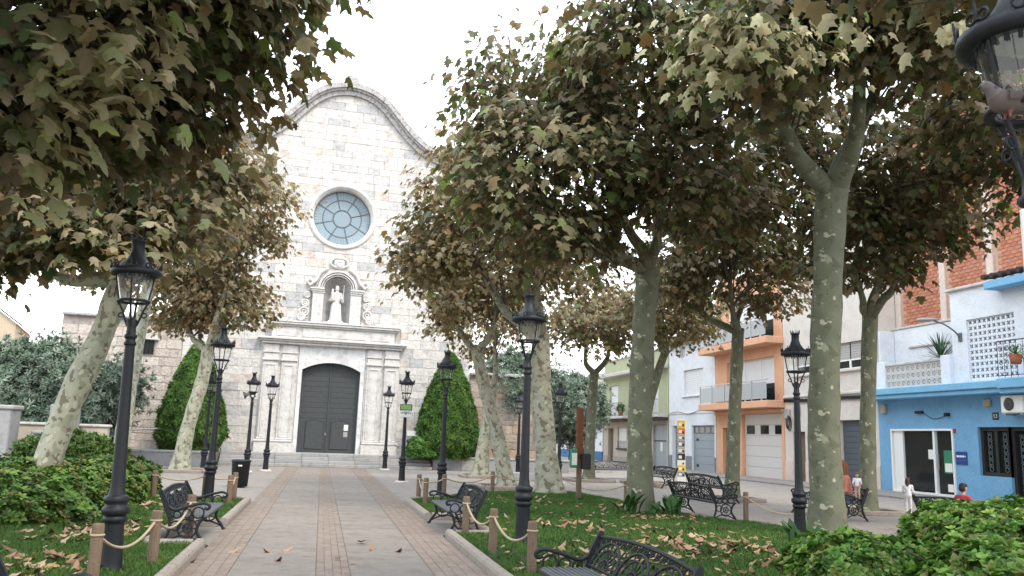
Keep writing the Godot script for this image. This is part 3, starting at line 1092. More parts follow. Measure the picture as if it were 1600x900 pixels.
	panel(c, M.door_grey, "door_post", -0.05, 0.57, 0.05, 4.72, -0.27, -0.21)
	panel(c, M.alu, "lock_plate", -0.09, 1.36, -0.055, 1.5, -0.26, -0.2, 0.005)
	for q in [[0.78, 1.62, 0.98, 1.9], [0.77, 1.32, 0.97, 1.56]]:
		var n := panel(c, M.paper if q[1] > 1.5 else M.granite2, "door_notice", q[0], q[1], q[2], q[3], -0.233, -0.222, 0.002)

func niche_part(c: Node3D):
	var cy := 8.36
	var s := ST()
	s.set_smooth_group(0)
	for i in 14:
		var a := PI + PI * i / 14.0
		var b := PI + PI * (i + 1) / 14.0
		var p := Vector3(0.62 * cos(a), 6.78, 0.62 * sin(a))
		var q := Vector3(0.62 * cos(b), 6.78, 0.62 * sin(b))
		quad(s, p, p + Vector3(0, cy - 6.78, 0), q + Vector3(0, cy - 6.78, 0), q)
	s.set_smooth_group(-1)
	var n := fin(s, M.stone[3], "niche", c)
	# fluted shell
	for k in 13:
		s = ST()
		s.set_smooth_group(0)
		for j in 6:
			for h in 4:
				var P := []
				for jj in [j, j + 1]:
					for hh in [h, h + 1]:
						var a: float = PI * (k + hh / 4.0) / 13.0
						var e: float = PI * 0.5 * jj / 6.0
						var rr: float = 0.62 - 0.05 * sin(PI * hh / 4.0) * sin(e + 0.25)
						P.append(Vector3(rr * cos(a) * sin(PI * 0.5 - e + 0.0), cy + rr * sin(a) * cos(e), -rr * sin(e)))
				quad(s, P[0], P[1], P[3], P[2])
		fin(s, M.stone[3], "shell_flute", n)
	# floor of the niche and pedestal
	panel(n, M.trim, "niche_floor", -0.62, 6.7, 0.62, 6.78, -0.62, 0.1)
	# frame
	for sd in [-1.0, 1.0]:
		panel(n, M.trim, "niche_pier", minf(sd * 0.64, sd * 1.16), 6.7, maxf(sd * 0.64, sd * 1.16), 8.12, -0.02, 0.22)
		for k in 3:
			panel(n, M.trim, "niche_capital", minf(sd * 0.62, sd * (1.18 + 0.06 * k)), 8.12 + 0.09 * k, maxf(sd * 0.62, sd * (1.18 + 0.06 * k)), 8.2 + 0.09 * k, -0.02, 0.26 + 0.04 * k, 0.02)
		# side scrolls
		for q in [[1.42, 8.02, 0.13], [1.48, 7.62, 0.16], [1.5, 7.2, 0.2], [1.62, 6.95, 0.16]]:
			s = ST()
			ring(s, Vector3(sd * q[0], q[1], 0.06), q[2], 0.055, Vector3(0, 0, 1), 14, 6)
			ring(s, Vector3(sd * q[0], q[1], 0.06), q[2] * 0.42, 0.05, Vector3(0, 0, 1), 10, 6)
			fin(s, M.trim, "scroll", n)
		s = ST()
		tube(s, curve([Vector3(sd * 1.35, 8.5, 0.1), Vector3(sd * 1.05, 8.75, 0.12), Vector3(sd * 0.85, 9.15, 0.12), Vector3(sd * 0.5, 9.38, 0.12)], 5), 0.07, 6)
		ring(s, Vector3(sd * 1.32, 8.66, 0.1), 0.12, 0.05, Vector3(0, 0, 1), 12, 6)
		fin(s, M.trim, "crest_scroll", n)
	for q in [[0.66, 0.70, 0.2], [0.74, 0.80, 0.26], [0.84, 0.94, 0.3]]:
		s = ST()
		var pol := arc2(Vector2(0, cy), q[1], q[1], 0, PI, 20)
		pol.append_array(arc2(Vector2(0, cy), q[0], q[0], PI, 0, 20))
		extrude(s, pol, -0.02, q[2])
		fin(s, M.trim, "arch_moulding", n)
	s = ST()
	cbox(s, Vector3(0.0, 9.62, 0.1), Vector3(0.5, 0.44, 0.22), 0.06)
	ring(s, Vector3(0, 9.64, 0.2), 0.13, 0.045, Vector3(0, 0, 1), 14, 6)
	for sd in [-1.0, 1.0]:
		tube(s, curve([Vector3(sd * 0.25, 9.5, 0.1), Vector3(sd * 0.42, 9.62, 0.12), Vector3(sd * 0.36, 9.82, 0.12), Vector3(sd * 0.2, 9.92, 0.1)], 4), 0.06, 6)
	cbox(s, Vector3(0, 9.95, 0.1), Vector3(0.44, 0.2, 0.2), 0.06)
	fin(s, M.trim, "crest", n)
	# statue: robed standing figure with a child on its arm
	var t := thing("statue", "white stone robed figure standing in the shell niche above the church door", "statue", Vector3(0.25, 0, -40.98), deg_to_rad(3.0))
	var w := Color(1, 1, 1)
	var B := []
	var o := Vector3(0, 6.86, -0.16)
	var add := func(a: Vector3, b: Vector3, ra: float, rb: float): B.append([o + a, o + b, ra, rb, w])
	add.call(Vector3(-0.12, 0.02, 0), Vector3(-0.10, 0.75, 0), 0.17, 0.15)
	add.call(Vector3(0.12, 0.02, 0.02), Vector3(0.10, 0.75, 0), 0.17, 0.14)
	add.call(Vector3(0, 0.1, 0.06), Vector3(0.02, 0.8, 0.03), 0.16, 0.14)
	add.call(Vector3(-0.02, 0.75, 0), Vector3(0, 1.28, 0), 0.17, 0.17)
	add.call(Vector3(-0.17, 1.3, 0), Vector3(0.17, 1.3, 0), 0.10, 0.10)
	add.call(Vector3(0, 1.35, 0.01), Vector3(0, 1.5, 0.02), 0.07, 0.06)
	add.call(Vector3(0, 1.56, 0.03), Vector3(0, 1.66, 0.02), 0.095, 0.105)
	add.call(Vector3(0.2, 1.28, 0), Vector3(0.28, 0.98, 0.08), 0.085, 0.07)
	add.call(Vector3(0.28, 0.98, 0.08), Vector3(0.2, 1.1, 0.26), 0.065, 0.045)
	add.call(Vector3(-0.2, 1.28, 0), Vector3(-0.29, 1.0, 0.06), 0.085, 0.07)
	add.call(Vector3(-0.29, 1.0, 0.06), Vector3(-0.14, 1.0, 0.24), 0.065, 0.05)
	add.call(Vector3(-0.2, 1.08, 0.18), Vector3(-0.22, 1.36, 0.14), 0.08, 0.07)
	add.call(Vector3(-0.22, 1.46, 0.15), Vector3(-0.22, 1.5, 0.15), 0.065, 0.065)
	for k in 7:
		var a := PI * (k + 0.5) / 7.0
		add.call(Vector3(cos(a) * 0.26, 0.0, sin(a) * 0.16), Vector3(cos(a) * 0.17, 0.7, sin(a) * 0.12), 0.045, 0.025)
	inst(bones_mesh(B, 0.025, 0.05), M.statue, "body", t)
	s = ST()
	cbox(s, o + Vector3(0, -0.06, 0.02), Vector3(0.72, 0.1, 0.5), 0.02)
	fin(s, M.statue, "plinth", t)
	s = ST()
	tube(s, [o + Vector3(0.3, 0.9, 0.2), o + Vector3(0.31, 1.75, 0.2)], 0.018, 6)
	fin(s, M.statue, "staff", t)

# ---------------------------------------------------------------- houses along the street: local x runs along the street, local z points at the square
const HX := 21.5

func wall_with(s: SurfaceTool, u0: float, u1: float, y0: float, y1: float, holes: Array, z := 0.0, deep := 0.25):
	var us := [u0, u1]
	var ys := [y0, y1]
	for h in holes:
		us.append_array([h[0], h[2]])
		ys.append_array([h[1], h[3]])
	us.sort()
	ys.sort()
	for i in us.size() - 1:
		if us[i + 1] - us[i] < 1e-4: continue
		for j in ys.size() - 1:
			if ys[j + 1] - ys[j] < 1e-4: continue
			var c := Vector2(us[i] + us[i + 1], ys[j] + ys[j + 1]) * 0.5
			var open := false
			for h in holes:
				if c.x > h[0] and c.x < h[2] and c.y > h[1] and c.y < h[3]: open = true
			if not open:
				quad(s, Vector3(us[i], ys[j], z), Vector3(us[i], ys[j + 1], z), Vector3(us[i + 1], ys[j + 1], z), Vector3(us[i + 1], ys[j], z))
	for h in holes:
		var zb := z - deep
		quad(s, Vector3(h[0], h[1], z), Vector3(h[0], h[1], zb), Vector3(h[0], h[3], zb), Vector3(h[0], h[3], z))
		quad(s, Vector3(h[2], h[1], zb), Vector3(h[2], h[1], z), Vector3(h[2], h[3], z), Vector3(h[2], h[3], zb))
		quad(s, Vector3(h[0], h[3], zb), Vector3(h[2], h[3], zb), Vector3(h[2], h[3], z), Vector3(h[0], h[3], z))
		quad(s, Vector3(h[0], h[1], z), Vector3(h[2], h[1], z), Vector3(h[2], h[1], zb), Vector3(h[0], h[1], zb))

func shell(s: SurfaceTool, u0: float, u1: float, y0: float, y1: float, deep: float):   # sides, back and top of a house
	quad(s, Vector3(u0, y0, -deep), Vector3(u0, y1, -deep), Vector3(u0, y1, 0), Vector3(u0, y0, 0))
	quad(s, Vector3(u1, y0, 0), Vector3(u1, y1, 0), Vector3(u1, y1, -deep), Vector3(u1, y0, -deep))
	quad(s, Vector3(u1, y0, -deep), Vector3(u1, y1, -deep), Vector3(u0, y1, -deep), Vector3(u0, y0, -deep))
	quad(s, Vector3(u0, y1, 0), Vector3(u0, y1, -deep), Vector3(u1, y1, -deep), Vector3(u1, y1, 0))

func house(called: String, label: String, z0: float) -> Node3D:
	return thing(called, label, "house", Vector3(HX, 0, z0), -PI * 0.5)

func shutter(t: Node, u0: float, y0: float, u1: float, y1: float, z: float, m: Material, part := "window", slat := 0.11) -> MeshInstance3D:
	var s := ST()
	bx(s, u0, y0, z - 0.06, u1, y1, z - 0.02)
	var w := fin(s, M.dark, part, t)
	s = ST()
	var y := y0
	while y < y1 - 0.01:
		var h := minf(slat, y1 - y)
		cbox(s, Vector3((u0 + u1) * 0.5, y + h * 0.5, z - 0.01), Vector3(u1 - u0 - 0.02, h - 0.008, 0.024), 0.006)
		y += slat
	var c := fin(s, m, "roller_shutter", w)
	c.set_meta("kind", "stuff")
	return w

func frame(t: Node, m: Material, u0: float, y0: float, u1: float, y1: float, z: float, w := 0.05, d := 0.06, called := "frame") -> MeshInstance3D:
	var s := ST()
	bx(s, u0, y0, z, u0 + w, y1, z + d)
	bx(s, u1 - w, y0, z, u1, y1, z + d)
	bx(s, u0 + w, y1 - w, z, u1 - w, y1, z + d)
	bx(s, u0 + w, y0, z, u1 - w, y0 + w, z + d)
	return fin(s, m, called, t)

func garage(t: Node, u0: float, u1: float, y1: float, z: float, m: Material, panes: Array, n := 7) -> MeshInstance3D:
	var s := ST()
	bx(s, u0, 0.0, z - 0.08, u1, y1, z - 0.03)
	var g := fin(s, M.dark, "garage_door", t)  # near-black backing sheet paints the shadow between the door sections
	for i in n:
		panel(g, m, "door_section", u0 + 0.01, 0.02 + (y1 - 0.02) * i / n, u1 - 0.01, (y1 - 0.02) * (i + 1) / n + 0.012, z - 0.03, z + 0.01, 0.008)
	for p in panes:
		var w := panel(g, M.dark_glass, "door_window", p[0], p[1], p[2], p[3], z + 0.005, z + 0.02, 0.004)
		frame(w, M.dark_frame, p[0] - 0.02, p[1] - 0.02, p[2] + 0.02, p[3] + 0.02, z + 0.008, 0.025, 0.02)
	return g

func railing(t: Node, u0: float, u1: float, y0: float, y1: float, z: float, n: int, called := "railing", m: Material = null) -> MeshInstance3D:
	if m == null: m = M.iron
	var s := ST()
	bx(s, u0, y1 - 0.03, z - 0.02, u1, y1, z + 0.02)
	bx(s, u0, y0 + 0.08, z - 0.012, u1, y0 + 0.1, z + 0.012)
	var r := fin(s, m, called, t)
	for i in n + 1:
		s = ST()
		var u := lerpf(u0 + 0.01, u1 - 0.01, float(i) / n)
		tube(s, [Vector3(u, y0, z), Vector3(u, y1 - 0.03, z)], 0.009, 5)
		fin(s, m, "baluster", r)
	return r

func houses():
	# far cream house with white and blue ground floor
	var t := house("far_house", "farthest narrow cream house with white ground floor and blue base", -75.0)
	var s := ST()
	wall_with(s, 0, 12.0, 3.25, 6.9, [[9.0, 4.0, 9.7, 5.8], [5.0, 4.0, 5.9, 5.8]])
	shell(s, 0, 12.0, 0, 6.9, 9)
	fin(s, M.cream, "upper_wall", t)
	s = ST()
	wall_with(s, 0, 12.0, 0.75, 3.1, [[8.9, 1.2, 9.9, 2.5], [3.0, 1.2, 4.0, 2.5]], 0.02)
	fin(s, M.white, "lower_wall", t)
	s = ST()
	bx(s, 0, 0, -0.1, 12.0, 0.75, 0.06)
	fin(s, M.bluepaint, "base", t)
	s = ST()
	bx(s, -0.1, 3.1, -0.1, 12.0, 3.25, 0.5)
	fin(s, M.dark_tile, "ledge", t)
	for w in [[9.0, 4.0, 9.7, 5.8], [5.0, 4.0, 5.9, 5.8]]: shutter(t, w[0], w[1], w[2], w[3], -0.1, M.dark_frame)
	for w in [[8.9, 1.2, 9.9, 2.5], [3.0, 1.2, 4.0, 2.5]]:
		var p := panel(t, M.navy, "window", w[0], w[1], w[2], w[3], -0.2, -0.1, 0.01)
		frame(p, M.bluepaint, w[0], w[1], w[2], w[3], -0.1)
	green_house()
	white_house()
	orange_house()
	cream_house()
	blue_shop()
	# pavement in front of the houses
	s = ST()
	bx(s, 18.9, 0.0, -75, 21.52, 0.06, -12)
	struct(s, M.plaza, "pavement")

func green_house():
	var t := house("green_house", "green two-storey house with beige ground floor and two small balconies", -62.85)
	var W := 12.65
	var s := ST()
	var up := [[1.4, 3.5, 3.2, 5.75], [9.0, 3.5, 11.0, 5.75]]
	wall_with(s, 0, W, 3.3, 7.65, up)
	shell(s, 0, W, 0, 7.65, 9)
	fin(s, M.green, "upper_wall", t)
	s = ST()
	var lo := [[1.1, 0.08, 2.3, 2.55], [3.2, 1.1, 5.1, 2.6], [10.1, 0.08, 12.4, 2.75]]
	wall_with(s, 0, W, 0.0, 3.05, lo, 0.015)
	fin(s, M.beige, "lower_wall", t)
	panel(t, M.concrete, "parapet_cornice", -0.15, 6.35, W, 6.6, -0.1, 0.6, 0.03)
	panel(t, M.white, "parapet_cap", 0.0, 7.65, W, 7.78, -0.3, 0.08, 0.02)
	for b in [[-0.1, 6.1], [7.6, W]]:
		var sl := panel(t, M.concrete, "balcony", b[0], 3.2, b[1], 3.38, -0.1, 0.75, 0.02)
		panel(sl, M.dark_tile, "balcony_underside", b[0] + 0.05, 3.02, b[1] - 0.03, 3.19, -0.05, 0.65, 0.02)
		railing(sl, b[0] + 0.05, b[1] - 0.05, 3.38, 4.35, 0.7, 26)
	s = ST()
	bx(s, 6.1, 3.05, -0.1, 7.6, 3.3, 0.04)
	fin(s, M.beige, "band", t)
	for w in up: shutter(t, w[0], w[1], w[2], w[3], -0.1, M.shutter, "balcony_door")
	var w1 := shutter(t, lo[1][0], lo[1][1], lo[1][2], lo[1][3], -0.1, M.shutter)
	panel(w1, M.dark_tile, "sill", 3.1, 1.0, 5.2, 1.1, -0.1, 0.12, 0.01)
	railing(w1, 3.25, 5.05, 1.1, 1.6, 0.03, 8, "window_guard")
	var d := panel(t, M.wood, "door", 1.1, 0.08, 2.3, 2.55, -0.3, -0.2, 0.01)
	panel(d, M.wood, "door_panel", 1.25, 0.3, 1.65, 2.3, -0.21, -0.17, 0.02)
	panel(d, M.wood, "door_panel", 1.75, 0.3, 2.15, 2.3, -0.21, -0.17, 0.02)
	s = ST()
	bx(s, 10.1, 0.02, -0.2, 12.4, 2.75, -0.14)
	var g := fin(s, M.grey, "metal_door", t)
	for k in 3: panel(g, M.garage_grey, "door_sheet", 10.12 + k * 0.76, 0.05, 10.12 + (k + 1) * 0.76 - 0.015, 2.72, -0.15, -0.11, 0.008)
	panel(g, M.dark, "crossbar", 10.2, 1.68, 12.3, 1.74, -0.115, -0.06, 0.01)
	panel(g, M.paper, "notice", 11.1, 1.05, 11.45, 1.65, -0.11, -0.1, 0.002)
	panel(t, M.rubble_mortar, "base", 0.0, 0.0, 1.09, 0.5, 0.0, 0.05, 0.01)
	panel(t, M.rubble_mortar, "base", 2.31, 0.0, 10.09, 0.5, 0.0, 0.05, 0.01)
	# pot with plant on the left balcony
	var p := thing("flower_pot", "terracotta pot of red flowers on the green house balcony", "flower pot", Vector3(HX - 0.5, 3.38, -62.85 + 5.2), 0)
	s = ST()
	lathe(s, [Vector2(0, 0), Vector2(0.13, 0), Vector2(0.18, 0.32), Vector2(0.14, 0.32), Vector2(0, 0.28)], 10)
	fin(s, M.terracotta, "pot", p)
	sprigs(p, Vector3(0, 0.55, 0), Vector3(0.3, 0.35, 0.3), 90, 0.14, [Color(0.06, 0.14, 0.03), Color(0.09, 0.18, 0.04), Color(0.4, 0.04, 0.03)], 3)

func sprigs(parent: Node, c: Vector3, r: Vector3, n: int, size: float, cols: Array, sd: int, called := "foliage"):
	var g := RandomNumberGenerator.new()
	g.seed = sd
	var xs := []
	var cs := []
	for i in n:
		var d := Vector3(g.randfn(), g.randfn(), g.randfn()).normalized()
		var q := c + d * r * pow(g.randf(), 0.35)
		xs.append(Transform3D(Basis(Quaternion(Vector3.UP, (d + Vector3(0, 0.4, 0)).normalized())).rotated(d, g.randf() * TAU).scaled(Vector3.ONE * size * g.randf_range(0.7, 1.3)), q))
		var k: Color = cols[g.randi() % cols.size()]
		cs.append(k * g.randf_range(0.75, 1.25))
	return many(small_leaf(5, 0.2, sd), M.hedge_leaf, xs, cs, called, parent)

func white_house():
	var t := house("white_house", "bluish white house with two small arched vents under a tiled eave", -50.1)
	var W := 6.5
	var s := ST()
	var holes := [[2.2, 4.45, 4.95, 6.0], [0.5, 0.08, 2.2, 2.66], [3.35, 0.02, 6.35, 2.66]]
	wall_with(s, 0, W, 0.0, 7.75, holes)
	shell(s, 0, W, 0, 7.75, 9)
	fin(s, M.white, "wall", t)
	panel(t, M.white, "band", 0.0, 3.35, W, 3.47, -0.02, 0.05, 0.02)
	for b in [[0.0, 0.5], [2.2, 3.35], [6.35, 6.5]]: panel(t, M.grey, "base", b[0] + 0.002, 0.0, b[1] - 0.002, 0.86, -0.02, 0.04, 0.008)
	var w := shutter(t, 2.2, 4.45, 4.95, 6.0, -0.12, M.shutter)
	panel(w, M.white, "sill", 2.05, 4.36, 5.1, 4.45, -0.1, 0.12, 0.015)
	var g := garage(t, 3.35, 6.35, 2.66, -0.14, M.garage_grey, [[3.5, 2.22, 4.05, 2.56], [4.25, 2.22, 4.8, 2.56], [5.0, 2.22, 5.55, 2.56], [5.75, 2.22, 6.25, 2.56]], 6)
	for q in [[3.75, 1.78, 4.05, 1.9], [3.75, 0.28, 4.05, 0.42]]: panel(g, M.dark, "grip", q[0], q[1], q[2], q[3], -0.13, -0.11, 0.004)
	var d := panel(t, M.garage_grey, "door", 0.5, 0.08, 2.2, 2.66, -0.3, -0.22, 0.01)
	panel(d, M.dark_frame, "door_panel", 0.7, 0.3, 2.0, 2.3, -0.23, -0.2, 0.02)
	# vents
	for u in [2.0, 4.75]:
		s = ST()
		var a := PackedVector2Array([Vector2(u - 0.36, 6.85), Vector2(u + 0.36, 6.85)])
		a.append_array(arc2(Vector2(u, 7.2), 0.36, 0.36, 0, PI, 12))
		extrude(s, a, -0.05, 0.035)
		var v := fin(s, M.concrete, "arched_vent", t)
		s = ST()
		a = PackedVector2Array([Vector2(u - 0.24, 6.92), Vector2(u + 0.24, 6.92)])
		a.append_array(arc2(Vector2(u, 7.2), 0.24, 0.24, 0, PI, 12))
		extrude(s, a, 0.0, 0.045)
		fin(s, M.granite2, "grille", v)
	# eave: rafters' ends and tiles
	panel(t, M.dark_tile, "eave", -0.1, 7.75, W + 0.05, 7.85, -0.5, 0.55, 0.01)
	for i in 22:
		s = ST()
		var u := -0.05 + (W + 0.1) * (i + 0.5) / 22.0
		tube(s, [Vector3(u, 7.93, 0.62), Vector3(u, 9.1, -3.5)], 0.15, 7)
		fin(s, M.tile_roof if i % 2 else M.dark_tile, "roof_tile", t)
	s = ST()
	quad(s, Vector3(-0.1, 7.86, 0.5), Vector3(-0.1, 9.05, -3.5), Vector3(W, 9.05, -3.5), Vector3(W, 7.86, 0.5))
	quad(s, Vector3(-0.1, 9.05, -3.5), Vector3(-0.1, 7.8, -9), Vector3(W, 7.8, -9), Vector3(W, 9.05, -3.5))
	fin(s, M.tile_roof, "roof", t)
	# wall lamp and cable
	s = ST()
	tube(s, curve([Vector3(0, 3.42, 0.06), Vector3(1.6, 3.5, 0.07), Vector3(3.1, 3.36, 0.07), Vector3(4.8, 3.55, 0.07), Vector3(6.5, 3.62, 0.07)], 5), 0.022, 5)
	fin(s, M.granite2, "cable", t)

func orange_house():
	var t := house("orange_house", "orange three-storey house with glass balconies over a white garage door", -43.5)
	var W := 7.1
	var s := ST()
	var holes := [[2.95, 0.02, 6.85, 3.18], [0.75, 0.05, 1.95, 2.5], [1.3, 3.8, 6.3, 6.0], [1.3, 7.0, 6.3, 9.2]]
	wall_with(s, 0, W, 0.0, 10.6, holes)
	shell(s, 0, W, 0, 10.6, 9)
	fin(s, M.orange, "wall", t)
	garage(t, 2.95, 6.85, 3.18, -0.18, M.garage_white, [[3.2, 2.2, 3.95, 2.6], [4.6, 2.2, 5.35, 2.6], [6.0, 2.2, 6.7, 2.6]], 6)
	var d := panel(t, M.wood, "door", 0.75, 0.05, 1.95, 2.5, -0.3, -0.22, 0.01)
	panel(d, M.wood, "door_panel", 0.9, 0.3, 1.8, 2.2, -0.23, -0.19, 0.03)
	for f in 2:
		var y := 3.42 + f * 3.1
		var b := ST()
		cbox(b, Vector3(3.45, y + 0.17, 0.45), Vector3(7.5, 0.34, 1.0), 0.02)
		var bal := fin(b, M.orange, "balcony", t)
		for k in 5:
			var u0 := -0.2 + k * 1.46
			panel(bal, M.balcony_glass, "glass_panel", u0 + 0.05, y + 0.42, u0 + 1.42, y + 1.22, 0.87, 0.89, 0.004)
			s = ST()
			bx(s, u0 - 0.02, y + 0.34, 0.86, u0 + 0.03, y + 1.3, 0.91)
			fin(s, M.alu, "post", bal)
		s = ST()
		bx(s, -0.25, y + 1.3, 0.85, 7.15, y + 1.35, 0.92)
		fin(s, M.alu, "handrail", bal)
		var h: Array = holes[2 + f]
		var w := panel(t, M.shutter, "window", h[0], h[1], h[2], h[3], -0.3, -0.24, 0.01)
		for k in 3:
			var u0: float = h[0] + (h[2] - h[0]) * k / 3.0
			var u1: float = h[0] + (h[2] - h[0]) * (k + 1) / 3.0
			frame(w, M.white_paint, u0, h[1], u1, h[3], -0.24)
			panel(w, M.shutter, "blind", u0 + 0.05, h[1] + 0.9, u1 - 0.05, h[3] - 0.05, -0.235, -0.22, 0.004)
			panel(w, M.dark_glass, "pane", u0 + 0.05, h[1] + 0.05, u1 - 0.05, h[1] + 0.9, -0.24, -0.225, 0.004)
	panel(t, M.orange, "garage_lintel", 0.0, 3.22, W, 3.4, -0.02, 0.12, 0.02)
	# planters standing on the lower balcony
	for u in [3.3, 5.2]:
		var p := thing("balcony_planter", ["dark planter box on the orange house lower balcony, left", "dark planter box on the orange house lower balcony, right"][0 if u < 4 else 1], "planter", Vector3(HX - 0.55, 3.76, -43.5 + u), -PI * 0.5, "planters on the orange house balcony")
		panel(p, M.dark_frame, "box", -0.4, 0.0, 0.4, 0.45, -0.15, 0.15, 0.02)
		panel(p, M.dark_frame, "rim", -0.43, 0.45, 0.43, 0.5, -0.18, 0.18, 0.01)

func cream_house():
	var t := house("cream_house", "cream house with a wide band window and dark garage behind the trees", -36.35)
	var W := 6.95
	var s := ST()
	var holes := [[1.0, 4.92, 6.5, 6.05], [4.3, 0.02, 6.6, 2.78], [0.7, 0.05, 1.7, 2.3]]
	wall_with(s, 0, W, 0.0, 10.4, holes)
	shell(s, 0, W, 0, 10.4, 9)
	fin(s, M.cream, "wall", t)
	for k in 4:
		var u0 := 1.0 + k * 1.375
		var w := shutter(t, u0 + 0.03, 5.3, u0 + 1.345, 6.05, -0.12, M.shutter_grey)
		panel(w, M.dark_glass, "pane", u0 + 0.05, 4.95, u0 + 1.32, 5.3, -0.16, -0.14, 0.004)
		frame(w, M.white_paint, u0, 4.92, u0 + 1.375, 5.32, -0.14, 0.05, 0.05)
	panel(t, M.cream, "sill", 0.85, 4.8, 6.65, 4.92, -0.1, 0.14, 0.02)
	panel(t, M.cream, "band", 0.0, 3.86, W, 3.98, -0.02, 0.08, 0.02)
	s = ST()
	for k in 3:
		tube(s, curve([Vector3(0.1, 3.7 + k * 0.05, 0.06 + k * 0.02), Vector3(2.4, 3.64 + k * 0.05, 0.08), Vector3(4.6, 3.67 + k * 0.05, 0.08), Vector3(6.9, 3.62 + k * 0.05, 0.07)], 5), 0.03, 5)
	fin(s, M.dark, "cable_bundle", t)
	var g := garage(t, 4.3, 6.6, 2.78, -0.2, M.slate, [], 12)
	var d := panel(t, M.wood, "door", 0.7, 0.05, 1.7, 2.3, -0.3, -0.22, 0.01)
	panel(d, M.wood, "door_panel", 0.85, 0.3, 1.55, 2.0, -0.23, -0.19, 0.03)
	for b in [[0.0, 0.7], [1.7, 4.3], [6.6, W]]: panel(t, M.pink, "base", b[0] + 0.002, 0.0, b[1] - 0.002, 0.95, -0.02, 0.035, 0.008)
	# junction box with hanging cable coils
	var j := panel(t, M.alu, "junction_box", 0.15, 2.9, 0.55, 3.35, 0.0, 0.14, 0.02)
	panel(t, M.alu, "junction_box", 0.95, 3.05, 1.4, 3.45, 0.0, 0.12, 0.02)
	for k in 3:
		s = ST()
		var q := []
		for i in 17:
			var a := TAU * i / 16.0
			q.append(Vector3(0.45 + k * 0.12 + 0.15 * cos(a), 2.75 - 0.05 * k + 0.33 * sin(a), 0.12 + 0.02 * k))
		tube(s, q, 0.02, 5, false)
		fin(s, M.dark, "cable_coil", t)

func star_block(size: float, deep: float) -> ArrayMesh:   # concrete lattice block: square rim with a cross of four petals
	var s := ST()
	var h := size * 0.5
	frame_into(s, h, 0.045 * size / 0.22, deep)
	for k in 4:
		var a := PI * 0.25 + PI * 0.5 * k
		var b := Basis(Vector3(0, 0, 1), a)
		box(s, b * Vector3(h * 0.68, 0, 0), Vector3(h * 1.3, size * 0.13, deep * 0.8), b)
	s.generate_normals()
	return s.commit()

func frame_into(s: SurfaceTool, h: float, w: float, d: float):
	box(s, Vector3(-h + w * 0.5, 0, 0), Vector3(w, h * 2, d))
	box(s, Vector3(h - w * 0.5, 0, 0), Vector3(w, h * 2, d))
	box(s, Vector3(0, h - w * 0.5, 0), Vector3(h * 2 - w * 2, w, d))
	box(s, Vector3(0, -h + w * 0.5, 0), Vector3(h * 2 - w * 2, w, d))

func petal_block(size: float, deep: float) -> ArrayMesh:   # dark four-petal opening block of the white screen
	var s := ST()
	var h := size * 0.5
	var hole := PackedVector2Array()
	for i in 32:
		var a := TAU * i / 32.0
		var r := h * (0.34 + 0.56 * pow(absf(sin(2.0 * a)), 1.3))
		hole.append(Vector2(cos(a), sin(a)) * r)
	for q in [rect2(-h, -h, 0, h), rect2(0, -h, h, h)]:
		for p in Geometry2D.clip_polygons(q, hole):
			extrude(s, p, -deep * 0.5, deep * 0.5)
	s.generate_normals()
	return s.commit()

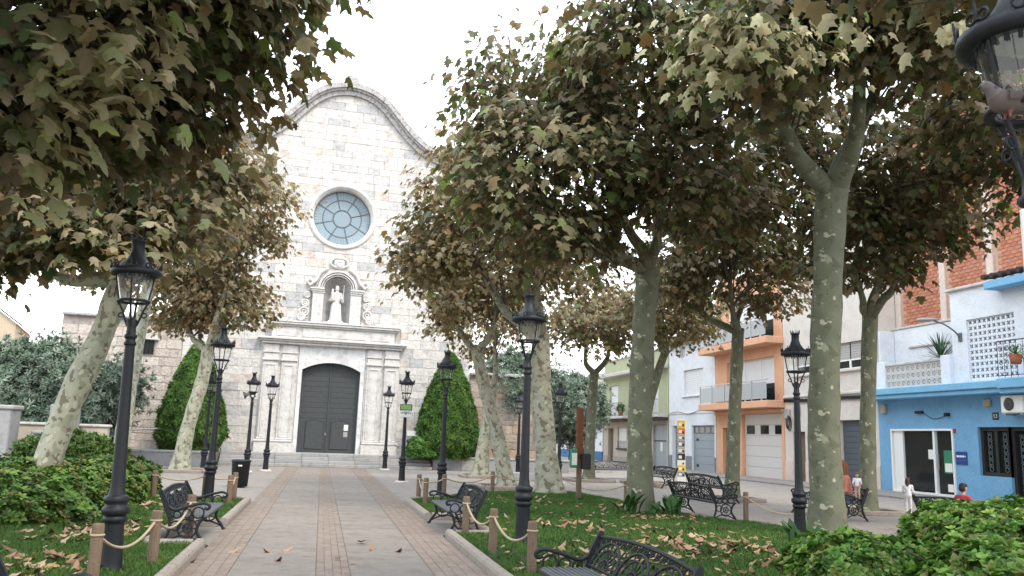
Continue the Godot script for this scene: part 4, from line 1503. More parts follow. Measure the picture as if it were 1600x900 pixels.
func blue_shop():
	var t := thing("blue_shop", "bright blue single-storey shop front with glass door and number 13", "shop", Vector3(HX, 0, -29.4), -PI * 0.5)
	var W := 12.0
	var s := ST()
	var holes := [[0.75, 0.06, 4.05, 2.4], [5.15, 0.86, 6.45, 2.45], [6.45, 0.15, 8.6, 2.45], [9.3, 0.86, 11.4, 2.45]]
	wall_with(s, 0, W, 0.0, 3.5, holes)
	shell(s, 0, W, 0, 3.5, 9)
	fin(s, M.blue, "wall", t)
	panel(t, M.ledge, "ledge", -0.1, 3.5, 6.9, 3.66, -0.1, 0.62, 0.02)
	panel(t, M.ledge, "ledge", -0.12, 3.66, 6.92, 3.9, -0.1, 0.7, 0.02)
	panel(t, M.ledge, "ledge", 6.93, 3.46, W, 3.62, -0.1, 0.7, 0.02)
	panel(t, M.ledge, "ledge", 6.94, 3.62, W, 3.93, -0.1, 0.8, 0.02)
	# shop window and door
	var d := frame(t, M.white_paint, 0.75, 0.06, 4.05, 2.4, -0.14, 0.07, 0.2, "shop_window")
	s = ST()
	bx(s, 0.83, 0.13, -0.9, 1.35, 2.33, -0.02)
	fin(s, M.white_paint, "splayed_jamb", d)
	panel(d, M.dark_glass, "pane", 1.36, 0.2, 2.98, 2.3, -0.12, -0.09, 0.004)
	s = ST()
	bx(s, 3.0, 0.06, -0.12, 3.1, 2.33, 0.02)
	fin(s, M.white_paint, "mullion", d)
	var gd := panel(d, M.dark_glass, "glass_door", 3.14, 0.14, 3.96, 2.3, -0.1, -0.07, 0.004)
	panel(gd, M.alu, "handle", 3.16, 0.95, 3.2, 1.5, -0.06, 0.0, 0.008)
	panel(gd, M.green_plastic, "poster", 3.42, 0.85, 3.86, 1.65, -0.07, -0.06, 0.002)
	panel(gd, M.paper, "poster", 3.46, 0.9, 3.82, 1.2, -0.06, -0.055, 0.002)
	panel(gd, M.paper, "notice", 3.55, 0.22, 3.82, 0.48, -0.07, -0.06, 0.002)
	panel(d, M.paper, "notice", 2.62, 1.32, 2.88, 1.66, -0.09, -0.08, 0.002)
	panel(t, M.red_plastic, "alarm", 4.06, 2.26, 4.16, 2.4, 0.0, 0.05, 0.01)
	# right window and door behind iron scrolls
	for q in [[5.15, 0.86, 6.45, 2.45, "window"], [6.45, 0.15, 8.6, 2.45, "entrance_door"], [9.3, 0.86, 11.4, 2.45, "window"]]:
		var w := panel(t, M.dark_glass, q[4], q[0] + 0.02, q[1], q[2] - 0.02, q[3], -0.24, -0.2, 0.005)
		frame(w, M.dark_frame, q[0] + 0.01, q[1] + 0.01, q[2] - 0.01, q[3] - 0.01, -0.2, 0.11, 0.1)
		var n := int((q[2] - q[0]) / 0.6)
		for k in range(1, n):
			var u: float = lerpf(q[0], q[2], float(k) / n)
			panel(w, M.dark_frame, "mullion", u - 0.06, q[1] + 0.12, u + 0.06, q[3] - 0.12, -0.2, -0.11, 0.01)
		for k in n:
			var u: float = lerpf(q[0], q[2], (k + 0.5) / n)
			s = ST()
			var y: float = q[1] + 0.22
			while y < q[3] - 0.2:
				ring(s, Vector3(u, y, -0.17), 0.075, 0.012, Vector3(0, 0, 1), 12, 5)
				ring(s, Vector3(u + 0.04, y + 0.1, -0.17), 0.045, 0.01, Vector3(0, 0, 1), 10, 5)
				ring(s, Vector3(u - 0.05, y + 0.12, -0.17), 0.04, 0.01, Vector3(0, 0, 1), 10, 5)
				y += 0.21
			fin(s, M.zinc, "scroll_grille", w)
	s = ST()
	bx(s, 6.3, 0.0, -0.1, 8.8, 0.15, 0.5)
	fin(s, M.dark_frame, "threshold", t)
	# plates and fittings
	var sg := panel(t, M.navy, "name_plate", 4.1, 1.18, 4.62, 1.62, 0.0, 0.03, 0.005)
	for k in 5: panel(sg, M.white_paint, "letter", 4.15 + k * 0.075, 1.43, 4.21 + k * 0.075, 1.495, 0.03, 0.034, 0.001)
	panel(sg, M.white_paint, "emblem", 4.53, 1.455, 4.59, 1.472, 0.03, 0.034, 0.001)
	panel(sg, M.white_paint, "emblem", 4.551, 1.435, 4.569, 1.492, 0.0345, 0.036, 0.0005)
	panel(sg, M.bluepaint, "small_print", 4.16, 1.32, 4.56, 1.34, 0.03, 0.033, 0.001)
	var nb := panel(t, M.dark_frame, "number_plate", 5.85, 2.68, 6.1, 2.92, 0.0, 0.02, 0.004)
	text("13", nb, Vector3(5.975, 2.8, 0.022), 0.17, M.white_paint, 0)
	panel(t, M.beige, "vent_box", 0.28, 3.0, 0.55, 3.35, 0.0, 0.12, 0.02)
	panel(t, M.beige, "vent_box", 5.55, 3.12, 5.85, 3.36, 0.0, 0.1, 0.02)
	panel(t, M.dark, "loudspeaker", 2.2, 2.95, 2.6, 3.05, 0.0, 0.1, 0.02)
	panel(t, M.dark, "lamp_socket", 3.8, 2.83, 3.95, 2.95, 0.0, 0.2, 0.03)
	s = ST()
	tube(s, curve([Vector3(2.6, 3.0, 0.03), Vector3(3.1, 2.75, 0.03), Vector3(3.8, 2.86, 0.03)], 6), 0.012, 4)
	fin(s, M.dark, "cable", t)
	# air conditioner
	var ac := thing("air_conditioner", "white air conditioning unit bolted under the blue ledge", "air conditioner", Vector3(HX, 0, -29.4), -PI * 0.5)
	panel(ac, M.white_paint, "casing", 6.65, 2.86, 7.55, 3.42, 0.06, 0.42, 0.03)
	s = ST()
	lathe(s, [Vector2(0, 0), Vector2(0.2, 0), Vector2(0.2, 0.02), Vector2(0, 0.02)], 20, Transform3D(Basis(Vector3.RIGHT, PI * 0.5), Vector3(7.0, 3.14, 0.415)))
	fin(s, M.dark_frame, "fan_opening", ac)
	for k in 4:
		s = ST()
		ring(s, Vector3(7.0, 3.14, 0.445), 0.05 + k * 0.05, 0.005, Vector3(0, 0, 1), 20, 4)
		fin(s, M.granite2, "grille_ring", ac)
	for u in [6.75, 7.4]: panel(ac, M.alu, "bracket", u, 2.8, u + 0.05, 2.86, 0.0, 0.4, 0.005)
	# roof terrace with lattice balustrade, seen against a white back wall
	var b := thing("terrace_balustrade", "white pierced concrete balustrade on the blue shop terrace", "balustrade", Vector3(HX, 0, -29.4), -PI * 0.5)
	panel(b, M.white, "pier", -0.05, 3.9, 0.7, 5.0, -0.1, 0.15, 0.02)
	panel(b, M.white, "pier", 3.75, 3.9, 4.2, 4.98, -0.1, 0.15, 0.02)
	panel(b, M.concrete, "rail", 0.7, 4.8, 3.75, 4.9, -0.08, 0.13, 0.02)
	panel(b, M.concrete, "sole", 0.7, 3.9, 3.75, 3.97, -0.06, 0.12, 0.01)
	var star := star_block(0.275, 0.1)
	for i in 11:
		for j in 3:
			var o := inst(star, M.concrete, "lattice_block", b)
			o.position = Vector3(0.7 + 0.277 * (i + 0.5), 3.97 + 0.277 * (j + 0.5), 0.03)
	var w := thing("terrace_wall", "plain white wall closing the back of the shop terrace", "wall", Vector3(HX, 0, -29.4), -PI * 0.5)
	panel(w, M.white, "wall", 0.01, 3.5, 4.15, 6.35, -0.95, -0.8, 0.01)
	panel(w, M.white, "side_wall", 0.01, 3.91, 0.12, 6.3, -0.79, -0.12, 0.01)
	panel(w, M.concrete, "cap", 0.01, 6.36, 4.15, 6.44, -0.99, -0.75, 0.01)
	panel(w, M.concrete, "coping_step", 1.0, 5.55, 3.2, 5.62, -0.79, -0.72, 0.01)
	# upper white house with pierced screen
	var h := house("white_upper_house", "white upper storey with a large pierced block screen above the blue shop", -29.4)
	s = ST()
	wall_with(s, 4.2, 13.0, 3.93, 7.2, [[4.92, 4.05, 6.98, 6.12], [8.2, 4.2, 9.6, 6.2]], -0.02, 0.3)
	quad(s, Vector3(4.2, 3.93, -9), Vector3(4.2, 7.2, -9), Vector3(4.2, 7.2, -0.02), Vector3(4.2, 3.93, -0.02))
	quad(s, Vector3(4.2, 7.2, -0.02), Vector3(4.2, 7.2, -9), Vector3(13, 7.2, -9), Vector3(13, 7.2, -0.02))
	quad(s, Vector3(13, 3.93, -0.02), Vector3(13, 7.2, -0.02), Vector3(13, 7.2, -9), Vector3(13, 3.93, -9))
	quad(s, Vector3(13, 3.93, -9), Vector3(13, 7.2, -9), Vector3(4.2, 7.2, -9), Vector3(4.2, 3.93, -9))
	quad(s, Vector3(4.2, 3.93, -0.02), Vector3(13, 3.93, -0.02), Vector3(13, 3.93, -9), Vector3(4.2, 3.93, -9))
	fin(s, M.white, "wall", h)
	panel(h, M.dark_frame, "window", 8.2, 4.2, 9.6, 6.2, -0.34, -0.3, 0.005)
	var pet := petal_block(0.207, 0.06)
	panel(h, M.rubble[0], "added_partition", 4.25, 3.95, 12.9, 7.15, -3.1, -3.0, 0.01)  # unseen brown wall added so the screen openings stay dark
	for i in 10:
		for j in 10:
			var o := inst(pet, M.white, "screen_block", h)
			o.position = Vector3(4.92 + 0.206 * (i + 0.5), 4.05 + 0.207 * (j + 0.5), -0.12)
	panel(h, M.concrete, "roof_edge", 4.1, 7.2, 13, 7.3, -9, 0.12, 0.02)
	panel(h, M.ledge, "awning", 6.4, 6.9, 9.4, 7.15, -0.02, 0.55, 0.02)
	for k in 9:
		s = ST()
		tube(s, [Vector3(6.45 + k * 0.36, 7.3, 0.6), Vector3(6.45 + k * 0.36, 7.45, -0.3)], 0.09, 6)
		fin(s, M.dark_tile, "awning_tile", h)
	var rl := railing(h, 6.75, 8.8, 3.95, 5.15, 0.5, 8)
	for k in 8:
		s = ST()
		ring(s, Vector3(6.88 + k * 0.255, 4.9, 0.5), 0.08, 0.01, Vector3(0, 0, 1), 12, 5)
		ring(s, Vector3(6.88 + k * 0.255, 4.45, 0.5), 0.06, 0.01, Vector3(0, 0, 1), 12, 5)
		fin(s, M.iron, "railing_scroll", rl)
	# street lamp on the wall
	var sl := thing("wall_lamp", "grey street lamp on a curved arm fixed to the white wall", "lamp", Vector3(HX, 0, -29.4), -PI * 0.5)
	s = ST()
	tube(s, curve([Vector3(4.62, 5.5, 0.0), Vector3(4.6, 5.75, 0.2), Vector3(4.5, 6.0, 0.55), Vector3(4.35, 6.1, 0.8)], 5), 0.03, 6)
	fin(s, M.zinc, "arm", sl)
	panel(sl, M.zinc, "wall_plate", 4.54, 5.4, 4.7, 5.7, -0.02, 0.03, 0.008)
	s = ST()
	lathe(s, [Vector2(0, -0.35), Vector2(0.08, -0.33), Vector2(0.15, -0.1), Vector2(0.16, 0.15), Vector2(0.11, 0.32), Vector2(0, 0.36)], 12, Transform3D(Basis(Vector3(0, 0, 1), PI * 0.5).rotated(Vector3.UP, 0.9).scaled_local(Vector3(0.45, 1, 1)), Vector3(4.22, 6.16, 0.95)))
	fin(s, M.granite2, "head", sl)
	# brick party wall behind
	var bw := thing("brick_wall", "tall bare orange brick wall with pale concrete piers behind the shop", "wall", Vector3(22.52, 0, -29.35), -PI * 0.5)
	s = ST()
	bx(s, 0, 0, -0.3, 20, 14.5, 0)
	fin(s, M.brick_mortar, "mortar", bw)
	for u in [0.0, 2.55, 4.9, 7.6, 11.6, 16.0]: panel(bw, M.pink, "pier", u, 0, u + 0.3, 14.5, -0.05, 0.06, 0.01)
	var bs := ST()
	cbox(bs, Vector3.ZERO, Vector3(0.288, 0.118, 0.04), 0.006)
	bs.generate_normals()
	var bm := bs.commit()
	var lots := []
	for k in 4: lots.append([])
	var cnt := 0
	for j in range(0, 66):
		var y := 5.9 + j * 0.13
		for i in 66:
			var u := (0.15 if j % 2 else 0.0) + i * 0.3
			if u < 0.5 or (u > 2.4 and u < 3.05) or (u > 4.75 and u < 5.4) or (u > 7.45 and u < 8.1) or (u > 11.45 and u < 12.1) or (u > 15.85 and u < 16.5): continue
			var p := Vector3(u, y, rng.randf_range(0.0, 0.012))
			if u < 4.9 and y > 6.3 and y < 9.0 and cnt < 300:
				cnt += 1
				inst(bm, M.brick[rng.randi() % 4], "brick", bw).position = p
			else:
				lots[rng.randi() % 4].append(Transform3D(Basis(), p))
	for k in 4: many(bm, M.brick[k], lots[k], [], "brick", bw)
	# spiky plant in a pot on the terrace
	var yu := thing("terrace_palm", "spiky green yucca standing on the shop terrace", "plant", Vector3(HX + 0.4, 4.0, -26.25), 0)
	s = ST()
	lathe(s, [Vector2(0, 0), Vector2(0.2, 0), Vector2(0.26, 0.5), Vector2(0.22, 0.5), Vector2(0, 0.45)], 12)
	fin(s, M.terracotta, "pot", yu)
	spikes(yu, Vector3(0, 0.95, 0), 70, 1.15, Color(0.07, 0.14, 0.06), 8)
	var fp := thing("hanging_planter", "terracotta planter with leafy plant on the iron balcony rail", "flower pot", Vector3(HX - 0.62, 4.35, -21.8), 0)
	s = ST()
	lathe(s, [Vector2(0, 0), Vector2(0.14, 0), Vector2(0.2, 0.3), Vector2(0.16, 0.3), Vector2(0, 0.26)], 12)
	fin(s, M.terracotta, "pot", fp)
	spikes(fp, Vector3(0, 0.3, 0), 36, 0.5, Color(0.10, 0.18, 0.07), 9)

func spikes(parent: Node, c: Vector3, n: int, l: float, col: Color, sd: int):
	var g := RandomNumberGenerator.new()
	g.seed = sd
	for i in n:
		var a := g.randf() * TAU
		var e := g.randf_range(-0.2, 1.4)
		var d := Vector3(cos(a) * cos(e), sin(e), sin(a) * cos(e))
		var side := d.cross(Vector3.UP).normalized() * 0.022
		var s := ST()
		var m := c + d * l * 0.55 + Vector3(0, 0.03, 0)
		var tip := c + d * l - Vector3(0, 0.12, 0)
		s.set_color(col * g.randf_range(0.7, 1.3))
		quad(s, c - side * 0.6, m - side, m + side, c + side * 0.6)
		tri(s, m - side, tip, m + side)
		fin(s, M.blade, "leaf", parent)

func text(words: String, parent: Node, at: Vector3, size: float, m: Material, dy: int):
	var tm := TextMesh.new()
	tm.text = words
	tm.font_size = 64
	tm.pixel_size = size / 64.0
	tm.depth = 0.004
	var f := SystemFont.new()
	f.font_names = PackedStringArray(["Droid Sans"])
	tm.font = f
	var o := inst(tm, m, "lettering", parent)
	o.position = at
	return o

# ---------------------------------------------------------------- background at the left
func far_left():
	var t := thing("ochre_house", "plain ochre house gable at the far left behind the grey-green tree", "house", Vector3(-27.5, 0, -66), 0.2)
	var s := ST()
	extrude(s, PackedVector2Array([Vector2(-7, 0), Vector2(5.2, 0), Vector2(5.2, 8.6), Vector2(0.5, 12.0), Vector2(-7, 13.5)]), -9, 0)
	fin(s, M.ochre, "wall", t)
	s = ST()
	quad(s, Vector3(5.5, 8.55, 0.3), Vector3(0.5, 12.2, 0.3), Vector3(0.5, 12.2, -9.2), Vector3(5.5, 8.55, -9.2))
	fin(s, M.dark_tile, "roof", t)
	panel(t, M.shutter_grey, "window", -3.5, 5.0, -2.3, 7.0, -0.05, 0.03, 0.02)
	t = thing("low_houses", "low house with brown roof edge behind the grey-green tree", "house", Vector3(-21, 0, -70), 0.1)
	s = ST()
	bx(s, -6, 0, -8, 9, 7.0, 0)
	fin(s, M.pink, "wall", t)
	panel(t, M.tile_roof, "roof", -6.2, 7.0, 9.2, 7.3, -8, 0.4, 0.03)
	panel(t, M.shutter_grey, "window", 1.0, 4.0, 2.2, 5.8, -0.05, 0.03, 0.02)
	panel(t, M.granite2, "chimney", 4.0, 7.3, 5.6, 8.4, -3, -1.5, 0.03)
	# stone gate pier, pale low wall, dark stepped pedestal
	t = thing("stone_pier", "grey stone pier beside the pale low wall at far left", "pier", Vector3(-8.75, 0, -25.9))
	panel(t, M.granite, "shaft", -0.5, 0, 0.42, 1.85, -0.4, 0.4, 0.03)
	panel(t, M.granite2, "cap", -0.55, 1.85, 0.47, 1.97, -0.45, 0.45, 0.03)
	t = thing("low_wall", "pale beige low wall behind the left hedge", "wall", Vector3(-8.6, 0, -27.2))
	panel(t, M.beige, "wall", -0.9, 0, 2.4, 1.45, -0.15, 0.15, 0.02)
	panel(t, M.concrete, "cap", -0.95, 1.45, 2.45, 1.53, -0.2, 0.2, 0.02)
	t = thing("stepped_pedestal", "dark stone stepped pedestal between low wall and leaning tree", "pedestal", Vector3(-7.4, 0, -26.6))
	panel(t, M.granite3, "lower_block", -0.5, 0, 0.5, 1.2, -0.5, 0.5, 0.03)
	panel(t, M.granite3, "moulding", -0.55, 1.2, 0.55, 1.3, -0.55, 0.55, 0.03)
	panel(t, M.granite3, "upper_block", -0.2, 1.3, 0.45, 2.05, -0.35, 0.35, 0.03)
	# handrail of the ramp
	t = thing("handrail", "thin pale handrail running along the rubble wall left of the clipped conifer", "handrail", Vector3(0.25, 0, -40.98), deg_to_rad(3.0))
	s = ST()
	tube(s, [Vector3(-12, 0.95, 2.2), Vector3(-6.6, 1.5, 2.2)], 0.03, 6)
	fin(s, M.alu, "rail", t)
	for k in 4:
		s = ST()
		var q := k / 3.0
		tube(s, [Vector3(lerpf(-11.8, -6.8, q), 0.5, 2.2), Vector3(lerpf(-11.8, -6.8, q), lerpf(0.97, 1.48, q), 2.2)], 0.02, 5)
		fin(s, M.alu, "post", t)

# ---------------------------------------------------------------- plane trees
# trunk: points with radii; blobs: [centre, half sizes, leaves]
func plane_tree(label: String, trunk: Array, rad: Array, blobs: Array, bark: Material, sd: int, loose: int, leaf := 0.24, green_shade := 0.0, dense := 0.85, mains := 3, tan := 1.0):
	var g := RandomNumberGenerator.new()
	g.seed = sd
	var base: Vector3 = trunk[0]
	var t := thing("plane_tree", label, "tree", base, 0.0, "plane trees of the square")
	# trunk with a flared foot and slight swellings
	var pts := curve(trunk, 8)
	var rr := []
	var wob := FastNoiseLite.new()
	wob.seed = sd
	wob.frequency = 0.9
	for i in pts.size():
		var f := float(i) / (pts.size() - 1) * (rad.size() - 1)
		var k := mini(int(f), rad.size() - 2)
		var r: float = lerpf(rad[k], rad[k + 1], f - k)
		var h: float = pts[i].y
		r *= 1.0 + 0.55 * exp(-h * 4.5) + 0.10 * wob.get_noise_1d(h * 1.6)
		rr.append(r)
		pts[i] -= base
	pts[0].y -= 0.1
	var s := ST()
	tube(s, pts, rr, 20, true, wob, 0.09)
	fin(s, bark, "trunk", t)
	var top: Vector3 = pts[pts.size() - 1]
	var top_r: float = rr[rr.size() - 1]
	# limbs, one to each part of the crown, with boughs and twigs
	var xs := []
	var cs := []
	var own := []
	var lines := []
	for b in blobs:
		var c: Vector3 = b[0] - base
		var hs: Vector3 = b[1]
		var bend := Vector3(g.randf_range(-0.3, 0.3), 0.0, g.randf_range(-0.3, 0.3))
		var start := top - Vector3(0, top_r * 0.6, 0)
		var r_from := top_r * 0.72
		if lines.size() >= mains:        # the other boughs leave the main limbs
			var best := 1e9
			for ln in lines:
				for i in range(int(ln[0].size() * 0.3), int(ln[0].size() * 0.75)):
					var dd: float = ln[0][i].distance_to(c) + 0.5 * absf(ln[0][i].y - c.y + 0.6)
					if dd < best:
						best = dd
						start = ln[0][i]
						r_from = ln[1][i] * 0.8
		var mid := start.lerp(c, 0.45) + Vector3(0, -0.12 * start.distance_to(c), 0) * (1.0 if c.y - start.y < 1.5 * Vector2(c.x - start.x, c.z - start.z).length() else 0.2) + bend
		var line := curve([start, start.lerp(mid, 0.5) + bend * 0.5, mid, mid.lerp(c, 0.6) + Vector3(g.randf_range(-0.25, 0.25), 0.1, g.randf_range(-0.25, 0.25)), c + Vector3(0, hs.y * 0.35, 0)], 5)
		var lr := []
		var r0: float = r_from if lines.size() < mains else minf(r_from, 0.05 + 0.03 * hs.length())
		for i in line.size(): lr.append(lerpf(r0, 0.03, pow(float(i) / (line.size() - 1), 0.9)))
		lines.append([line, lr])
		s = ST()
		tube(s, line, lr, 10, true, wob, 0.12)
		var limb := fin(s, bark if r0 > 0.09 else M.branch, "limb", t)
		s = ST()
		var vol: float = hs.x * hs.y * hs.z
		var n_cl := int(clampf(10.0 + vol * 3.2, 10, 60))
		var per := int(float(b[2]) * dense / n_cl)
		for k in n_cl:
			var d := Vector3(g.randfn(), g.randfn(), g.randfn()).normalized()
			var q := c + d * hs * pow(g.randf_range(0.12, 1.0), 0.45)
			var li := int(g.randf_range(0.45, 1.0) * (line.size() - 1))
			var from: Vector3 = line[li]
			var m := from.lerp(q, 0.5) + Vector3(g.randf_range(-0.2, 0.2), 0.18, g.randf_range(-0.2, 0.2))
			tube(s, curve([from, m, q], 3), [0.028, 0.024, 0.02, 0.016, 0.012, 0.009, 0.005], 4, false)
			var spread := (0.34 if loose > 200 else 0.30) + 0.08 * g.randf()
			var tone := g.randf()
			for j in per:
				var off := Vector3(g.randfn(), g.randfn() * 0.75, g.randfn()) * spread
				var p := q + off
				var outw := (p - c) / hs
				var hor := Vector3(outw.x, 0, outw.z) + Vector3(g.randf_range(-1, 1), 0, g.randf_range(-1, 1)) * 0.8
				var tip := (hor.normalized() * 0.75 + Vector3(0, -g.randf_range(0.1, 1.1), 0) + Vector3(g.randf_range(-0.3, 0.3), 0, g.randf_range(-0.3, 0.3))).normalized()
				var nrm := (Vector3(0, 1, 0) + hor * 0.5 + Vector3(g.randf_range(-0.6, 0.6), g.randf_range(-0.3, 0.3), g.randf_range(-0.6, 0.6)))
				nrm = (nrm - tip * nrm.dot(tip)).normalized()
				var z := leaf * g.randf_range(0.45, 1.2)
				xs.append(Transform3D(Basis(tip.cross(nrm), tip, nrm).scaled(Vector3(z, z, z)), p))
				var ci: int
				var v := g.randf() * 0.65 + tone * 0.35 - green_shade  # greener, darker leaf mix; on the top left tree it paints shade
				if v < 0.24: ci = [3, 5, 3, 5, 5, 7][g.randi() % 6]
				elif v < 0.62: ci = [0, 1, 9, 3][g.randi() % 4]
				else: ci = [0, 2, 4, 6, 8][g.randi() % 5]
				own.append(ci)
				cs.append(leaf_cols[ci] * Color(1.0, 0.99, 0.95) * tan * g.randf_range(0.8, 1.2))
		fin(s, M.branch, "twigs", limb)
	# the leaves nearest the viewer one by one, the others as a mass
	var eye := Vector3(0, 1.55, 0) - base
	var order := range(xs.size())
	var taken_one := {}
	if loose > 0:
		var dist := []
		for i in xs.size(): dist.append(xs[i].origin.distance_squared_to(eye))
		order.sort_custom(func(a, b): return dist[a] < dist[b])
		var got := 0
		for i in order:
			var w: Vector3 = xs[i].origin + base - Vector3(0, 1.55, 0)
			# only those in view
			var yaw := deg_to_rad(12.35)
			var dep := w.x * sin(yaw) - w.z * cos(yaw)
			var lat := w.x * cos(yaw) + w.z * sin(yaw)
			if dep < 1.0 or absf(lat / dep) > 0.62 or w.y / dep > 0.56: continue
			taken_one[i] = true
			var o := inst(leaf_mesh if i % 2 == 0 else leaf_mesh_b, leaf_mats[own[i]], "leaf", t)
			o.transform = xs[i]
			got += 1
			if got >= loose: break
	for v in 2:
		var xr := []
		var cr := []
		for i in xs.size():
			if i % 2 == v and not taken_one.has(i):
				xr.append(xs[i])
				cr.append(cs[i])
		many(leaf_mesh if v == 0 else leaf_mesh_b, M.leaf, xr, cr, "crown", t)

func V(x: float, y: float, z: float) -> Vector3:
	return Vector3(x, y, z)

func trees():
	plane_tree("leafy plane tree with shade put into its leaf colours, overhanging the top left corner, its trunk out of the picture", [V(-5.2, 0, -7.2), V(-5.1, 2, -7.2), V(-4.8, 4.4, -7.5)], [0.24, 0.22, 0.2],
		[[V(-2.75, 5.3, -8.8), V(1.5, 0.95, 1.3), 1500], [V(-1.75, 5.8, -9.0), V(0.85, 0.8, 1.0), 700], [V(-3.4, 4.35, -8.7), V(1.0, 0.8, 0.9), 800], [V(-1.05, 6.5, -9.1), V(0.6, 0.5, 0.7), 240], [V(-2.6, 5.2, -10.0), V(1.1, 0.6, 0.9), 800], [V(-3.8, 5.9, -8.2), V(1.6, 1.2, 1.5), 1300], [V(-1.9, 6.7, -8.4), V(1.1, 0.7, 1.0), 700], [V(-6.5, 6.2, -7.0), V(1.8, 1.3, 2.0), 900], [V(-5.0, 5.0, -9.5), V(1.3, 1.0, 1.3), 800], [V(-3.6, 7.3, -6.6), V(3.0, 1.0, 2.4), 2600], [V(-1.9, 7.5, -7.0), V(1.6, 0.8, 1.8), 1200], [V(-6.2, 7.4, -8.6), V(2.2, 1.0, 2.2), 1400]], M.bark, 101, 300, 0.235, 0.10, 1.15)  # leaf mix shifted darker to paint shade; overhead crown parts added to cast it
	plane_tree("plane tree with thick grey trunk leaning right behind the left lamp post", [V(-5.0, 0, -16.9), V(-4.55, 1.9, -16.8), V(-4.1, 3.2, -16.65), V(-3.8, 4.3, -16.5)], [0.25, 0.235, 0.22, 0.22],
		[[V(-4.7, 5.6, -16.4), V(2.0, 1.0, 1.7), 2300], [V(-3.0, 6.3, -16.4), V(1.5, 0.95, 1.5), 1500], [V(-6.1, 4.85, -17.3), V(1.3, 0.75, 1.4), 1200], [V(-3.9, 4.75, -15.9), V(1.0, 0.45, 0.9), 500], [V(-5.5, 6.6, -17.5), V(2.2, 1.0, 1.8), 1500]], M.bark_pale, 102, 200, 0.24)
	plane_tree("slim plane tree trunk just right of the left lamp post", [V(-6.0, 0, -28.0), V(-5.95, 3.0, -28.2), V(-5.7, 6.0, -28.0)], [0.24, 0.21, 0.18],
		[[V(-5.6, 8.0, -27.4), V(2.3, 1.6, 2.2), 3200], [V(-3.9, 8.5, -26.0), V(1.6, 1.3, 1.7), 1900], [V(-7.5, 7.0, -28.5), V(1.8, 1.2, 1.8), 1500]], M.bark_pale, 103, 0, 0.2, -0.12, 0.85, 3, 1.35)
	plane_tree("pale-trunked plane tree in front of the left clipped conifer", [V(-4.75, 0, -31.5), V(-4.6, 1.6, -31.5), V(-4.3, 3.2, -31.6), V(-4.2, 4.4, -31.6)], [0.30, 0.25, 0.23, 0.21],
		[[V(-3.95, 7.0, -31.8), V(2.4, 2.0, 2.2), 5200], [V(-3.1, 9.4, -30.8), V(1.7, 1.7, 1.9), 3000], [V(-5.3, 6.2, -32.3), V(1.7, 1.2, 1.8), 2200]], M.bark_pale, 104, 0, 0.2, -0.14, 0.85, 3, 1.45)
	plane_tree("large forked plane tree with olive trunk rising from the right hedge", [V(9.15, 0, -14.1), V(9.1, 2.4, -14.0), V(9.2, 4.8, -13.9), V(9.3, 6.6, -13.8)], [0.31, 0.28, 0.265, 0.33],
		[[V(7.3, 9.4, -12.8), V(1.5, 1.2, 1.5), 1500], [V(10.2, 9.3, -12.4), V(1.7, 1.3, 1.6), 1800], [V(8.6, 9.8, -11.8), V(1.8, 1.2, 1.8), 1700], [V(5.8, 7.6, -10.7), V(1.2, 0.8, 1.1), 900], [V(9.4, 8.3, -11.0), V(1.5, 1.0, 1.4), 1200], [V(7.2, 8.0, -12.4), V(1.1, 0.7, 1.0), 700], [V(7.4, 9.6, -10.6), V(1.6, 1.0, 1.4), 1100], [V(9.0, 10.4, -10.2), V(2.6, 1.1, 2.3), 1900]], M.bark, 105, 250, 0.23, 0.09, 0.85, 3)
	plane_tree("straight plane tree with strap-leaved plants around its foot", [V(6.86, 0, -17.56), V(6.82, 2.0, -17.5), V(6.9, 4.0, -17.5), V(7.0, 5.6, -17.5)], [0.29, 0.265, 0.25, 0.27],
		[[V(4.7, 7.8, -15.3), V(1.6, 1.4, 1.6), 2300], [V(6.5, 7.3, -15.0), V(1.5, 1.2, 1.5), 1900], [V(3.3, 7.0, -15.7), V(1.05, 1.1, 1.3), 1300], [V(4.4, 5.9, -15.8), V(1.3, 0.6, 1.2), 1000], [V(3.2, 9.2, -16.8), V(0.7, 1.3, 0.8), 420], [V(5.3, 9.0, -14.0), V(1.6, 1.1, 1.5), 1500], [V(8.4, 7.3, -16.8), V(1.5, 1.3, 1.4), 1700], [V(6.4, 9.6, -16.5), V(2.4, 1.1, 2.2), 1900]], M.bark, 106, 250, 0.23, 0.10)
	plane_tree("thick pale spotted plane tree trunk behind the middle lamp post", [V(6.3, 0, -22.9), V(6.1, 1.6, -22.9), V(5.95, 3.2, -22.9), V(5.9, 4.5, -22.9)], [0.36, 0.31, 0.27, 0.27],
		[[V(3.15, 7.4, -21.8), V(1.5, 1.5, 1.7), 2600], [V(5.0, 7.1, -21.5), V(1.6, 1.4, 1.6), 2400], [V(3.4, 8.9, -21.4), V(1.0, 0.9, 1.2), 600], [V(2.3, 6.4, -22.5), V(0.9, 0.8, 1.0), 900], [V(6.6, 6.6, -23.2), V(1.4, 1.0, 1.4), 1300]], M.bark_pale, 107, 0, 0.2, -0.12, 0.85, 3, 1.40)
	plane_tree("spotted plane tree with trunk leaning left over the square", [V(5.75, 0, -26.0), V(5.4, 1.6, -26.0), V(4.95, 3.0, -26.0), V(4.6, 4.3, -26.0)], [0.27, 0.22, 0.20, 0.19],
		[[V(3.4, 6.1, -25.6), V(1.4, 1.1, 1.5), 2000], [V(5.2, 6.3, -26.0), V(1.5, 1.1, 1.5), 1700]], M.bark_pale, 108, 0, 0.2, -0.12, 0.85, 3, 1.40)
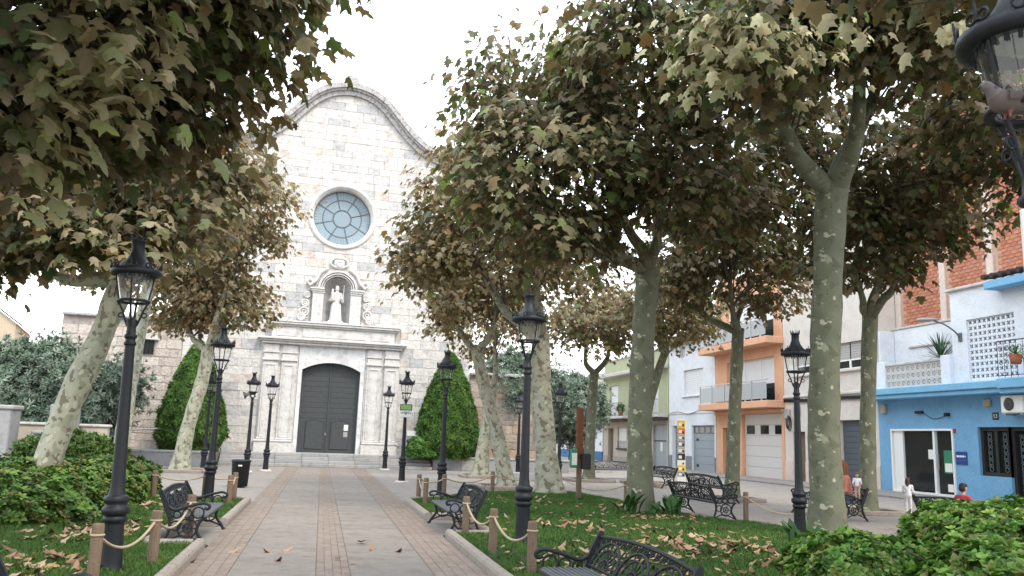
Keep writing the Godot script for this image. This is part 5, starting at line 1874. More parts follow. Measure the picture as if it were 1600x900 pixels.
	plane_tree("short pale plane tree trunk nearest the right clipped conifer", [V(6.1, 0, -32.6), V(6.25, 1.5, -32.6), V(6.5, 3.6, -32.7)], [0.30, 0.25, 0.21],
		[[V(6.0, 6.2, -31.6), V(2.2, 1.5, 2.0), 2800]], M.bark_pale, 109, 0, 0.2, -0.08, 0.85, 3, 1.40)
	plane_tree("slender plane tree in front of the green house left end", [V(10.27, 0, -31.71), V(10.3, 2.2, -31.7), V(10.42, 4.3, -31.7)], [0.22, 0.19, 0.18],
		[[V(9.7, 6.0, -30.4), V(1.9, 1.3, 1.8), 2400], [V(11.0, 6.3, -31.6), V(1.7, 1.2, 1.7), 1700]], M.bark, 110, 0, 0.2, -0.05, 0.85, 3, 1.35)
	plane_tree("thin plane tree bending right behind the straight trunk", [V(12.0, 0, -30.4), V(12.0, 2.2, -30.2), V(12.35, 4.0, -30.0), V(12.7, 5.1, -29.9)], [0.2, 0.18, 0.16, 0.15],
		[[V(11.6, 6.6, -28.2), V(2.0, 1.4, 1.9), 2600], [V(13.4, 6.6, -29.6), V(1.7, 1.2, 1.7), 1700]], M.bark, 111, 0, 0.2, -0.05, 0.85, 3, 1.30)
	plane_tree("plane tree standing in front of the orange house", [V(11.65, 0, -22.66), V(11.75, 2.5, -22.6), V(11.9, 5.0, -22.6)], [0.21, 0.185, 0.18],
		[[V(11.0, 6.6, -21.2), V(2.0, 1.4, 1.8), 2700], [V(12.6, 6.7, -22.6), V(1.6, 1.2, 1.6), 1600], [V(9.4, 6.7, -21.6), V(1.4, 1.1, 1.3), 1200], [V(10.6, 8.3, -20.8), V(2.1, 1.2, 1.8), 1900]], M.bark, 112, 0, 0.2, -0.03, 0.85, 3, 1.15)
	plane_tree("dark plane tree with straight trunk left of the blue shop", [V(13.52, 0, -19.06), V(13.6, 2.6, -19.0), V(13.78, 5.1, -19.0)], [0.22, 0.19, 0.2],
		[[V(12.4, 6.5, -17.2), V(1.4, 1.1, 1.4), 1600], [V(13.6, 7.4, -16.4), V(1.3, 1.0, 1.3), 1300], [V(12.4, 8.2, -15.4), V(1.6, 1.2, 1.5), 1500], [V(11.5, 7.3, -16.8), V(1.3, 1.0, 1.3), 1100], [V(14.0, 7.8, -18.0), V(1.3, 1.0, 1.3), 1100], [V(10.9, 9.0, -17.0), V(1.9, 1.3, 1.6), 2000]], M.bark, 113, 0, 0.22, 0.05)
	plane_tree("plane tree at the right edge behind the near lantern, trunk out of the picture", [V(15.6, 0, -12.5), V(15.5, 2.5, -12.5), V(15.2, 5.2, -12.6)], [0.24, 0.21, 0.2],
		[[V(12.5, 8.1, -12.9), V(1.4, 1.1, 1.4), 1300], [V(13.8, 7.5, -13.7), V(1.3, 1.0, 1.3), 1000], [V(15.0, 7.8, -12.8), V(1.8, 1.4, 1.8), 1200]], M.bark, 114, 0, 0.22, 0.05)

	plane_tree("near plane tree whose big leaves hang into the top right, trunk out of the picture", [V(7.6, 0, -2.6), V(7.5, 2.4, -2.7), V(7.3, 4.6, -2.9)], [0.25, 0.22, 0.2],
		[[V(5.4, 6.7, -7.0), V(1.6, 0.45, 1.0), 420], [V(7.4, 7.0, -6.6), V(1.6, 0.6, 1.2), 600], [V(6.5, 7.2, -4.0), V(2.2, 1.2, 2.0), 1900], [V(3.6, 7.2, -4.6), V(1.8, 0.9, 1.8), 1300], [V(8.8, 6.8, -3.4), V(2.0, 1.3, 2.2), 1500], [V(5.5, 7.0, -1.0), V(2.4, 1.2, 2.2), 1700]], M.bark, 115, 60, 0.235, 0.04, 0.95)
	plane_tree("added unseen plane tree beside the viewer, put in to shade the near crowns on the left", [V(-5.4, 0, 1.8), V(-5.3, 2.4, 1.7), V(-5.0, 4.6, 1.5)], [0.25, 0.22, 0.2],
		[[V(-3.2, 6.6, -0.8), V(2.2, 1.2, 2.0), 1900], [V(-5.4, 6.9, -2.6), V(2.2, 1.3, 2.0), 1700], [V(-1.6, 7.2, 1.0), V(2.0, 1.1, 2.0), 1500], [V(-5.6, 7.0, 2.4), V(2.6, 1.4, 2.4), 1900]], M.bark, 116, 0, 0.235, 0.04, 0.95)  # unseen tree put in to shade the near crowns
	plane_tree("added unseen plane tree behind the viewer on the left, put in to hold back light", [V(-5.2, 0, 10.5), V(-5.2, 2.4, 10.5), V(-5.0, 4.8, 10.4)], [0.25, 0.22, 0.2],
		[[V(-3.6, 6.4, 9.0), V(2.4, 1.6, 2.4), 2600], [V(-6.6, 6.6, 11.0), V(2.4, 1.6, 2.4), 2300], [V(-4.2, 8.2, 10.4), V(2.4, 1.2, 2.4), 2000]], M.bark, 117, 0, 0.235, 0.04, 0.95)  # added out of view to block sky light from behind
	plane_tree("added unseen plane tree behind the viewer on the right, put in to hold back light", [V(6.9, 0, 7.5), V(6.8, 2.4, 7.5), V(6.6, 4.8, 7.4)], [0.25, 0.22, 0.2],
		[[V(4.9, 6.4, 6.6), V(2.4, 1.6, 2.4), 2600], [V(8.0, 6.6, 8.0), V(2.4, 1.6, 2.4), 2300], [V(6.0, 8.2, 7.4), V(2.4, 1.2, 2.4), 2000]], M.bark, 118, 0, 0.235, 0.04, 0.95)  # another added tree, unseen, cutting the light from behind

# ---------------------------------------------------------------- hedges, clipped conifers, olive trees, plants
func leafy(parent: Node, mesh: Mesh, m: Material, n: int, sd: int, shape: Callable, size: float, cols: Array, called := "foliage", up := 0.7):
	var g := RandomNumberGenerator.new()
	g.seed = sd
	var xs := []
	var cs := []
	for i in n:
		var r: Array = shape.call(g)     # [position, outward]
		var d: Vector3 = (r[1] + Vector3(0, up, 0) + Vector3(g.randfn(), g.randfn(), g.randfn()) * 0.35).normalized()
		var b := Basis(Quaternion(Vector3.UP, d)) * Basis(Vector3.UP, g.randf() * TAU)
		xs.append(Transform3D(b.scaled(Vector3.ONE * size * g.randf_range(0.65, 1.3)), r[0]))
		cs.append(cols[g.randi() % cols.size()] * g.randf_range(0.75, 1.25))
	return many(mesh, m, xs, cs, called, parent)

func stems(parent: Node, n: int, sd: int, area: Callable, h: float):
	var g := RandomNumberGenerator.new()
	g.seed = sd
	for i in n:
		var p: Vector3 = area.call(g)
		var s := ST()
		tube(s, curve([p, p + Vector3(g.randf_range(-0.15, 0.15), h * 0.5, g.randf_range(-0.15, 0.15)), p + Vector3(g.randf_range(-0.3, 0.3), h, g.randf_range(-0.3, 0.3))], 3), [0.025, 0.022, 0.02, 0.017, 0.014, 0.01, 0.006], 5, false)
		fin(s, M.branch, "stem", parent)

func mound(c: Vector3, hs: Vector3, sd: int, lumpy := 0.2) -> Callable:   # a rounded bush: points near the surface of a lumpy flattened dome
	var f := FastNoiseLite.new()
	f.seed = sd
	f.frequency = 0.8
	return func(g: RandomNumberGenerator) -> Array:
		var a := g.randf() * TAU
		var e := asin(g.randf_range(-0.05, 1.0))
		var d := Vector3(cos(a) * cos(e), sin(e), sin(a) * cos(e))
		# squarish cross-section
		var k := pow(pow(absf(d.x), 3.0) + pow(absf(d.y), 3.0) + pow(absf(d.z), 3.0), -1.0 / 3.0)
		var p := d * k * hs
		var lump := 1.0 + lumpy * f.get_noise_3dv((c + p) * 1.8) + lumpy * 0.6 * f.get_noise_3dv((c + p) * 5.0)
		var q := c + p * lump * (1.0 - 0.30 * pow(g.randf(), 1.6))
		q.y = maxf(q.y, 0.12)
		return [q, (d / hs).normalized()]

func planting():
	var sprig := small_leaf(6, 0.26, 3, 0.9)
	var fine := small_leaf(8, 0.15, 4, 1.2)
	var broad := small_leaf(5, 0.34, 5, 0.9)
	var grn := [Color(0.06, 0.13, 0.025), Color(0.09, 0.18, 0.03), Color(0.13, 0.22, 0.04), Color(0.05, 0.10, 0.02), Color(0.16, 0.25, 0.05), Color(0.17, 0.15, 0.05)]
	# left hedge, one clipped bush beside the other
	var hl := [[V(-5.1, 0.1, -14.6), V(1.7, 0.66, 1.5), "rounded green hedge bush at the left edge nearest the viewer"], [V(-4.6, 0.1, -17.3), V(1.25, 0.72, 1.35), "green hedge bush behind the left lamp post"], [V(-6.9, 0.1, -17.2), V(1.7, 0.78, 1.7), "green hedge bush farther left below the leaning trunk"], [V(-8.2, 0.1, -14.6), V(1.9, 0.72, 1.6), "green hedge bush cut off by the left picture edge"], [V(-4.35, 0.1, -19.4), V(1.0, 0.72, 1.0), "small hedge bush at the far end of the left hedge"]]
	for i in hl.size():
		var t := thing("hedge_bush", hl[i][2], "hedge", V(hl[i][0].x, 0, hl[i][0].z), 0.0, "clipped bushes of the left hedge")
		var sh := mound(V(0, 0.1, 0), hl[i][1], 20 + i)
		leafy(t, sprig, M.hedge_leaf, 7000, 30 + i, sh, 0.10, grn)
		var hs: Vector3 = hl[i][1]
		stems(t, 26, 40 + i, func(g): return V(g.randf_range(-0.6, 0.6) * hs.x, 0.08, g.randf_range(-0.6, 0.6) * hs.z), hs.y * 0.85)
	var t := thing("loose_shrub", "loose light green shrub behind the left hedge beside the leaning trunk", "shrub", V(-5.9, 0, -22.4))
	leafy(t, fine, M.hedge_leaf, 3500, 61, mound(V(0, 0.1, 0), V(1.2, 1.15, 1.0), 61), 0.13, [Color(0.10, 0.17, 0.04), Color(0.13, 0.20, 0.05), Color(0.08, 0.13, 0.03)])
	stems(t, 14, 62, func(g): return V(g.randf_range(-0.5, 0.5), 0.05, g.randf_range(-0.5, 0.5)), 0.9)
	# right hedge
	var gr := [Color(0.09, 0.20, 0.035), Color(0.14, 0.28, 0.05), Color(0.20, 0.35, 0.07), Color(0.06, 0.13, 0.025), Color(0.25, 0.34, 0.09), Color(0.10, 0.21, 0.03), Color(0.06, 0.14, 0.03), Color(0.22, 0.24, 0.07)]
	var hr := [[V(6.2, 0.08, -9.0), V(0.75, 0.42, 0.8), "bright green leafy shrub in the lower right at the foot of the forked tree"], [V(8.3, 0.08, -9.2), V(0.9, 0.70, 1.0), "tallest bright green shrub in the middle of the right hedge"], [V(9.6, 0.08, -9.9), V(1.1, 0.74, 1.1), "bright green shrub at the right picture edge"], [V(7.0, 0.08, -7.5), V(1.0, 0.5, 0.85), "nearest bright green shrub at the bottom right corner"], [V(10.2, 0.08, -11.6), V(1.0, 0.6, 0.8), "bright green shrub at the back of the right hedge"]]
	for i in hr.size():
		t = thing("leafy_shrub", hr[i][2], "shrub", V(hr[i][0].x, 0, hr[i][0].z), 0.0, "shrubs of the right hedge")
		var hs: Vector3 = hr[i][1]
		leafy(t, broad, M.hedge_leaf, 6000, 70 + i, mound(V(0, 0.08, 0), hs, 70 + i, 0.36), 0.092, gr, "foliage", 0.35)
		stems(t, 24, 80 + i, func(g): return V(g.randf_range(-0.6, 0.6) * hs.x, 0.08, g.randf_range(-0.6, 0.6) * hs.z), hs.y * 0.85)
		for k in 8:
			var g := RandomNumberGenerator.new()
			g.seed = 900 + i * 20 + k
			var a := g.randf() * TAU
			var q := V(cos(a) * hs.x * 0.6, hs.y * g.randf_range(0.7, 0.95), sin(a) * hs.z * 0.6)
			var lf := inst(leaf_mesh, leaf_mats[[2, 4, 6, 8][k % 4]], "caught_dry_leaf", t)
			lf.transform = Transform3D(Basis(Vector3.RIGHT, -1.2).rotated(Vector3.UP, g.randf() * TAU).scaled(Vector3.ONE * 0.17), q + V(0, 0.12, 0))
	# clipped conifers by the church
	conifer(V(-5.6, 0.5, -39.2), 1.42, 4.7, "tall clipped green conifer cone left of the church door", 91)
	conifer(V(5.75, 0.5, -39.3), 1.5, 4.8, "tall clipped green conifer cone right of the church door", 92)
	t = thing("low_shrub", "low dark green shrub at the foot of the right clipped conifer", "shrub", V(4.6, 0.5, -38.7))
	leafy(t, sprig, M.hedge_leaf, 2600, 93, mound(V(0, 0, 0), V(0.75, 0.95, 0.7), 93), 0.12, [Color(0.07, 0.15, 0.03), Color(0.1, 0.2, 0.04)])
	stems(t, 8, 94, func(g): return V(g.randf_range(-0.4, 0.4), 0, g.randf_range(-0.4, 0.4)), 0.7)
	t = thing("potted_fern", "dark pot with an arching green plant on the terrace right of the conifer", "flower pot", V(8.35, 0.55, -39.6))
	var s := ST()
	lathe(s, [Vector2(0, 0), Vector2(0.25, 0), Vector2(0.42, 0.45), Vector2(0.36, 0.45), Vector2(0, 0.4)], 14)
	fin(s, M.dark_frame, "pot", t)
	spikes(t, V(0, 0.42, 0), 70, 0.9, Color(0.08, 0.19, 0.05), 95)
	# grey-green olive trees
	olive(V(-10.4, 0, -35.6), V(3.1, 1.75, 2.4), 2.35, 22000, "wide grey-green olive tree at the left in front of the rubble wall", 201)
	olive(V(9.9, 0.5, -43.2), V(1.9, 2.0, 1.6), 3.6, 8000, "grey-green olive tree behind the middle lamp post", 202)
	olive(V(14.2, 0, -47.5), V(1.6, 2.0, 1.6), 3.2, 8000, "round grey-green olive tree left of the green house", 203)
	# strap-leaved plants round the straight tree
	for q in [[V(6.3, 0.085, -16.7), "strap-leaved dark green plant left of the straight trunk", 14], [V(7.3, 0.085, -16.75), "strap-leaved dark green plant right of the straight trunk", 16], [V(6.85, 0.085, -16.4), "small strap-leaved plant in front of the straight trunk", 7], [V(6.5, 0.085, -10.6), "dark strap-leaved plant beside the right hedge and lamp post", 12]]:
		t = thing("aspidistra", q[1], "plant", q[0])
		var g := RandomNumberGenerator.new()
		g.seed = int(q[0].x * 100)
		for k in q[2]:
			var a := g.randf() * TAU
			var b0 := V(g.randf_range(-0.18, 0.18), 0, g.randf_range(-0.18, 0.18))
			var h := g.randf_range(0.3, 0.62) * (0.6 if q[2] < 10 else 1.0)
			var lean := V(cos(a), 0, sin(a)) * g.randf_range(0.08, 0.35)
			var side := V(-sin(a), 0, cos(a))
			var col := Color(0.02, 0.06, 0.018).lerp(Color(0.05, 0.12, 0.03), g.randf())
			s = ST()
			s.set_smooth_group(0)
			s.set_color(col)
			var pr := []
			for i in 7:
				var f := i / 6.0
				var w := 0.055 * sin(PI * pow(clampf(f * 0.97 + 0.03, 0, 1), 1.4)) + 0.006
				var c := b0 + lean * f * f + V(0, h * (f - 0.18 * f * f * f), 0)
				pr.append([c - side * w + lean.normalized() * 0.01, c, c + side * w + lean.normalized() * 0.01])
			for i in 6:
				for j in 2:
					quad(s, pr[i][j], pr[i + 1][j], pr[i + 1][j + 1], pr[i][j + 1])
			fin(s, M.blade, "leaf", t)

func conifer(at: Vector3, r: float, h: float, label: String, sd: int):
	var t := thing("clipped_conifer", label, "conifer", at, 0.0, "clipped conifers by the church")
	var s := ST()
	tube(s, [V(0, -0.05, 0), V(0, h * 0.8, 0)], [0.16, 0.05], 8)
	fin(s, M.branch, "trunk", t)
	var f := FastNoiseLite.new()
	f.seed = sd
	f.frequency = 1.2
	var sh := func(g: RandomNumberGenerator) -> Array:
		var y := g.randf()
		if g.randf() < 0.35: y *= 0.6
		var k := minf(1.0, 0.72 + y * 2.2) * pow(maxf(0.0, 1.0 - pow(y, 1.7)), 0.8)
		var a := g.randf() * TAU
		var p := V(cos(a) * r * k, y * h + 0.05, sin(a) * r * k)
		var l := 1.0 + 0.14 * f.get_noise_3dv(p * 1.3) + 0.14 * f.get_noise_3dv(p * 4.0)
		var q := V(p.x * l, p.y, p.z * l) * V(1, 1, 1)
		var inn := 1.0 - 0.16 * pow(g.randf(), 2.0)
		return [V(q.x * inn, q.y, q.z * inn), V(cos(a), 0.15, sin(a))]
	leafy(t, small_leaf(9, 0.10, sd, 1.3), M.needle, 9500, sd, sh, 0.2, [Color(0.045, 0.10, 0.02), Color(0.065, 0.14, 0.025), Color(0.09, 0.18, 0.03), Color(0.035, 0.075, 0.018), Color(0.11, 0.2, 0.04)], "foliage", 0.3)

func olive(at: Vector3, hs: Vector3, cy: float, n: int, label: String, sd: int):
	var t := thing("olive_tree", label, "tree", at, 0.0, "grey-green olive trees")
	var g := RandomNumberGenerator.new()
	g.seed = sd
	var s := ST()
	tube(s, curve([V(0, -0.05, 0), V(0.1, cy * 0.3, 0), V(-0.05, cy * 0.6, 0.05)], 5), 0.16, 8)
	fin(s, M.branch, "trunk", t)
	var cl := []
	for i in 46:
		var d := Vector3(g.randfn(), g.randfn(), g.randfn()).normalized()
		d.y = d.y * 0.9 + 0.05
		cl.append(V(0, cy, 0) + d * hs * pow(g.randf_range(0.25, 1.0), 0.5))
	s = ST()
	for c in cl: tube(s, curve([V(-0.05, cy * 0.55, 0.05), V(0, cy * 0.6, 0).lerp(c, 0.5) + V(0, 0.15, 0), c], 3), [0.07, 0.06, 0.05, 0.04, 0.03, 0.02, 0.01], 5, false)
	fin(s, M.branch, "limbs", t)
	var sh := func(q: RandomNumberGenerator) -> Array:
		var c: Vector3 = cl[q.randi() % cl.size()]
		var d := Vector3(q.randfn(), q.randfn(), q.randfn())
		var p := c + d * 0.42
		p.y = maxf(p.y, 0.7)
		return [p, (p - V(0, cy, 0)).normalized() * 0.8 + d * 0.3]
	leafy(t, small_leaf(8, 0.11, sd, 1.2), M.needle, n, sd + 1, sh, 0.24, [Color(0.17, 0.225, 0.17), Color(0.13, 0.18, 0.13), Color(0.23, 0.29, 0.225), Color(0.10, 0.145, 0.10), Color(0.27, 0.325, 0.26)], "crown", 0.4)

# ---------------------------------------------------------------- lamps, benches, posts, ropes
func lamp_post() -> Node3D:
	var t := thing("lamp_post", "", "lamp post", Vector3.ZERO, 0.0, "cast iron lamp posts of the square")
	var s := ST()
	lathe(s, [Vector2(0.0, -0.02), Vector2(0.125, -0.02), Vector2(0.125, 0.03), Vector2(0.108, 0.06), Vector2(0.104, 0.12), Vector2(0.092, 0.50), Vector2(0.096, 0.52), Vector2(0.112, 0.53), Vector2(0.118, 0.555), Vector2(0.112, 0.58), Vector2(0.098, 0.59)], 20)
	fin(s, M.iron, "pedestal", t)
	s = ST()
	lathe(s, [Vector2(0.098, 0.59), Vector2(0.124, 0.605), Vector2(0.137, 0.64), Vector2(0.132, 0.675), Vector2(0.105, 0.695), Vector2(0.098, 0.71), Vector2(0.118, 0.73), Vector2(0.126, 0.76), Vector2(0.115, 0.79), Vector2(0.088, 0.805)], 20)
	fin(s, M.iron, "collar", t)
	s = ST()
	lathe(s, [Vector2(0.088, 0.805), Vector2(0.075, 0.86), Vector2(0.068, 0.95), Vector2(0.050, 2.40)], 20)
	fin(s, M.iron, "pole", t)
	s = ST()
	lathe(s, [Vector2(0.050, 2.40), Vector2(0.062, 2.41), Vector2(0.062, 2.44), Vector2(0.05, 2.45), Vector2(0.05, 2.48), Vector2(0.064, 2.49), Vector2(0.064, 2.52), Vector2(0.05, 2.53), Vector2(0.046, 2.60), Vector2(0.058, 2.68), Vector2(0.04, 2.70), Vector2(0.0, 2.72)], 18)
	fin(s, M.iron, "capital", t)
	s = ST()
	lathe(s, [Vector2(0.125, 2.885), Vector2(0.165, 2.88), Vector2(0.170, 2.895), Vector2(0.165, 2.91), Vector2(0.125, 2.905), Vector2(0.125, 2.885)], 24)
	fin(s, M.iron, "lantern_ring", t)
	for k in 4:
		var a := TAU * k / 4.0
		var d := Vector3(cos(a), 0, sin(a))
		s = ST()
		tube(s, curve([d * 0.045 + Vector3(0, 2.62, 0), d * 0.075 + Vector3(0, 2.70, 0), d * 0.10 + Vector3(0, 2.78, 0), d * 0.15 + Vector3(0, 2.885, 0)], 4), 0.012, 6)
		ring(s, d * 0.115 + Vector3(0, 2.74, 0), 0.026, 0.008, Vector3(-d.z, 0, d.x), 10, 5)
		fin(s, M.iron, "bracket", t)
		s = ST()
		tube(s, [d * 0.146 + Vector3(0, 2.90, 0), d * 0.198 + Vector3(0, 3.20, 0)], 0.0095, 6)
		fin(s, M.iron, "lantern_bar", t)
		s = ST()
		s.set_smooth_group(0)
		for j in 4:
			var d0 := Vector3(cos(a + TAU * j / 16.0), 0, sin(a + TAU * j / 16.0))
			var e := Vector3(cos(a + TAU * (j + 1) / 16.0), 0, sin(a + TAU * (j + 1) / 16.0))
			quad(s, d0 * 0.138 + Vector3(0, 2.91, 0), d0 * 0.19 + Vector3(0, 3.2, 0), e * 0.19 + Vector3(0, 3.2, 0), e * 0.138 + Vector3(0, 2.91, 0))
		fin(s, M.glass, "lantern_pane", t)
	s = ST()
	lathe(s, [Vector2(0.0, 3.225), Vector2(0.165, 3.222), Vector2(0.182, 3.20), Vector2(0.21, 3.178), Vector2(0.250, 3.188), Vector2(0.260, 3.212), Vector2(0.256, 3.242), Vector2(0.228, 3.262), Vector2(0.185, 3.285), Vector2(0.130, 3.33), Vector2(0.092, 3.39), Vector2(0.074, 3.44), Vector2(0.066, 3.47), Vector2(0.066, 3.56), Vector2(0.078, 3.57), Vector2(0.078, 3.59), Vector2(0.0, 3.60)], 24)
	fin(s, M.iron, "hood", t)
	s = ST()
	lathe(s, [Vector2(0.0, 3.218), Vector2(0.15, 3.214)], 24)
	lathe(s, [Vector2(0.0, 3.15), Vector2(0.05, 3.155), Vector2(0.075, 3.19), Vector2(0.08, 3.215)], 16)
	fin(s, M.lens, "light_glass", t)
	s = ST()
	for k in 24:
		var a := TAU * (k + 0.5) / 24.0
		box(s, Vector3(cos(a) * 0.195, 3.165, sin(a) * 0.195), Vector3(0.006, 0.03, 0.018), Basis(Vector3.UP, -a))
	fin(s, M.iron, "fringe", t).set_meta("kind", "stuff")
	for k in 8:
		var a := TAU * k / 8.0
		var d := Vector3(cos(a), 0, sin(a))
		s = ST()
		var side := Vector3(-d.z, 0, d.x)
		var c := d * 0.246 + Vector3(0, 3.258, 0)
		ring(s, c + side * 0.03 + Vector3(0, 0.018, 0), 0.024, 0.008, d, 9, 4)
		ring(s, c - side * 0.03 + Vector3(0, 0.018, 0), 0.024, 0.008, d, 9, 4)
		tube(s, [c, c + Vector3(0, 0.09, 0) + d * 0.015], [0.014, 0.004], 5)
		fin(s, M.iron, "crest", t)
	for k in 8:
		var a := TAU * k / 8.0
		var d := Vector3(cos(a), 0, sin(a))
		s = ST()
		tube(s, [d * 0.07 + Vector3(0, 3.585, 0), d * 0.085 + Vector3(0, 3.645, 0)], [0.012, 0.004], 5)
		fin(s, M.iron, "crown_point", t)
	return t

func make_bench() -> Node3D:
	var t := thing("iron_bench", "", "bench", Vector3.ZERO, 0.0, "ornate iron benches")
	var s: SurfaceTool
	for sd in [-1.0, 1.0]:
		var x: float = 1.05 * sd
		var f := Node3D.new()
		f.name = "side_frame"
		t.add_child(f, true)
		var at := func(z: float, y: float) -> Vector3: return Vector3(x, y, z)
		s = ST()
		tube(s, curve([at.call(-0.30, 0.0), at.call(-0.22, 0.1), at.call(-0.17, 0.24), at.call(-0.18, 0.38)], 5), 0.022, 7)
		fin(s, M.iron, "leg", f)
		s = ST()
		tube(s, curve([at.call(0.30, 0.0), at.call(0.25, 0.08), at.call(0.17, 0.2), at.call(0.20, 0.32), at.call(0.26, 0.38)], 5), 0.022, 7)
		lathe(s, [Vector2(0, 0), Vector2(0.04, 0), Vector2(0.03, 0.03), Vector2(0, 0.03)], 8, Transform3D(Basis(), at.call(0.30, 0.0)))
		fin(s, M.iron, "leg", f)
		# back post: a flat tapering leaf
		s = ST()
		var post := PackedVector2Array([Vector2(-0.14, 0.36), Vector2(-0.20, 0.36), Vector2(-0.27, 0.52), Vector2(-0.345, 0.69), Vector2(-0.335, 0.725), Vector2(-0.305, 0.73), Vector2(-0.22, 0.58)])
		extrude(s, post, -0.018, 0.018, Transform3D(Basis(Vector3(0, 0, 1), Vector3.UP, Vector3(-1, 0, 0)), Vector3(x, 0, 0)))
		fin(s, M.iron, "back_post", f)
		# arm and its scroll
		s = ST()
		tube(s, curve([at.call(-0.24, 0.54), at.call(-0.12, 0.47), at.call(0.05, 0.52), at.call(0.22, 0.56), at.call(0.30, 0.535), at.call(0.29, 0.49), at.call(0.24, 0.50)], 5), 0.02, 7)
		fin(s, M.iron, "armrest", f)
		s = ST()
		ring(s, at.call(0.17, 0.44), 0.07, 0.012, Vector3.RIGHT, 14, 5)
		ring(s, at.call(0.03, 0.43), 0.055, 0.011, Vector3.RIGHT, 12, 5)
		ring(s, at.call(-0.09, 0.41), 0.045, 0.011, Vector3.RIGHT, 12, 5)
		ring(s, at.call(0.05, 0.24), 0.12, 0.013, Vector3.RIGHT, 18, 5)
		ring(s, at.call(0.05, 0.24), 0.055, 0.011, Vector3.RIGHT, 12, 5)
		ring(s, at.call(-0.10, 0.27), 0.06, 0.011, Vector3.RIGHT, 12, 5)
		tube(s, curve([at.call(-0.24, 0.06), at.call(-0.05, 0.14), at.call(0.1, 0.12), at.call(0.27, 0.05)], 4), 0.013, 5)
		for k in 5: tube(s, [at.call(0.05, 0.24), at.call(0.05 + 0.12 * cos(k * 1.25), 0.24 + 0.12 * sin(k * 1.25))], 0.008, 4)
		fin(s, M.iron, "side_scrollwork", f)
	s = ST()
	cbox(s, Vector3(0, 0.385, 0.045), Vector3(2.08, 0.03, 0.44), 0.01)
	var seat := fin(s, M.seat_iron, "seat", t)
	for k in 9:
		s = ST()
		cbox(s, Vector3(0, 0.404, -0.15 + k * 0.048), Vector3(2.06, 0.012, 0.026), 0.004)
		fin(s, M.seat_iron, "seat_slat", seat)
	s = ST()
	for q in [-0.18, 0.27]: tube(s, [Vector3(-1.05, 0.375, q), Vector3(1.05, 0.375, q)], 0.016, 6)
	fin(s, M.iron, "seat_rail", t)
	# backrest in its tilted plane
	var B := func(u: float, v: float) -> Vector3: return Vector3(u, 0.43 + v * 0.87, -0.19 - v * 0.45)
	var nrm := Vector3(0, 0.45, 0.87).normalized()
	var rail := []
	for i in 25:
		var u := -1.03 + 2.06 * i / 24.0
		rail.append(B.call(u, 0.28 + 0.055 * cos(u * 1.5)))
	s = ST()
	tube(s, rail, 0.018, 7)
	fin(s, M.iron, "top_rail", t)
	s = ST()
	tube(s, [B.call(-1.05, 0.0), B.call(1.05, 0.0)], 0.015, 7)
	fin(s, M.iron, "bottom_rail", t)
	for c in [-0.66, 0.0, 0.66]:
		for rr in [0.10, 0.20, 0.29]:
			s = ST()
			var pts := []
			for i in 15:
				var a := PI * i / 14.0
				pts.append(B.call(c + rr * 1.1 * cos(a), 0.01 + minf(rr, 0.27) * 0.93 * sin(a)))
			tube(s, pts, 0.010 if rr < 0.25 else 0.014, 5)
			fin(s, M.iron, "back_arc", t)
		for k in 9:
			var a := PI * (k + 0.5) / 9.0
			s = ST()
			tube(s, [B.call(c + 0.05 * cos(a), 0.01 + 0.05 * sin(a)), B.call(c + 0.31 * cos(a), 0.01 + 0.25 * sin(a))], 0.008, 4)
			fin(s, M.iron, "back_rib", t)
	for k in 16:
		var u := -0.94 + k * 0.1253
		s = ST()
		var v := 0.255 + 0.05 * cos(u * 1.5)
		ring(s, B.call(u, v), 0.034, 0.008, nrm, 11, 4)
		tube(s, [B.call(u - 0.05, v - 0.04), B.call(u + 0.05, v + 0.03)], 0.007, 4)
		fin(s, M.iron, "back_scroll", t)
	for u in [-0.33, 0.33, -0.99, 0.99]:
		s = ST()
		ring(s, B.call(u, 0.09), 0.035, 0.009, nrm, 12, 4)
		ring(s, B.call(u * 0.99, 0.18), 0.045, 0.009, nrm, 12, 4)
		fin(s, M.iron, "back_scroll", t)
	return t

func rope(a: Vector3, b: Vector3, sag: float, label: String):
	var s := ST()
	var pts := []
	for i in 15:
		var t := i / 14.0
		pts.append(a.lerp(b, t) - Vector3(0, sag * 4.0 * t * (1.0 - t), 0) - a)
	tube(s, pts, 0.015, 6)
	var o := fin(s, M.rope, "rope")
	o.position = a
	tag(o, label, "rope", "ropes between the wooden posts")

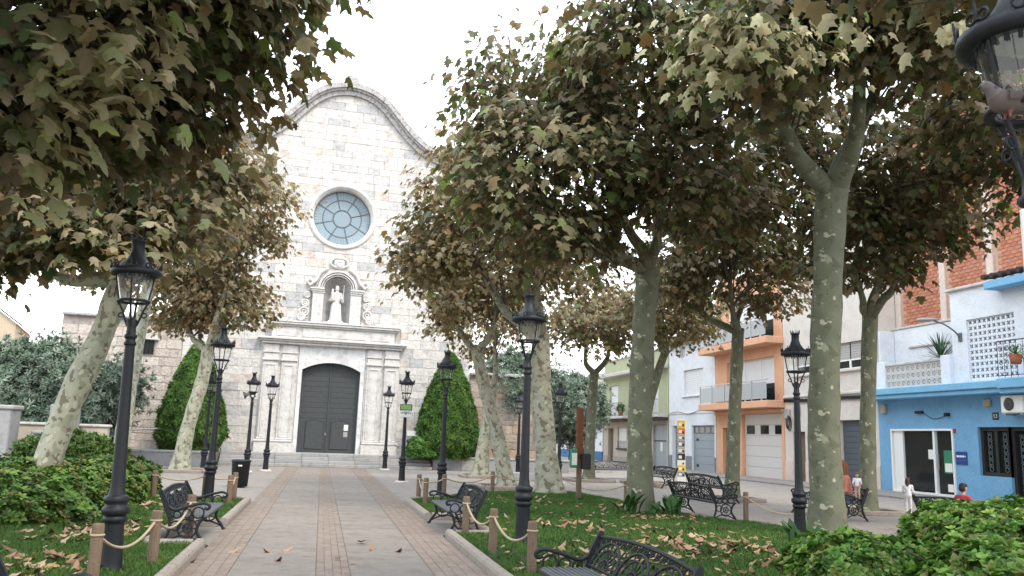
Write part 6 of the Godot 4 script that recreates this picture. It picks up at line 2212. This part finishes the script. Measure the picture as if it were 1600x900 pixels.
func street_furniture():
	# lamps
	var lp := lamp_post()
	var spots := [
		[Vector3(-1.99, 0.06, -9.5), "nearest left lamp post, in the lawn beside the leaning tree"],
		[Vector3(-2.2, 0.08, -18.7), "second left lamp post, behind the left path bench"],
		[Vector3(-2.58, 0, -32.3), "lamp post with a grey loudspeaker left of the church door"],
		[Vector3(-1.98, 0, -33.5), "lamp post closest to the left side of the church door"],
		[Vector3(-4.15, 0, -32.9), "lamp post in front of the left clipped conifer"],
		[Vector3(2.9, 0.08, -11.97), "middle lamp post standing in the right lawn behind the rope"],
		[Vector3(3.02, 0.08, -21.3), "lamp post behind the right path bench"],
		[Vector3(2.65, 0, -27.9), "lamp post carrying the green and white sign"],
		[Vector3(2.77, 0, -37.2), "farthest lamp post, at the church steps right of the door"],
		[Vector3(8.7, 0, -37.2), "far lamp post half hidden by the middle lamp post"],
		[Vector3(8.5, 0, -29.8), "far lamp post just right of the thick spotted trunk"],
		[Vector3(8.23, 0.0, -13.5), "lamp post beside the forked tree at the lawn edge"],
		[Vector3(2.80, 0.08, -2.76), "near lamp post whose lantern fills the upper right corner"]]
	for i in spots.size():
		var o := lp
		if i == 0:
			lp.position = spots[0][0]
			lp.set_meta("label", spots[0][1])
		else:
			o = copy_of(lp, "lamp_post", spots[i][1], spots[i][0], 0.4 * i)
		if i in [2, 3, 4, 7, 8, 9, 10]:
			var s := ST()
			lathe(s, [Vector2(0, 0.06), Vector2(0.2, 0.06), Vector2(0.23, 0.03), Vector2(0.23, 0.0)], 16)
			fin(s, M.concrete, "footing", o)
	lp.scale = Vector3(1, 0.965, 1)
	lp.rotation.z = 0.028
	# loudspeaker on the left lamp, floodlights on the conifer lamp
	var t := thing("loudspeaker", "grey horn loudspeaker clamped to a lamp post left of the church door", "loudspeaker", Vector3(-2.58, 2.85, -32.3))
	var s := ST()
	lathe(s, [Vector2(0.02, 0), Vector2(0.05, 0.05), Vector2(0.07, 0.16), Vector2(0.15, 0.28), Vector2(0.14, 0.28), Vector2(0.03, 0.1)], 14, Transform3D(Basis(Vector3(0, 0, 1), 1.9), Vector3(-0.05, 0, 0.05)))
	fin(s, M.zinc, "horn", t)
	panel(t, M.iron, "clamp", -0.08, -0.06, 0.08, 0.06, -0.08, 0.08, 0.01)
	t = thing("floodlight_pair", "pair of dark box floodlights on the lamp post before the left conifer", "floodlight", Vector3(-4.15, 3.1, -32.9))
	for q in [-0.22, 0.22]:
		panel(t, M.bin_plastic, "housing", q - 0.14, -0.25, q + 0.14, -0.02, 0.08, 0.24, 0.02)
		panel(t, M.lens, "glass", q - 0.11, -0.23, q + 0.11, -0.05, 0.235, 0.25, 0.004)
	panel(t, M.iron, "bar", -0.36, -0.3, 0.36, -0.26, 0.06, 0.12, 0.01)
	# sign on the right lamp
	t = thing("sign_panel", "white sign with green display fixed to a lamp post right of the church door", "sign", Vector3(2.65, 2.32, -27.86))
	panel(t, M.white_paint, "board", -0.21, -0.22, 0.21, 0.22, 0.06, 0.1, 0.015)
	var g := panel(t, M.lime, "display", -0.19, 0.02, 0.19, 0.2, 0.1, 0.108, 0.003)
	frame(g, M.dark_frame, -0.2, 0.01, 0.2, 0.21, 0.1, 0.02, 0.014)
	for k in 7: panel(t, M.granite3, "lettering", -0.17 + k * 0.05, -0.1, -0.135 + k * 0.05, -0.06 + 0.015 * (k % 3), 0.1, 0.104, 0.001)
	panel(t, M.granite3, "emblem", -0.03, -0.13, 0.03, -0.04, 0.104, 0.107, 0.001)
	# white plate on the near post
	t = thing("white_plate", "white rounded plate on the near lamp post at the right edge", "sign", Vector3(2.80, 2.36, -2.76), -0.79)
	panel(t, M.white_paint, "plate", -0.06, -0.18, 0.16, 0.18, 0.06, 0.075, 0.007)
	# benches
	var bn := make_bench()
	var B := [
		[Vector3(2.29, 0.0, -14.35), -PI * 0.5, "black iron bench beside the path on the right, behind roped posts"],
		[Vector3(-1.68, 0.0, -13.0), PI * 0.5, "black iron bench beside the path on the left, below the second lamp"],
		[Vector3(2.29, 0.0, -6.6), -PI * 0.5, "nearest black iron bench cut off by the bottom picture edge"],
		[Vector3(-1.70, 0.0, -5.15), PI * 0.5, "black iron bench of which only a corner shows bottom left"],
		[Vector3(8.2, 0.0, -17.35), PI * 0.5, "black iron bench at the lawn edge right of the straight trunk"],
		[Vector3(11.0, 0.0, -22.6), PI * 0.5, "black iron bench in front of the grey garage door"],
		[Vector3(12.0, 0.0, -29.0), -PI * 0.5, "black iron bench half hidden behind the straight trunk"],
		[Vector3(12.2, 0.0, -34.4), 0.25, "farthest black iron bench in front of the green house"],
		[Vector3(11.65, 0.0, -17.9), -PI * 0.5, "black iron bench behind the forked trunk where the woman sits"],
		[Vector3(11.85, 0.0, -13.75), PI * 0.5, "dark iron bench behind the right hedge where the child in red sits"]]
	for i in B.size():
		if i == 0:
			bn.position = B[0][0]
			bn.rotation.y = B[0][1]
			bn.set_meta("label", B[0][2])
		else:
			copy_of(bn, "iron_bench", B[i][2], B[i][0], B[i][1])
	# wooden posts and ropes
	var post := thing("wooden_post", "", "post", Vector3.ZERO, 0.0, "round wooden posts with rope")
	s = ST()
	lathe(s, [Vector2(0.055, -0.05), Vector2(0.055, 0.545), Vector2(0.047, 0.562), Vector2(0.0, 0.565)], 12)
	fin(s, M.wood, "shaft", post)
	s = ST()
	ring(s, Vector3(0, 0.46, 0), 0.056, 0.012, Vector3.UP, 14, 5)
	fin(s, M.rope, "rope_loop", post)
	var W := [
		[Vector3(-1.95, 0.08, -8.6), "leftmost near wooden post, cut by the bottom edge"], [Vector3(-1.68, 0.08, -9.95), "wooden post on the left lawn between the near lamp and the left bench"], [Vector3(-1.66, 0.08, -12.35), "wooden post in front of the left path bench"],
		[Vector3(-1.68, 0.08, -17.6), "wooden post on the left kerb in front of the litter bin"], [Vector3(-1.7, 0.08, -18.75), "wooden post at the far corner of the left lawn by the litter bin"], [Vector3(-2.3, 0.08, -18.85), "short wooden post beside the second left lamp"], [Vector3(-3.3, 0.08, -18.85), "wooden post at the end of the left hedge"],
		[Vector3(2.3, 0.08, -19.9), "wooden post at the far corner of the right lawn beside the path"], [Vector3(2.28, 0.08, -18.4), "second wooden post from the far corner of the right lawn"], [Vector3(2.95, 0.08, -20.3), "wooden post at the foot of the lamp behind the right bench"],
		[Vector3(2.25, 0.08, -13.0), "wooden post at the near end of the right path bench"], [Vector3(2.25, 0.08, -10.9), "wooden post left of the middle lamp, second rope post"], [Vector3(2.38, 0.08, -9.35), "wooden post touching the nearest bench arm"],
		[Vector3(4.6, 0.08, -22.6), "wooden post at the back edge of the lawn near the leaning tree"], [Vector3(6.65, 0.08, -23.2), "wooden post right of the thick spotted trunk"], [Vector3(7.15, 0.08, -19.2), "thin wooden post left of the straight trunk"], [Vector3(8.7, 0.05, -16.3), "wooden post right of the lawn edge bench"], [Vector3(9.6, 0.05, -14.75), "wooden post hidden behind the forked tree"]]
	for i in W.size():
		if i == 0:
			post.position = W[0][0]
			post.set_meta("label", W[0][1])
		else:
			copy_of(post, "wooden_post", W[i][1], W[i][0], i * 1.1)
	for r in [[0, 1, 0.2, "rope sagging from the leftmost near post"], [1, 2, 0.2, "rope sagging between two posts left of the left bench"], [3, 4, 0.13, "short rope between the posts by the litter bin"], [5, 6, 0.1, "rope along the back of the left lawn by the hedge"], [4, 5, 0.06, "short rope behind the second left lamp"], [7, 8, 0.2, "rope between the two far posts right of the path"], [7, 9, 0.1, "rope beside the lamp behind the right bench"], [10, 11, 0.2, "pale rope sagging right of the right path bench"], [11, 12, 0.2, "pale rope sagging in front of the middle lamp"], [9, 13, 0.15, "rope along the far lawn edge before the leaning tree"], [13, 14, 0.15, "rope along the lawn edge past the spotted trunk"], [14, 15, 0.25, "rope from the spotted trunk to the straight trunk"], [16, 17, 0.28, "dark rope sagging right of the lawn edge bench"]]:
		rope(W[r[0]][0] + Vector3(0, 0.47, 0), W[r[1]][0] + Vector3(0, 0.47, 0), r[2], r[3])
	# litter bin
	t = thing("litter_bin", "black litter bin beside the left lamps in front of the church steps", "bin", Vector3(-2.05, 0, -23.9))
	s = ST()
	lathe(s, [Vector2(0.0, 0.03), Vector2(0.21, 0.03), Vector2(0.24, 0.66), Vector2(0.26, 0.67), Vector2(0.26, 0.72), Vector2(0.22, 0.73), Vector2(0.2, 0.6), Vector2(0, 0.58)], 20)
	fin(s, M.bin_plastic, "body", t)
	s = ST()
	lathe(s, [Vector2(0.0, -0.01), Vector2(0.13, -0.01), Vector2(0.13, 0.04)], 14)
	fin(s, M.iron, "foot", t)
	panel(t, M.paper, "label", -0.05, 0.56, 0.05, 0.6, 0.235, 0.245, 0.002)
	# dog-waste post
	t = thing("dispenser_post", "tall red-brown wooden post with green bag dispenser and dark bin", "post", Vector3(6.5, 0.08, -20.9))
	panel(t, M.wood, "lower_post", -0.06, -0.1, 0.06, 1.0, -0.06, 0.06, 0.012)
	panel(t, M.redwood, "upper_post", -0.085, 1.0, 0.085, 2.3, -0.05, 0.05, 0.012)
	panel(t, M.green_plastic, "dispenser", -0.26, 0.78, -0.08, 1.25, -0.02, 0.14, 0.02)
	panel(t, M.paper, "dispenser_label", -0.24, 0.85, -0.1, 1.15, 0.14, 0.144, 0.001)
	panel(t, M.bin_plastic, "bin", 0.02, 0.75, 0.24, 1.15, 0.065, 0.26, 0.02)
	# poster column
	t = thing("poster_pillar", "slim white pillar covered with small posters before the white house", "pillar", Vector3(13.95, 0, -31.3), -0.42)
	panel(t, M.white_paint, "core", -0.16, 0, 0.16, 2.5, -0.16, 0.16, 0.01)
	var y := 2.47
	for p in [[0.3, M.yellow], [0.26, M.orange_print], [0.22, M.granite2], [0.27, M.granite3], [0.24, M.shutter_grey], [0.26, M.dark_frame], [0.2, M.paper], [0.24, M.yellow], [0.2, M.granite]]:
		var q := panel(t, p[1], "poster", -0.15, y - p[0] + 0.01, 0.15, y, 0.161, 0.166, 0.001)
		panel(q, M.paper, "poster_print", -0.1, y - p[0] * 0.75, 0.02, y - p[0] * 0.3, 0.166, 0.169, 0.0005)
		panel(q, M.dark_frame, "poster_print", 0.04, y - p[0] * 0.8, 0.11, y - p[0] * 0.45, 0.166, 0.169, 0.0005)
		y -= p[0]
	# reading desk sign by the steps
	t = thing("information_stand", "black information stand with pale sloping panel beside the steps", "sign", Vector3(4.0, 0.55, -38.95))
	s = ST()
	tube(s, [Vector3(0, 0, 0), Vector3(0.12, 0.95, 0)], 0.05, 8)
	fin(s, M.bin_plastic, "post", t)
	s = ST()
	cbox(s, Vector3(0.12, 1.05, 0), Vector3(0.6, 0.03, 0.42), 0.01, Basis(Vector3.RIGHT, 0.6))
	fin(s, M.alu, "panel", t)
	motorbike()
	pigeon()

func motorbike():
	var t := thing("motorbike", "dark motorbike with a round top case parked before the far houses", "motorbike", Vector3(15.6, 0, -50.5), 0.35)
	var s: SurfaceTool
	for z in [-0.62, 0.62]:
		s = ST()
		ring(s, Vector3(0, 0.3, z), 0.24, 0.06, Vector3.RIGHT, 20, 8)
		var w := fin(s, M.bin_plastic, "wheel", t)
		s = ST()
		lathe(s, [Vector2(0, -0.04), Vector2(0.2, -0.03), Vector2(0.2, 0.03), Vector2(0, 0.04)], 14, Transform3D(Basis(Vector3(0, 0, 1), PI * 0.5), Vector3(0, 0.3, z)))
		fin(s, M.zinc, "rim", w)
	s = ST()
	cbox(s, Vector3(0, 0.55, 0.25), Vector3(0.36, 0.4, 0.8), 0.1)
	cbox(s, Vector3(0, 0.4, -0.15), Vector3(0.34, 0.14, 0.6), 0.05)
	cbox(s, Vector3(0, 0.7, -0.5), Vector3(0.42, 0.6, 0.16), 0.06, Basis(Vector3.RIGHT, 0.25))
	fin(s, M.bin_plastic, "body", t)
	s = ST()
	cbox(s, Vector3(0, 0.8, 0.2), Vector3(0.3, 0.1, 0.7), 0.045)
	fin(s, M.dark, "seat", t)
	s = ST()
	cbox(s, Vector3(0, 1.0, 0.66), Vector3(0.44, 0.32, 0.4), 0.1)
	fin(s, M.dark, "top_case", t)
	s = ST()
	tube(s, curve([Vector3(-0.36, 1.05, -0.42), Vector3(-0.15, 1.02, -0.52), Vector3(0.15, 1.02, -0.52), Vector3(0.36, 1.05, -0.42)], 4), 0.02, 6)
	fin(s, M.dark, "handlebar", t)
	for x in [-0.3, 0.3]:
		s = ST()
		tube(s, [Vector3(x, 1.05, -0.46), Vector3(x * 1.2, 1.2, -0.46)], 0.01, 5)
		cbox(s, Vector3(x * 1.2, 1.23, -0.46), Vector3(0.12, 0.08, 0.02), 0.008)
		fin(s, M.dark, "mirror", t)
	panel(t, M.red_plastic, "tail_light", -0.08, 0.68, 0.08, 0.74, 0.64, 0.67, 0.01)
	panel(t, M.paper, "number_plate", -0.1, 0.46, 0.1, 0.6, 0.66, 0.67, 0.003)

func pigeon():
	var t := thing("pigeon", "grey-brown collared dove perched on the near lantern ring", "bird", Vector3(2.655, 2.908, -2.71), 0.0)
	t.rotation.y = -1.7
	t.scale = Vector3.ONE * 1.12
	var body := Color(0.115, 0.088, 0.08)
	var wing := Color(0.085, 0.07, 0.064)
	var head := Color(0.14, 0.12, 0.12)
	var tail := Color(0.07, 0.06, 0.058)
	var b := [
		[V(0, 0.062, 0.03), V(0, 0.058, -0.05), 0.043, 0.038, body],
		[V(0, 0.062, -0.05), V(0, 0.055, -0.10), 0.034, 0.016, body],
		[V(0, 0.082, 0.05), V(0, 0.108, 0.075), 0.030, 0.019, head],
		[V(0, 0.116, 0.082), V(0, 0.117, 0.090), 0.0195, 0.018, head],
		[V(0, 0.113, 0.104), V(0, 0.108, 0.120), 0.006, 0.0025, Color(0.05, 0.05, 0.055)],
		[V(0.034, 0.072, 0.02), V(0.024, 0.066, -0.10), 0.020, 0.007, wing],
		[V(-0.034, 0.072, 0.02), V(-0.024, 0.066, -0.10), 0.020, 0.007, wing],
		[V(0.008, 0.055, -0.09), V(0.012, 0.045, -0.19), 0.012, 0.009, tail],
		[V(-0.008, 0.055, -0.09), V(-0.012, 0.045, -0.19), 0.012, 0.009, tail],
		[V(0.014, 0.03, 0.005), V(0.014, 0.0, 0.012), 0.006, 0.004, Color(0.25, 0.08, 0.07)],
		[V(-0.014, 0.03, 0.005), V(-0.014, 0.0, 0.012), 0.006, 0.004, Color(0.25, 0.08, 0.07)],
		[V(0, 0.102, 0.058), V(0.012, 0.100, 0.062), 0.0125, 0.0125, Color(0.06, 0.05, 0.05)]]
	inst(bones_mesh(b, 0.0035, 0.012), M.feather, "body", t)
	for x in [-1.0, 1.0]:
		var s := ST()
		lathe(s, [Vector2(0, -0.003), Vector2(0.003, 0), Vector2(0, 0.003)], 8, Transform3D(Basis(), V(x * 0.0165, 0.12, 0.095)))
		fin(s, M.dark, "eye", t)
		s = ST()
		s.set_smooth_group(0)
		var pr := []
		for i in 7:
			var f := i / 6.0
			var c := V(x * (0.046 - 0.022 * f), 0.076 - 0.006 * f, 0.035 - 0.16 * f)
			var w := 0.024 * (1.0 - f * 0.85)
			pr.append([c + V(x * 0.006, -w, 0), c + V(x * 0.011, 0, 0), c + V(0, w * 0.8, 0)])
		for i in 6:
			for j in 2: quad(s, pr[i][j], pr[i + 1][j], pr[i + 1][j + 1], pr[i][j + 1])
		fin(s, mat(L(0.08, 0.064, 0.058), 0.85), "wing", t)

# ---------------------------------------------------------------- people
var hand_mesh: ArrayMesh

func person(label: String, at: Vector3, turn: float, k: float, sit: bool, top: Color, low: Color, hair: Color, skin: Color, long_hair := false, lean := 0.0):
	if hand_mesh == null:
		var hb := [[V(0, 0, 0), V(0, -0.07, 0.0), 0.026, 0.03, skin], [V(0.012, 0, 0), V(0.016, -0.07, 0), 0.02, 0.022, skin]]
		for i in 4:
			var x := -0.027 + i * 0.018
			var l: float = [0.06, 0.075, 0.07, 0.055][i]
			hb.append([V(x, -0.085, 0), V(x * 1.1, -0.085 - l * 0.55, 0.012), 0.0088, 0.0082, skin])
			hb.append([V(x * 1.1, -0.085 - l * 0.55, 0.012), V(x * 1.1, -0.085 - l, 0.032), 0.0082, 0.007, skin])
		hb.append([V(-0.03, -0.03, 0.005), V(-0.055, -0.065, 0.02), 0.011, 0.009, skin])
		hb.append([V(-0.055, -0.065, 0.02), V(-0.056, -0.095, 0.03), 0.009, 0.0075, skin])
		hand_mesh = bones_mesh(hb, 0.004, 0.006)
	var t := thing("person", label, "person", at, turn, "people in the square")
	t.scale = Vector3.ONE * k
	var shoe := Color(0.05, 0.045, 0.04)
	var b := []
	var hip := 0.50 if sit else 0.90
	var f := V(0, 0, lean)
	var o := V(0, hip, 0)
	b.append([o + V(-0.07, 0, 0), o + V(0.07, 0, 0), 0.125, 0.125, low])
	b.append([o + V(0, 0.08, 0), o + V(0, 0.28, 0) + f * 0.5, 0.13, 0.135, top])
	b.append([o + V(-0.07, 0.38, 0) + f * 0.8, o + V(0.07, 0.38, 0) + f * 0.8, 0.115, 0.115, top])
	b.append([o + V(-0.16, 0.46, -0.01) + f, o + V(0.16, 0.46, -0.01) + f, 0.065, 0.065, top])
	b.append([o + V(0, 0.48, 0) + f, o + V(0, 0.60, 0.01) + f * 1.2, 0.055, 0.05, skin])
	var hd := o + V(0, 0.70, 0.025) + f * 1.4
	b.append([hd + V(0, 0.035, -0.01), hd + V(0, -0.03, 0.015), 0.093, 0.075, skin])
	b.append([hd + V(0, -0.065, 0.045), hd + V(0, -0.07, 0.05), 0.04, 0.035, skin])
	b.append([hd + V(0, 0.005, 0.09), hd + V(0, -0.018, 0.107), 0.012, 0.016, skin])
	for x in [-1.0, 1.0]:
		b.append([hd + V(x * 0.083, 0.005, 0.0), hd + V(x * 0.09, -0.02, -0.005), 0.02, 0.016, skin])
		var hj := o + V(x * 0.085, -0.02, 0.01)
		var knee := o + V(x * 0.10, -0.03, 0.42) if sit else V(x * 0.095, 0.48, 0.02)
		var ank := V(x * 0.10, 0.07, 0.44) if sit else V(x * 0.09, 0.08, -0.02)
		b.append([hj, knee, 0.088, 0.058, low])
		b.append([knee, ank, 0.056, 0.04, low])
		b.append([ank + V(0, -0.03, -0.02), ank + V(0, -0.04, 0.15), 0.042, 0.032, shoe])
		var sh := o + V(x * 0.19, 0.45, -0.01) + f
		var el := o + V(x * 0.24, 0.18, 0.03) + f * 0.9
		var wr := o + V(x * 0.15, 0.08, 0.24) + f * 0.9
		b.append([sh, el, 0.053, 0.043, top])
		b.append([el, wr, 0.041, 0.03, skin])
		var h := inst(hand_mesh, M.skin, "hand", t)
		var d := (wr - el).normalized()
		var bx_ := V(x * -1.0, 0, 0.2)
		bx_ = (bx_ - d * bx_.dot(d)).normalized()
		h.transform = Transform3D(Basis(bx_, -d, bx_.cross(-d)), wr - d * 0.01)
		var s := ST()
		lathe(s, [Vector2(0, -0.011), Vector2(0.008, -0.008), Vector2(0.011, 0), Vector2(0.008, 0.008), Vector2(0, 0.011)], 8, Transform3D(Basis(), hd + V(x * 0.034, 0.008, 0.077)))
		fin(s, M.dark, "eye", t)
	inst(bones_mesh(b, 0.02, 0.045), M.skin, "body", t)
	var hb := [[hd + V(0, 0.06, -0.02), hd + V(0, 0.0, -0.045), 0.094, 0.088, hair], [hd + V(-0.045, 0.085, 0.02), hd + V(0.045, 0.085, 0.02), 0.06, 0.06, hair]]
	if long_hair:
		hb.append([hd + V(0, 0, -0.06), hd + V(0, -0.24, -0.085), 0.085, 0.06, hair])
		for x in [-1.0, 1.0]: hb.append([hd + V(x * 0.07, 0.03, -0.02), hd + V(x * 0.09, -0.2, -0.02), 0.04, 0.03, hair])
	inst(bones_mesh(hb, 0.012, 0.03), M.skin, "hair", t)
	var s2 := ST()
	tube(s2, curve([hd + V(-0.026, -0.048, 0.079), hd + V(0, -0.051, 0.086), hd + V(0.026, -0.048, 0.079)], 3), 0.005, 5)
	fin(s2, M.red_plastic, "mouth", t)

func people():
	var skin := Color(0.48, 0.29, 0.21)
	person("woman in coral top with long reddish hair seated behind the forked trunk", V(11.78, -0.06, -17.35), -PI * 0.5 - 0.3, 1.02, true, Color(0.55, 0.20, 0.15), Color(0.10, 0.11, 0.14), Color(0.20, 0.07, 0.03), skin, true, 0.05)
	person("baby in white shirt standing on the bench next to the woman in coral", V(11.78, 0.41, -16.95), -PI * 0.5 + 0.8, 0.37, false, Color(0.75, 0.76, 0.8), Color(0.5, 0.32, 0.28), Color(0.16, 0.09, 0.05), skin)
	person("toddler in white dress with bobbed dark hair in front of the shop window", V(14.5, 0.0, -18.8), PI * 0.75, 0.52, false, Color(0.72, 0.70, 0.72), Color(0.70, 0.66, 0.68), Color(0.06, 0.03, 0.025), skin, true)
	person("child in red shirt with black hair sitting behind the right hedge", V(11.95, 0.06, -13.95), PI * 0.5 + 0.2, 0.70, true, Color(0.42, 0.04, 0.05), Color(0.08, 0.09, 0.12), Color(0.02, 0.015, 0.013), skin)
	person("small child with dark hair peeping over the left hedge", V(-7.45, 0.0, -24.2), 0.4, 0.66, false, Color(0.35, 0.16, 0.12), Color(0.1, 0.1, 0.13), Color(0.025, 0.017, 0.014), skin)

# ---------------------------------------------------------------- fallen leaves
func litter():
	var g := RandomNumberGenerator.new()
	g.seed = 404
	var shapes := [plane_leaf(0.5, 0.35), plane_leaf(-0.35, -0.25), plane_leaf(0.7, -0.4)]
	var cols := [Color(0.36, 0.225, 0.14), Color(0.42, 0.28, 0.19), Color(0.28, 0.165, 0.10), Color(0.47, 0.33, 0.23), Color(0.22, 0.12, 0.07), Color(0.38, 0.27, 0.13)]
	var mats := []
	for c in cols:
		var m := mat(c.linear_to_srgb(), 0.85, patchy(64, Color(0.75, 0.75, 0.75), Color(1, 1, 1), nz(71, 0.05, 64)) if mats.is_empty() else mats[0].albedo_texture, 6.0)
		m.cull_mode = BaseMaterial3D.CULL_DISABLED
		mats.append(m)
	# zones: centre, half size, count, label; nearer leaves show largest
	var zones := [
		[V(5.6, 0, -11.8), V(1.6, 0, 1.6), 62, "dry tan leaf in the drift on the right lawn near the hedge"],
		[V(4.2, 0, -10.2), V(1.6, 0, 1.3), 42, "dry tan leaf on the right lawn behind the nearest bench"],
		[V(3.1, 0, -9.0), V(0.8, 0, 1.8), 18, "dry brown leaf on the grass between roped posts and middle lamp"],
		[V(4.6, 0, -14.5), V(2.0, 0, 1.6), 34, "dry leaf scattered on the right lawn behind the middle lamp"],
		[V(6.6, 0, -16.0), V(1.0, 0, 0.6), 24, "brown leaf heaped at the foot of the straight trunk"],
		[V(5.0, 0, -19.0), V(2.4, 0, 2.0), 18, "small pale leaf on the far part of the right lawn"],
		[V(-2.9, 0, -9.6), V(0.8, 0, 1.0), 34, "dry brown leaf in the drift on the left lawn by the near lamp"],
		[V(-3.0, 0, -12.8), V(0.7, 0, 1.4), 34, "dry brown leaf on the left lawn in front of the hedge"],
		[V(-2.7, 0, -16.6), V(0.8, 0, 1.2), 22, "brown leaf on the grass behind the left path bench"],
		[V(0.2, 0, -10.5), V(1.6, 0, 1.6), 5, "single dry leaf lying on the paved walk"]]
	var xs := [[], [], []]
	var cs := [[], [], []]
	for zi in zones.size():
		var z: Array = zones[zi]
		for i in int(z[2] * (2.4 if zi < 9 else 2.0)):
			var p: Vector3 = z[0] + V(clampf(g.randfn() * 0.55, -1.2, 1.2) * z[1].x, 0, clampf(g.randfn() * 0.55, -1.2, 1.2) * z[1].z)
			var on_walk: bool = p.x > -1.6 and p.x < 2.2
			if zi < 9 and on_walk: continue
			if absf(p.x - 2.9) < 0.13 and absf(p.z + 11.97) < 0.13: continue
			p.y = 0.03 if on_walk else g.randf_range(0.115, 0.14)
			var b := Basis(Vector3.RIGHT, -PI * 0.5 + g.randf_range(-0.25, 0.25) * (0.3 if on_walk else 1.0)).rotated(V(0, 0, 1), g.randf_range(-0.25, 0.25) * (0.3 if on_walk else 1.0)).rotated(Vector3.UP, g.randf() * TAU)
			var xf := Transform3D(b.scaled(Vector3.ONE * g.randf_range(0.08, 0.155)), p)
			var sh := g.randi() % 3
			var ci := g.randi() % cols.size()
			if i < z[2]:
				var o := inst(shapes[sh], mats[ci], "fallen_leaf")
				o.transform = xf
				tag(o, z[3], "leaf", "fallen leaves %d" % (zi + 1))
			else:
				xs[sh].append(xf)
				cs[sh].append(cols[ci] * g.randf_range(0.8, 1.15))
	for k in 3:
		var o := many(shapes[k], M.dry_leaf, xs[k], cs[k], "leaf_litter")
		tag(o, ["flat dry leaves scattered over both lawns", "curled dry leaves scattered over both lawns", "folded dry leaves scattered over both lawns"][k], "leaves")
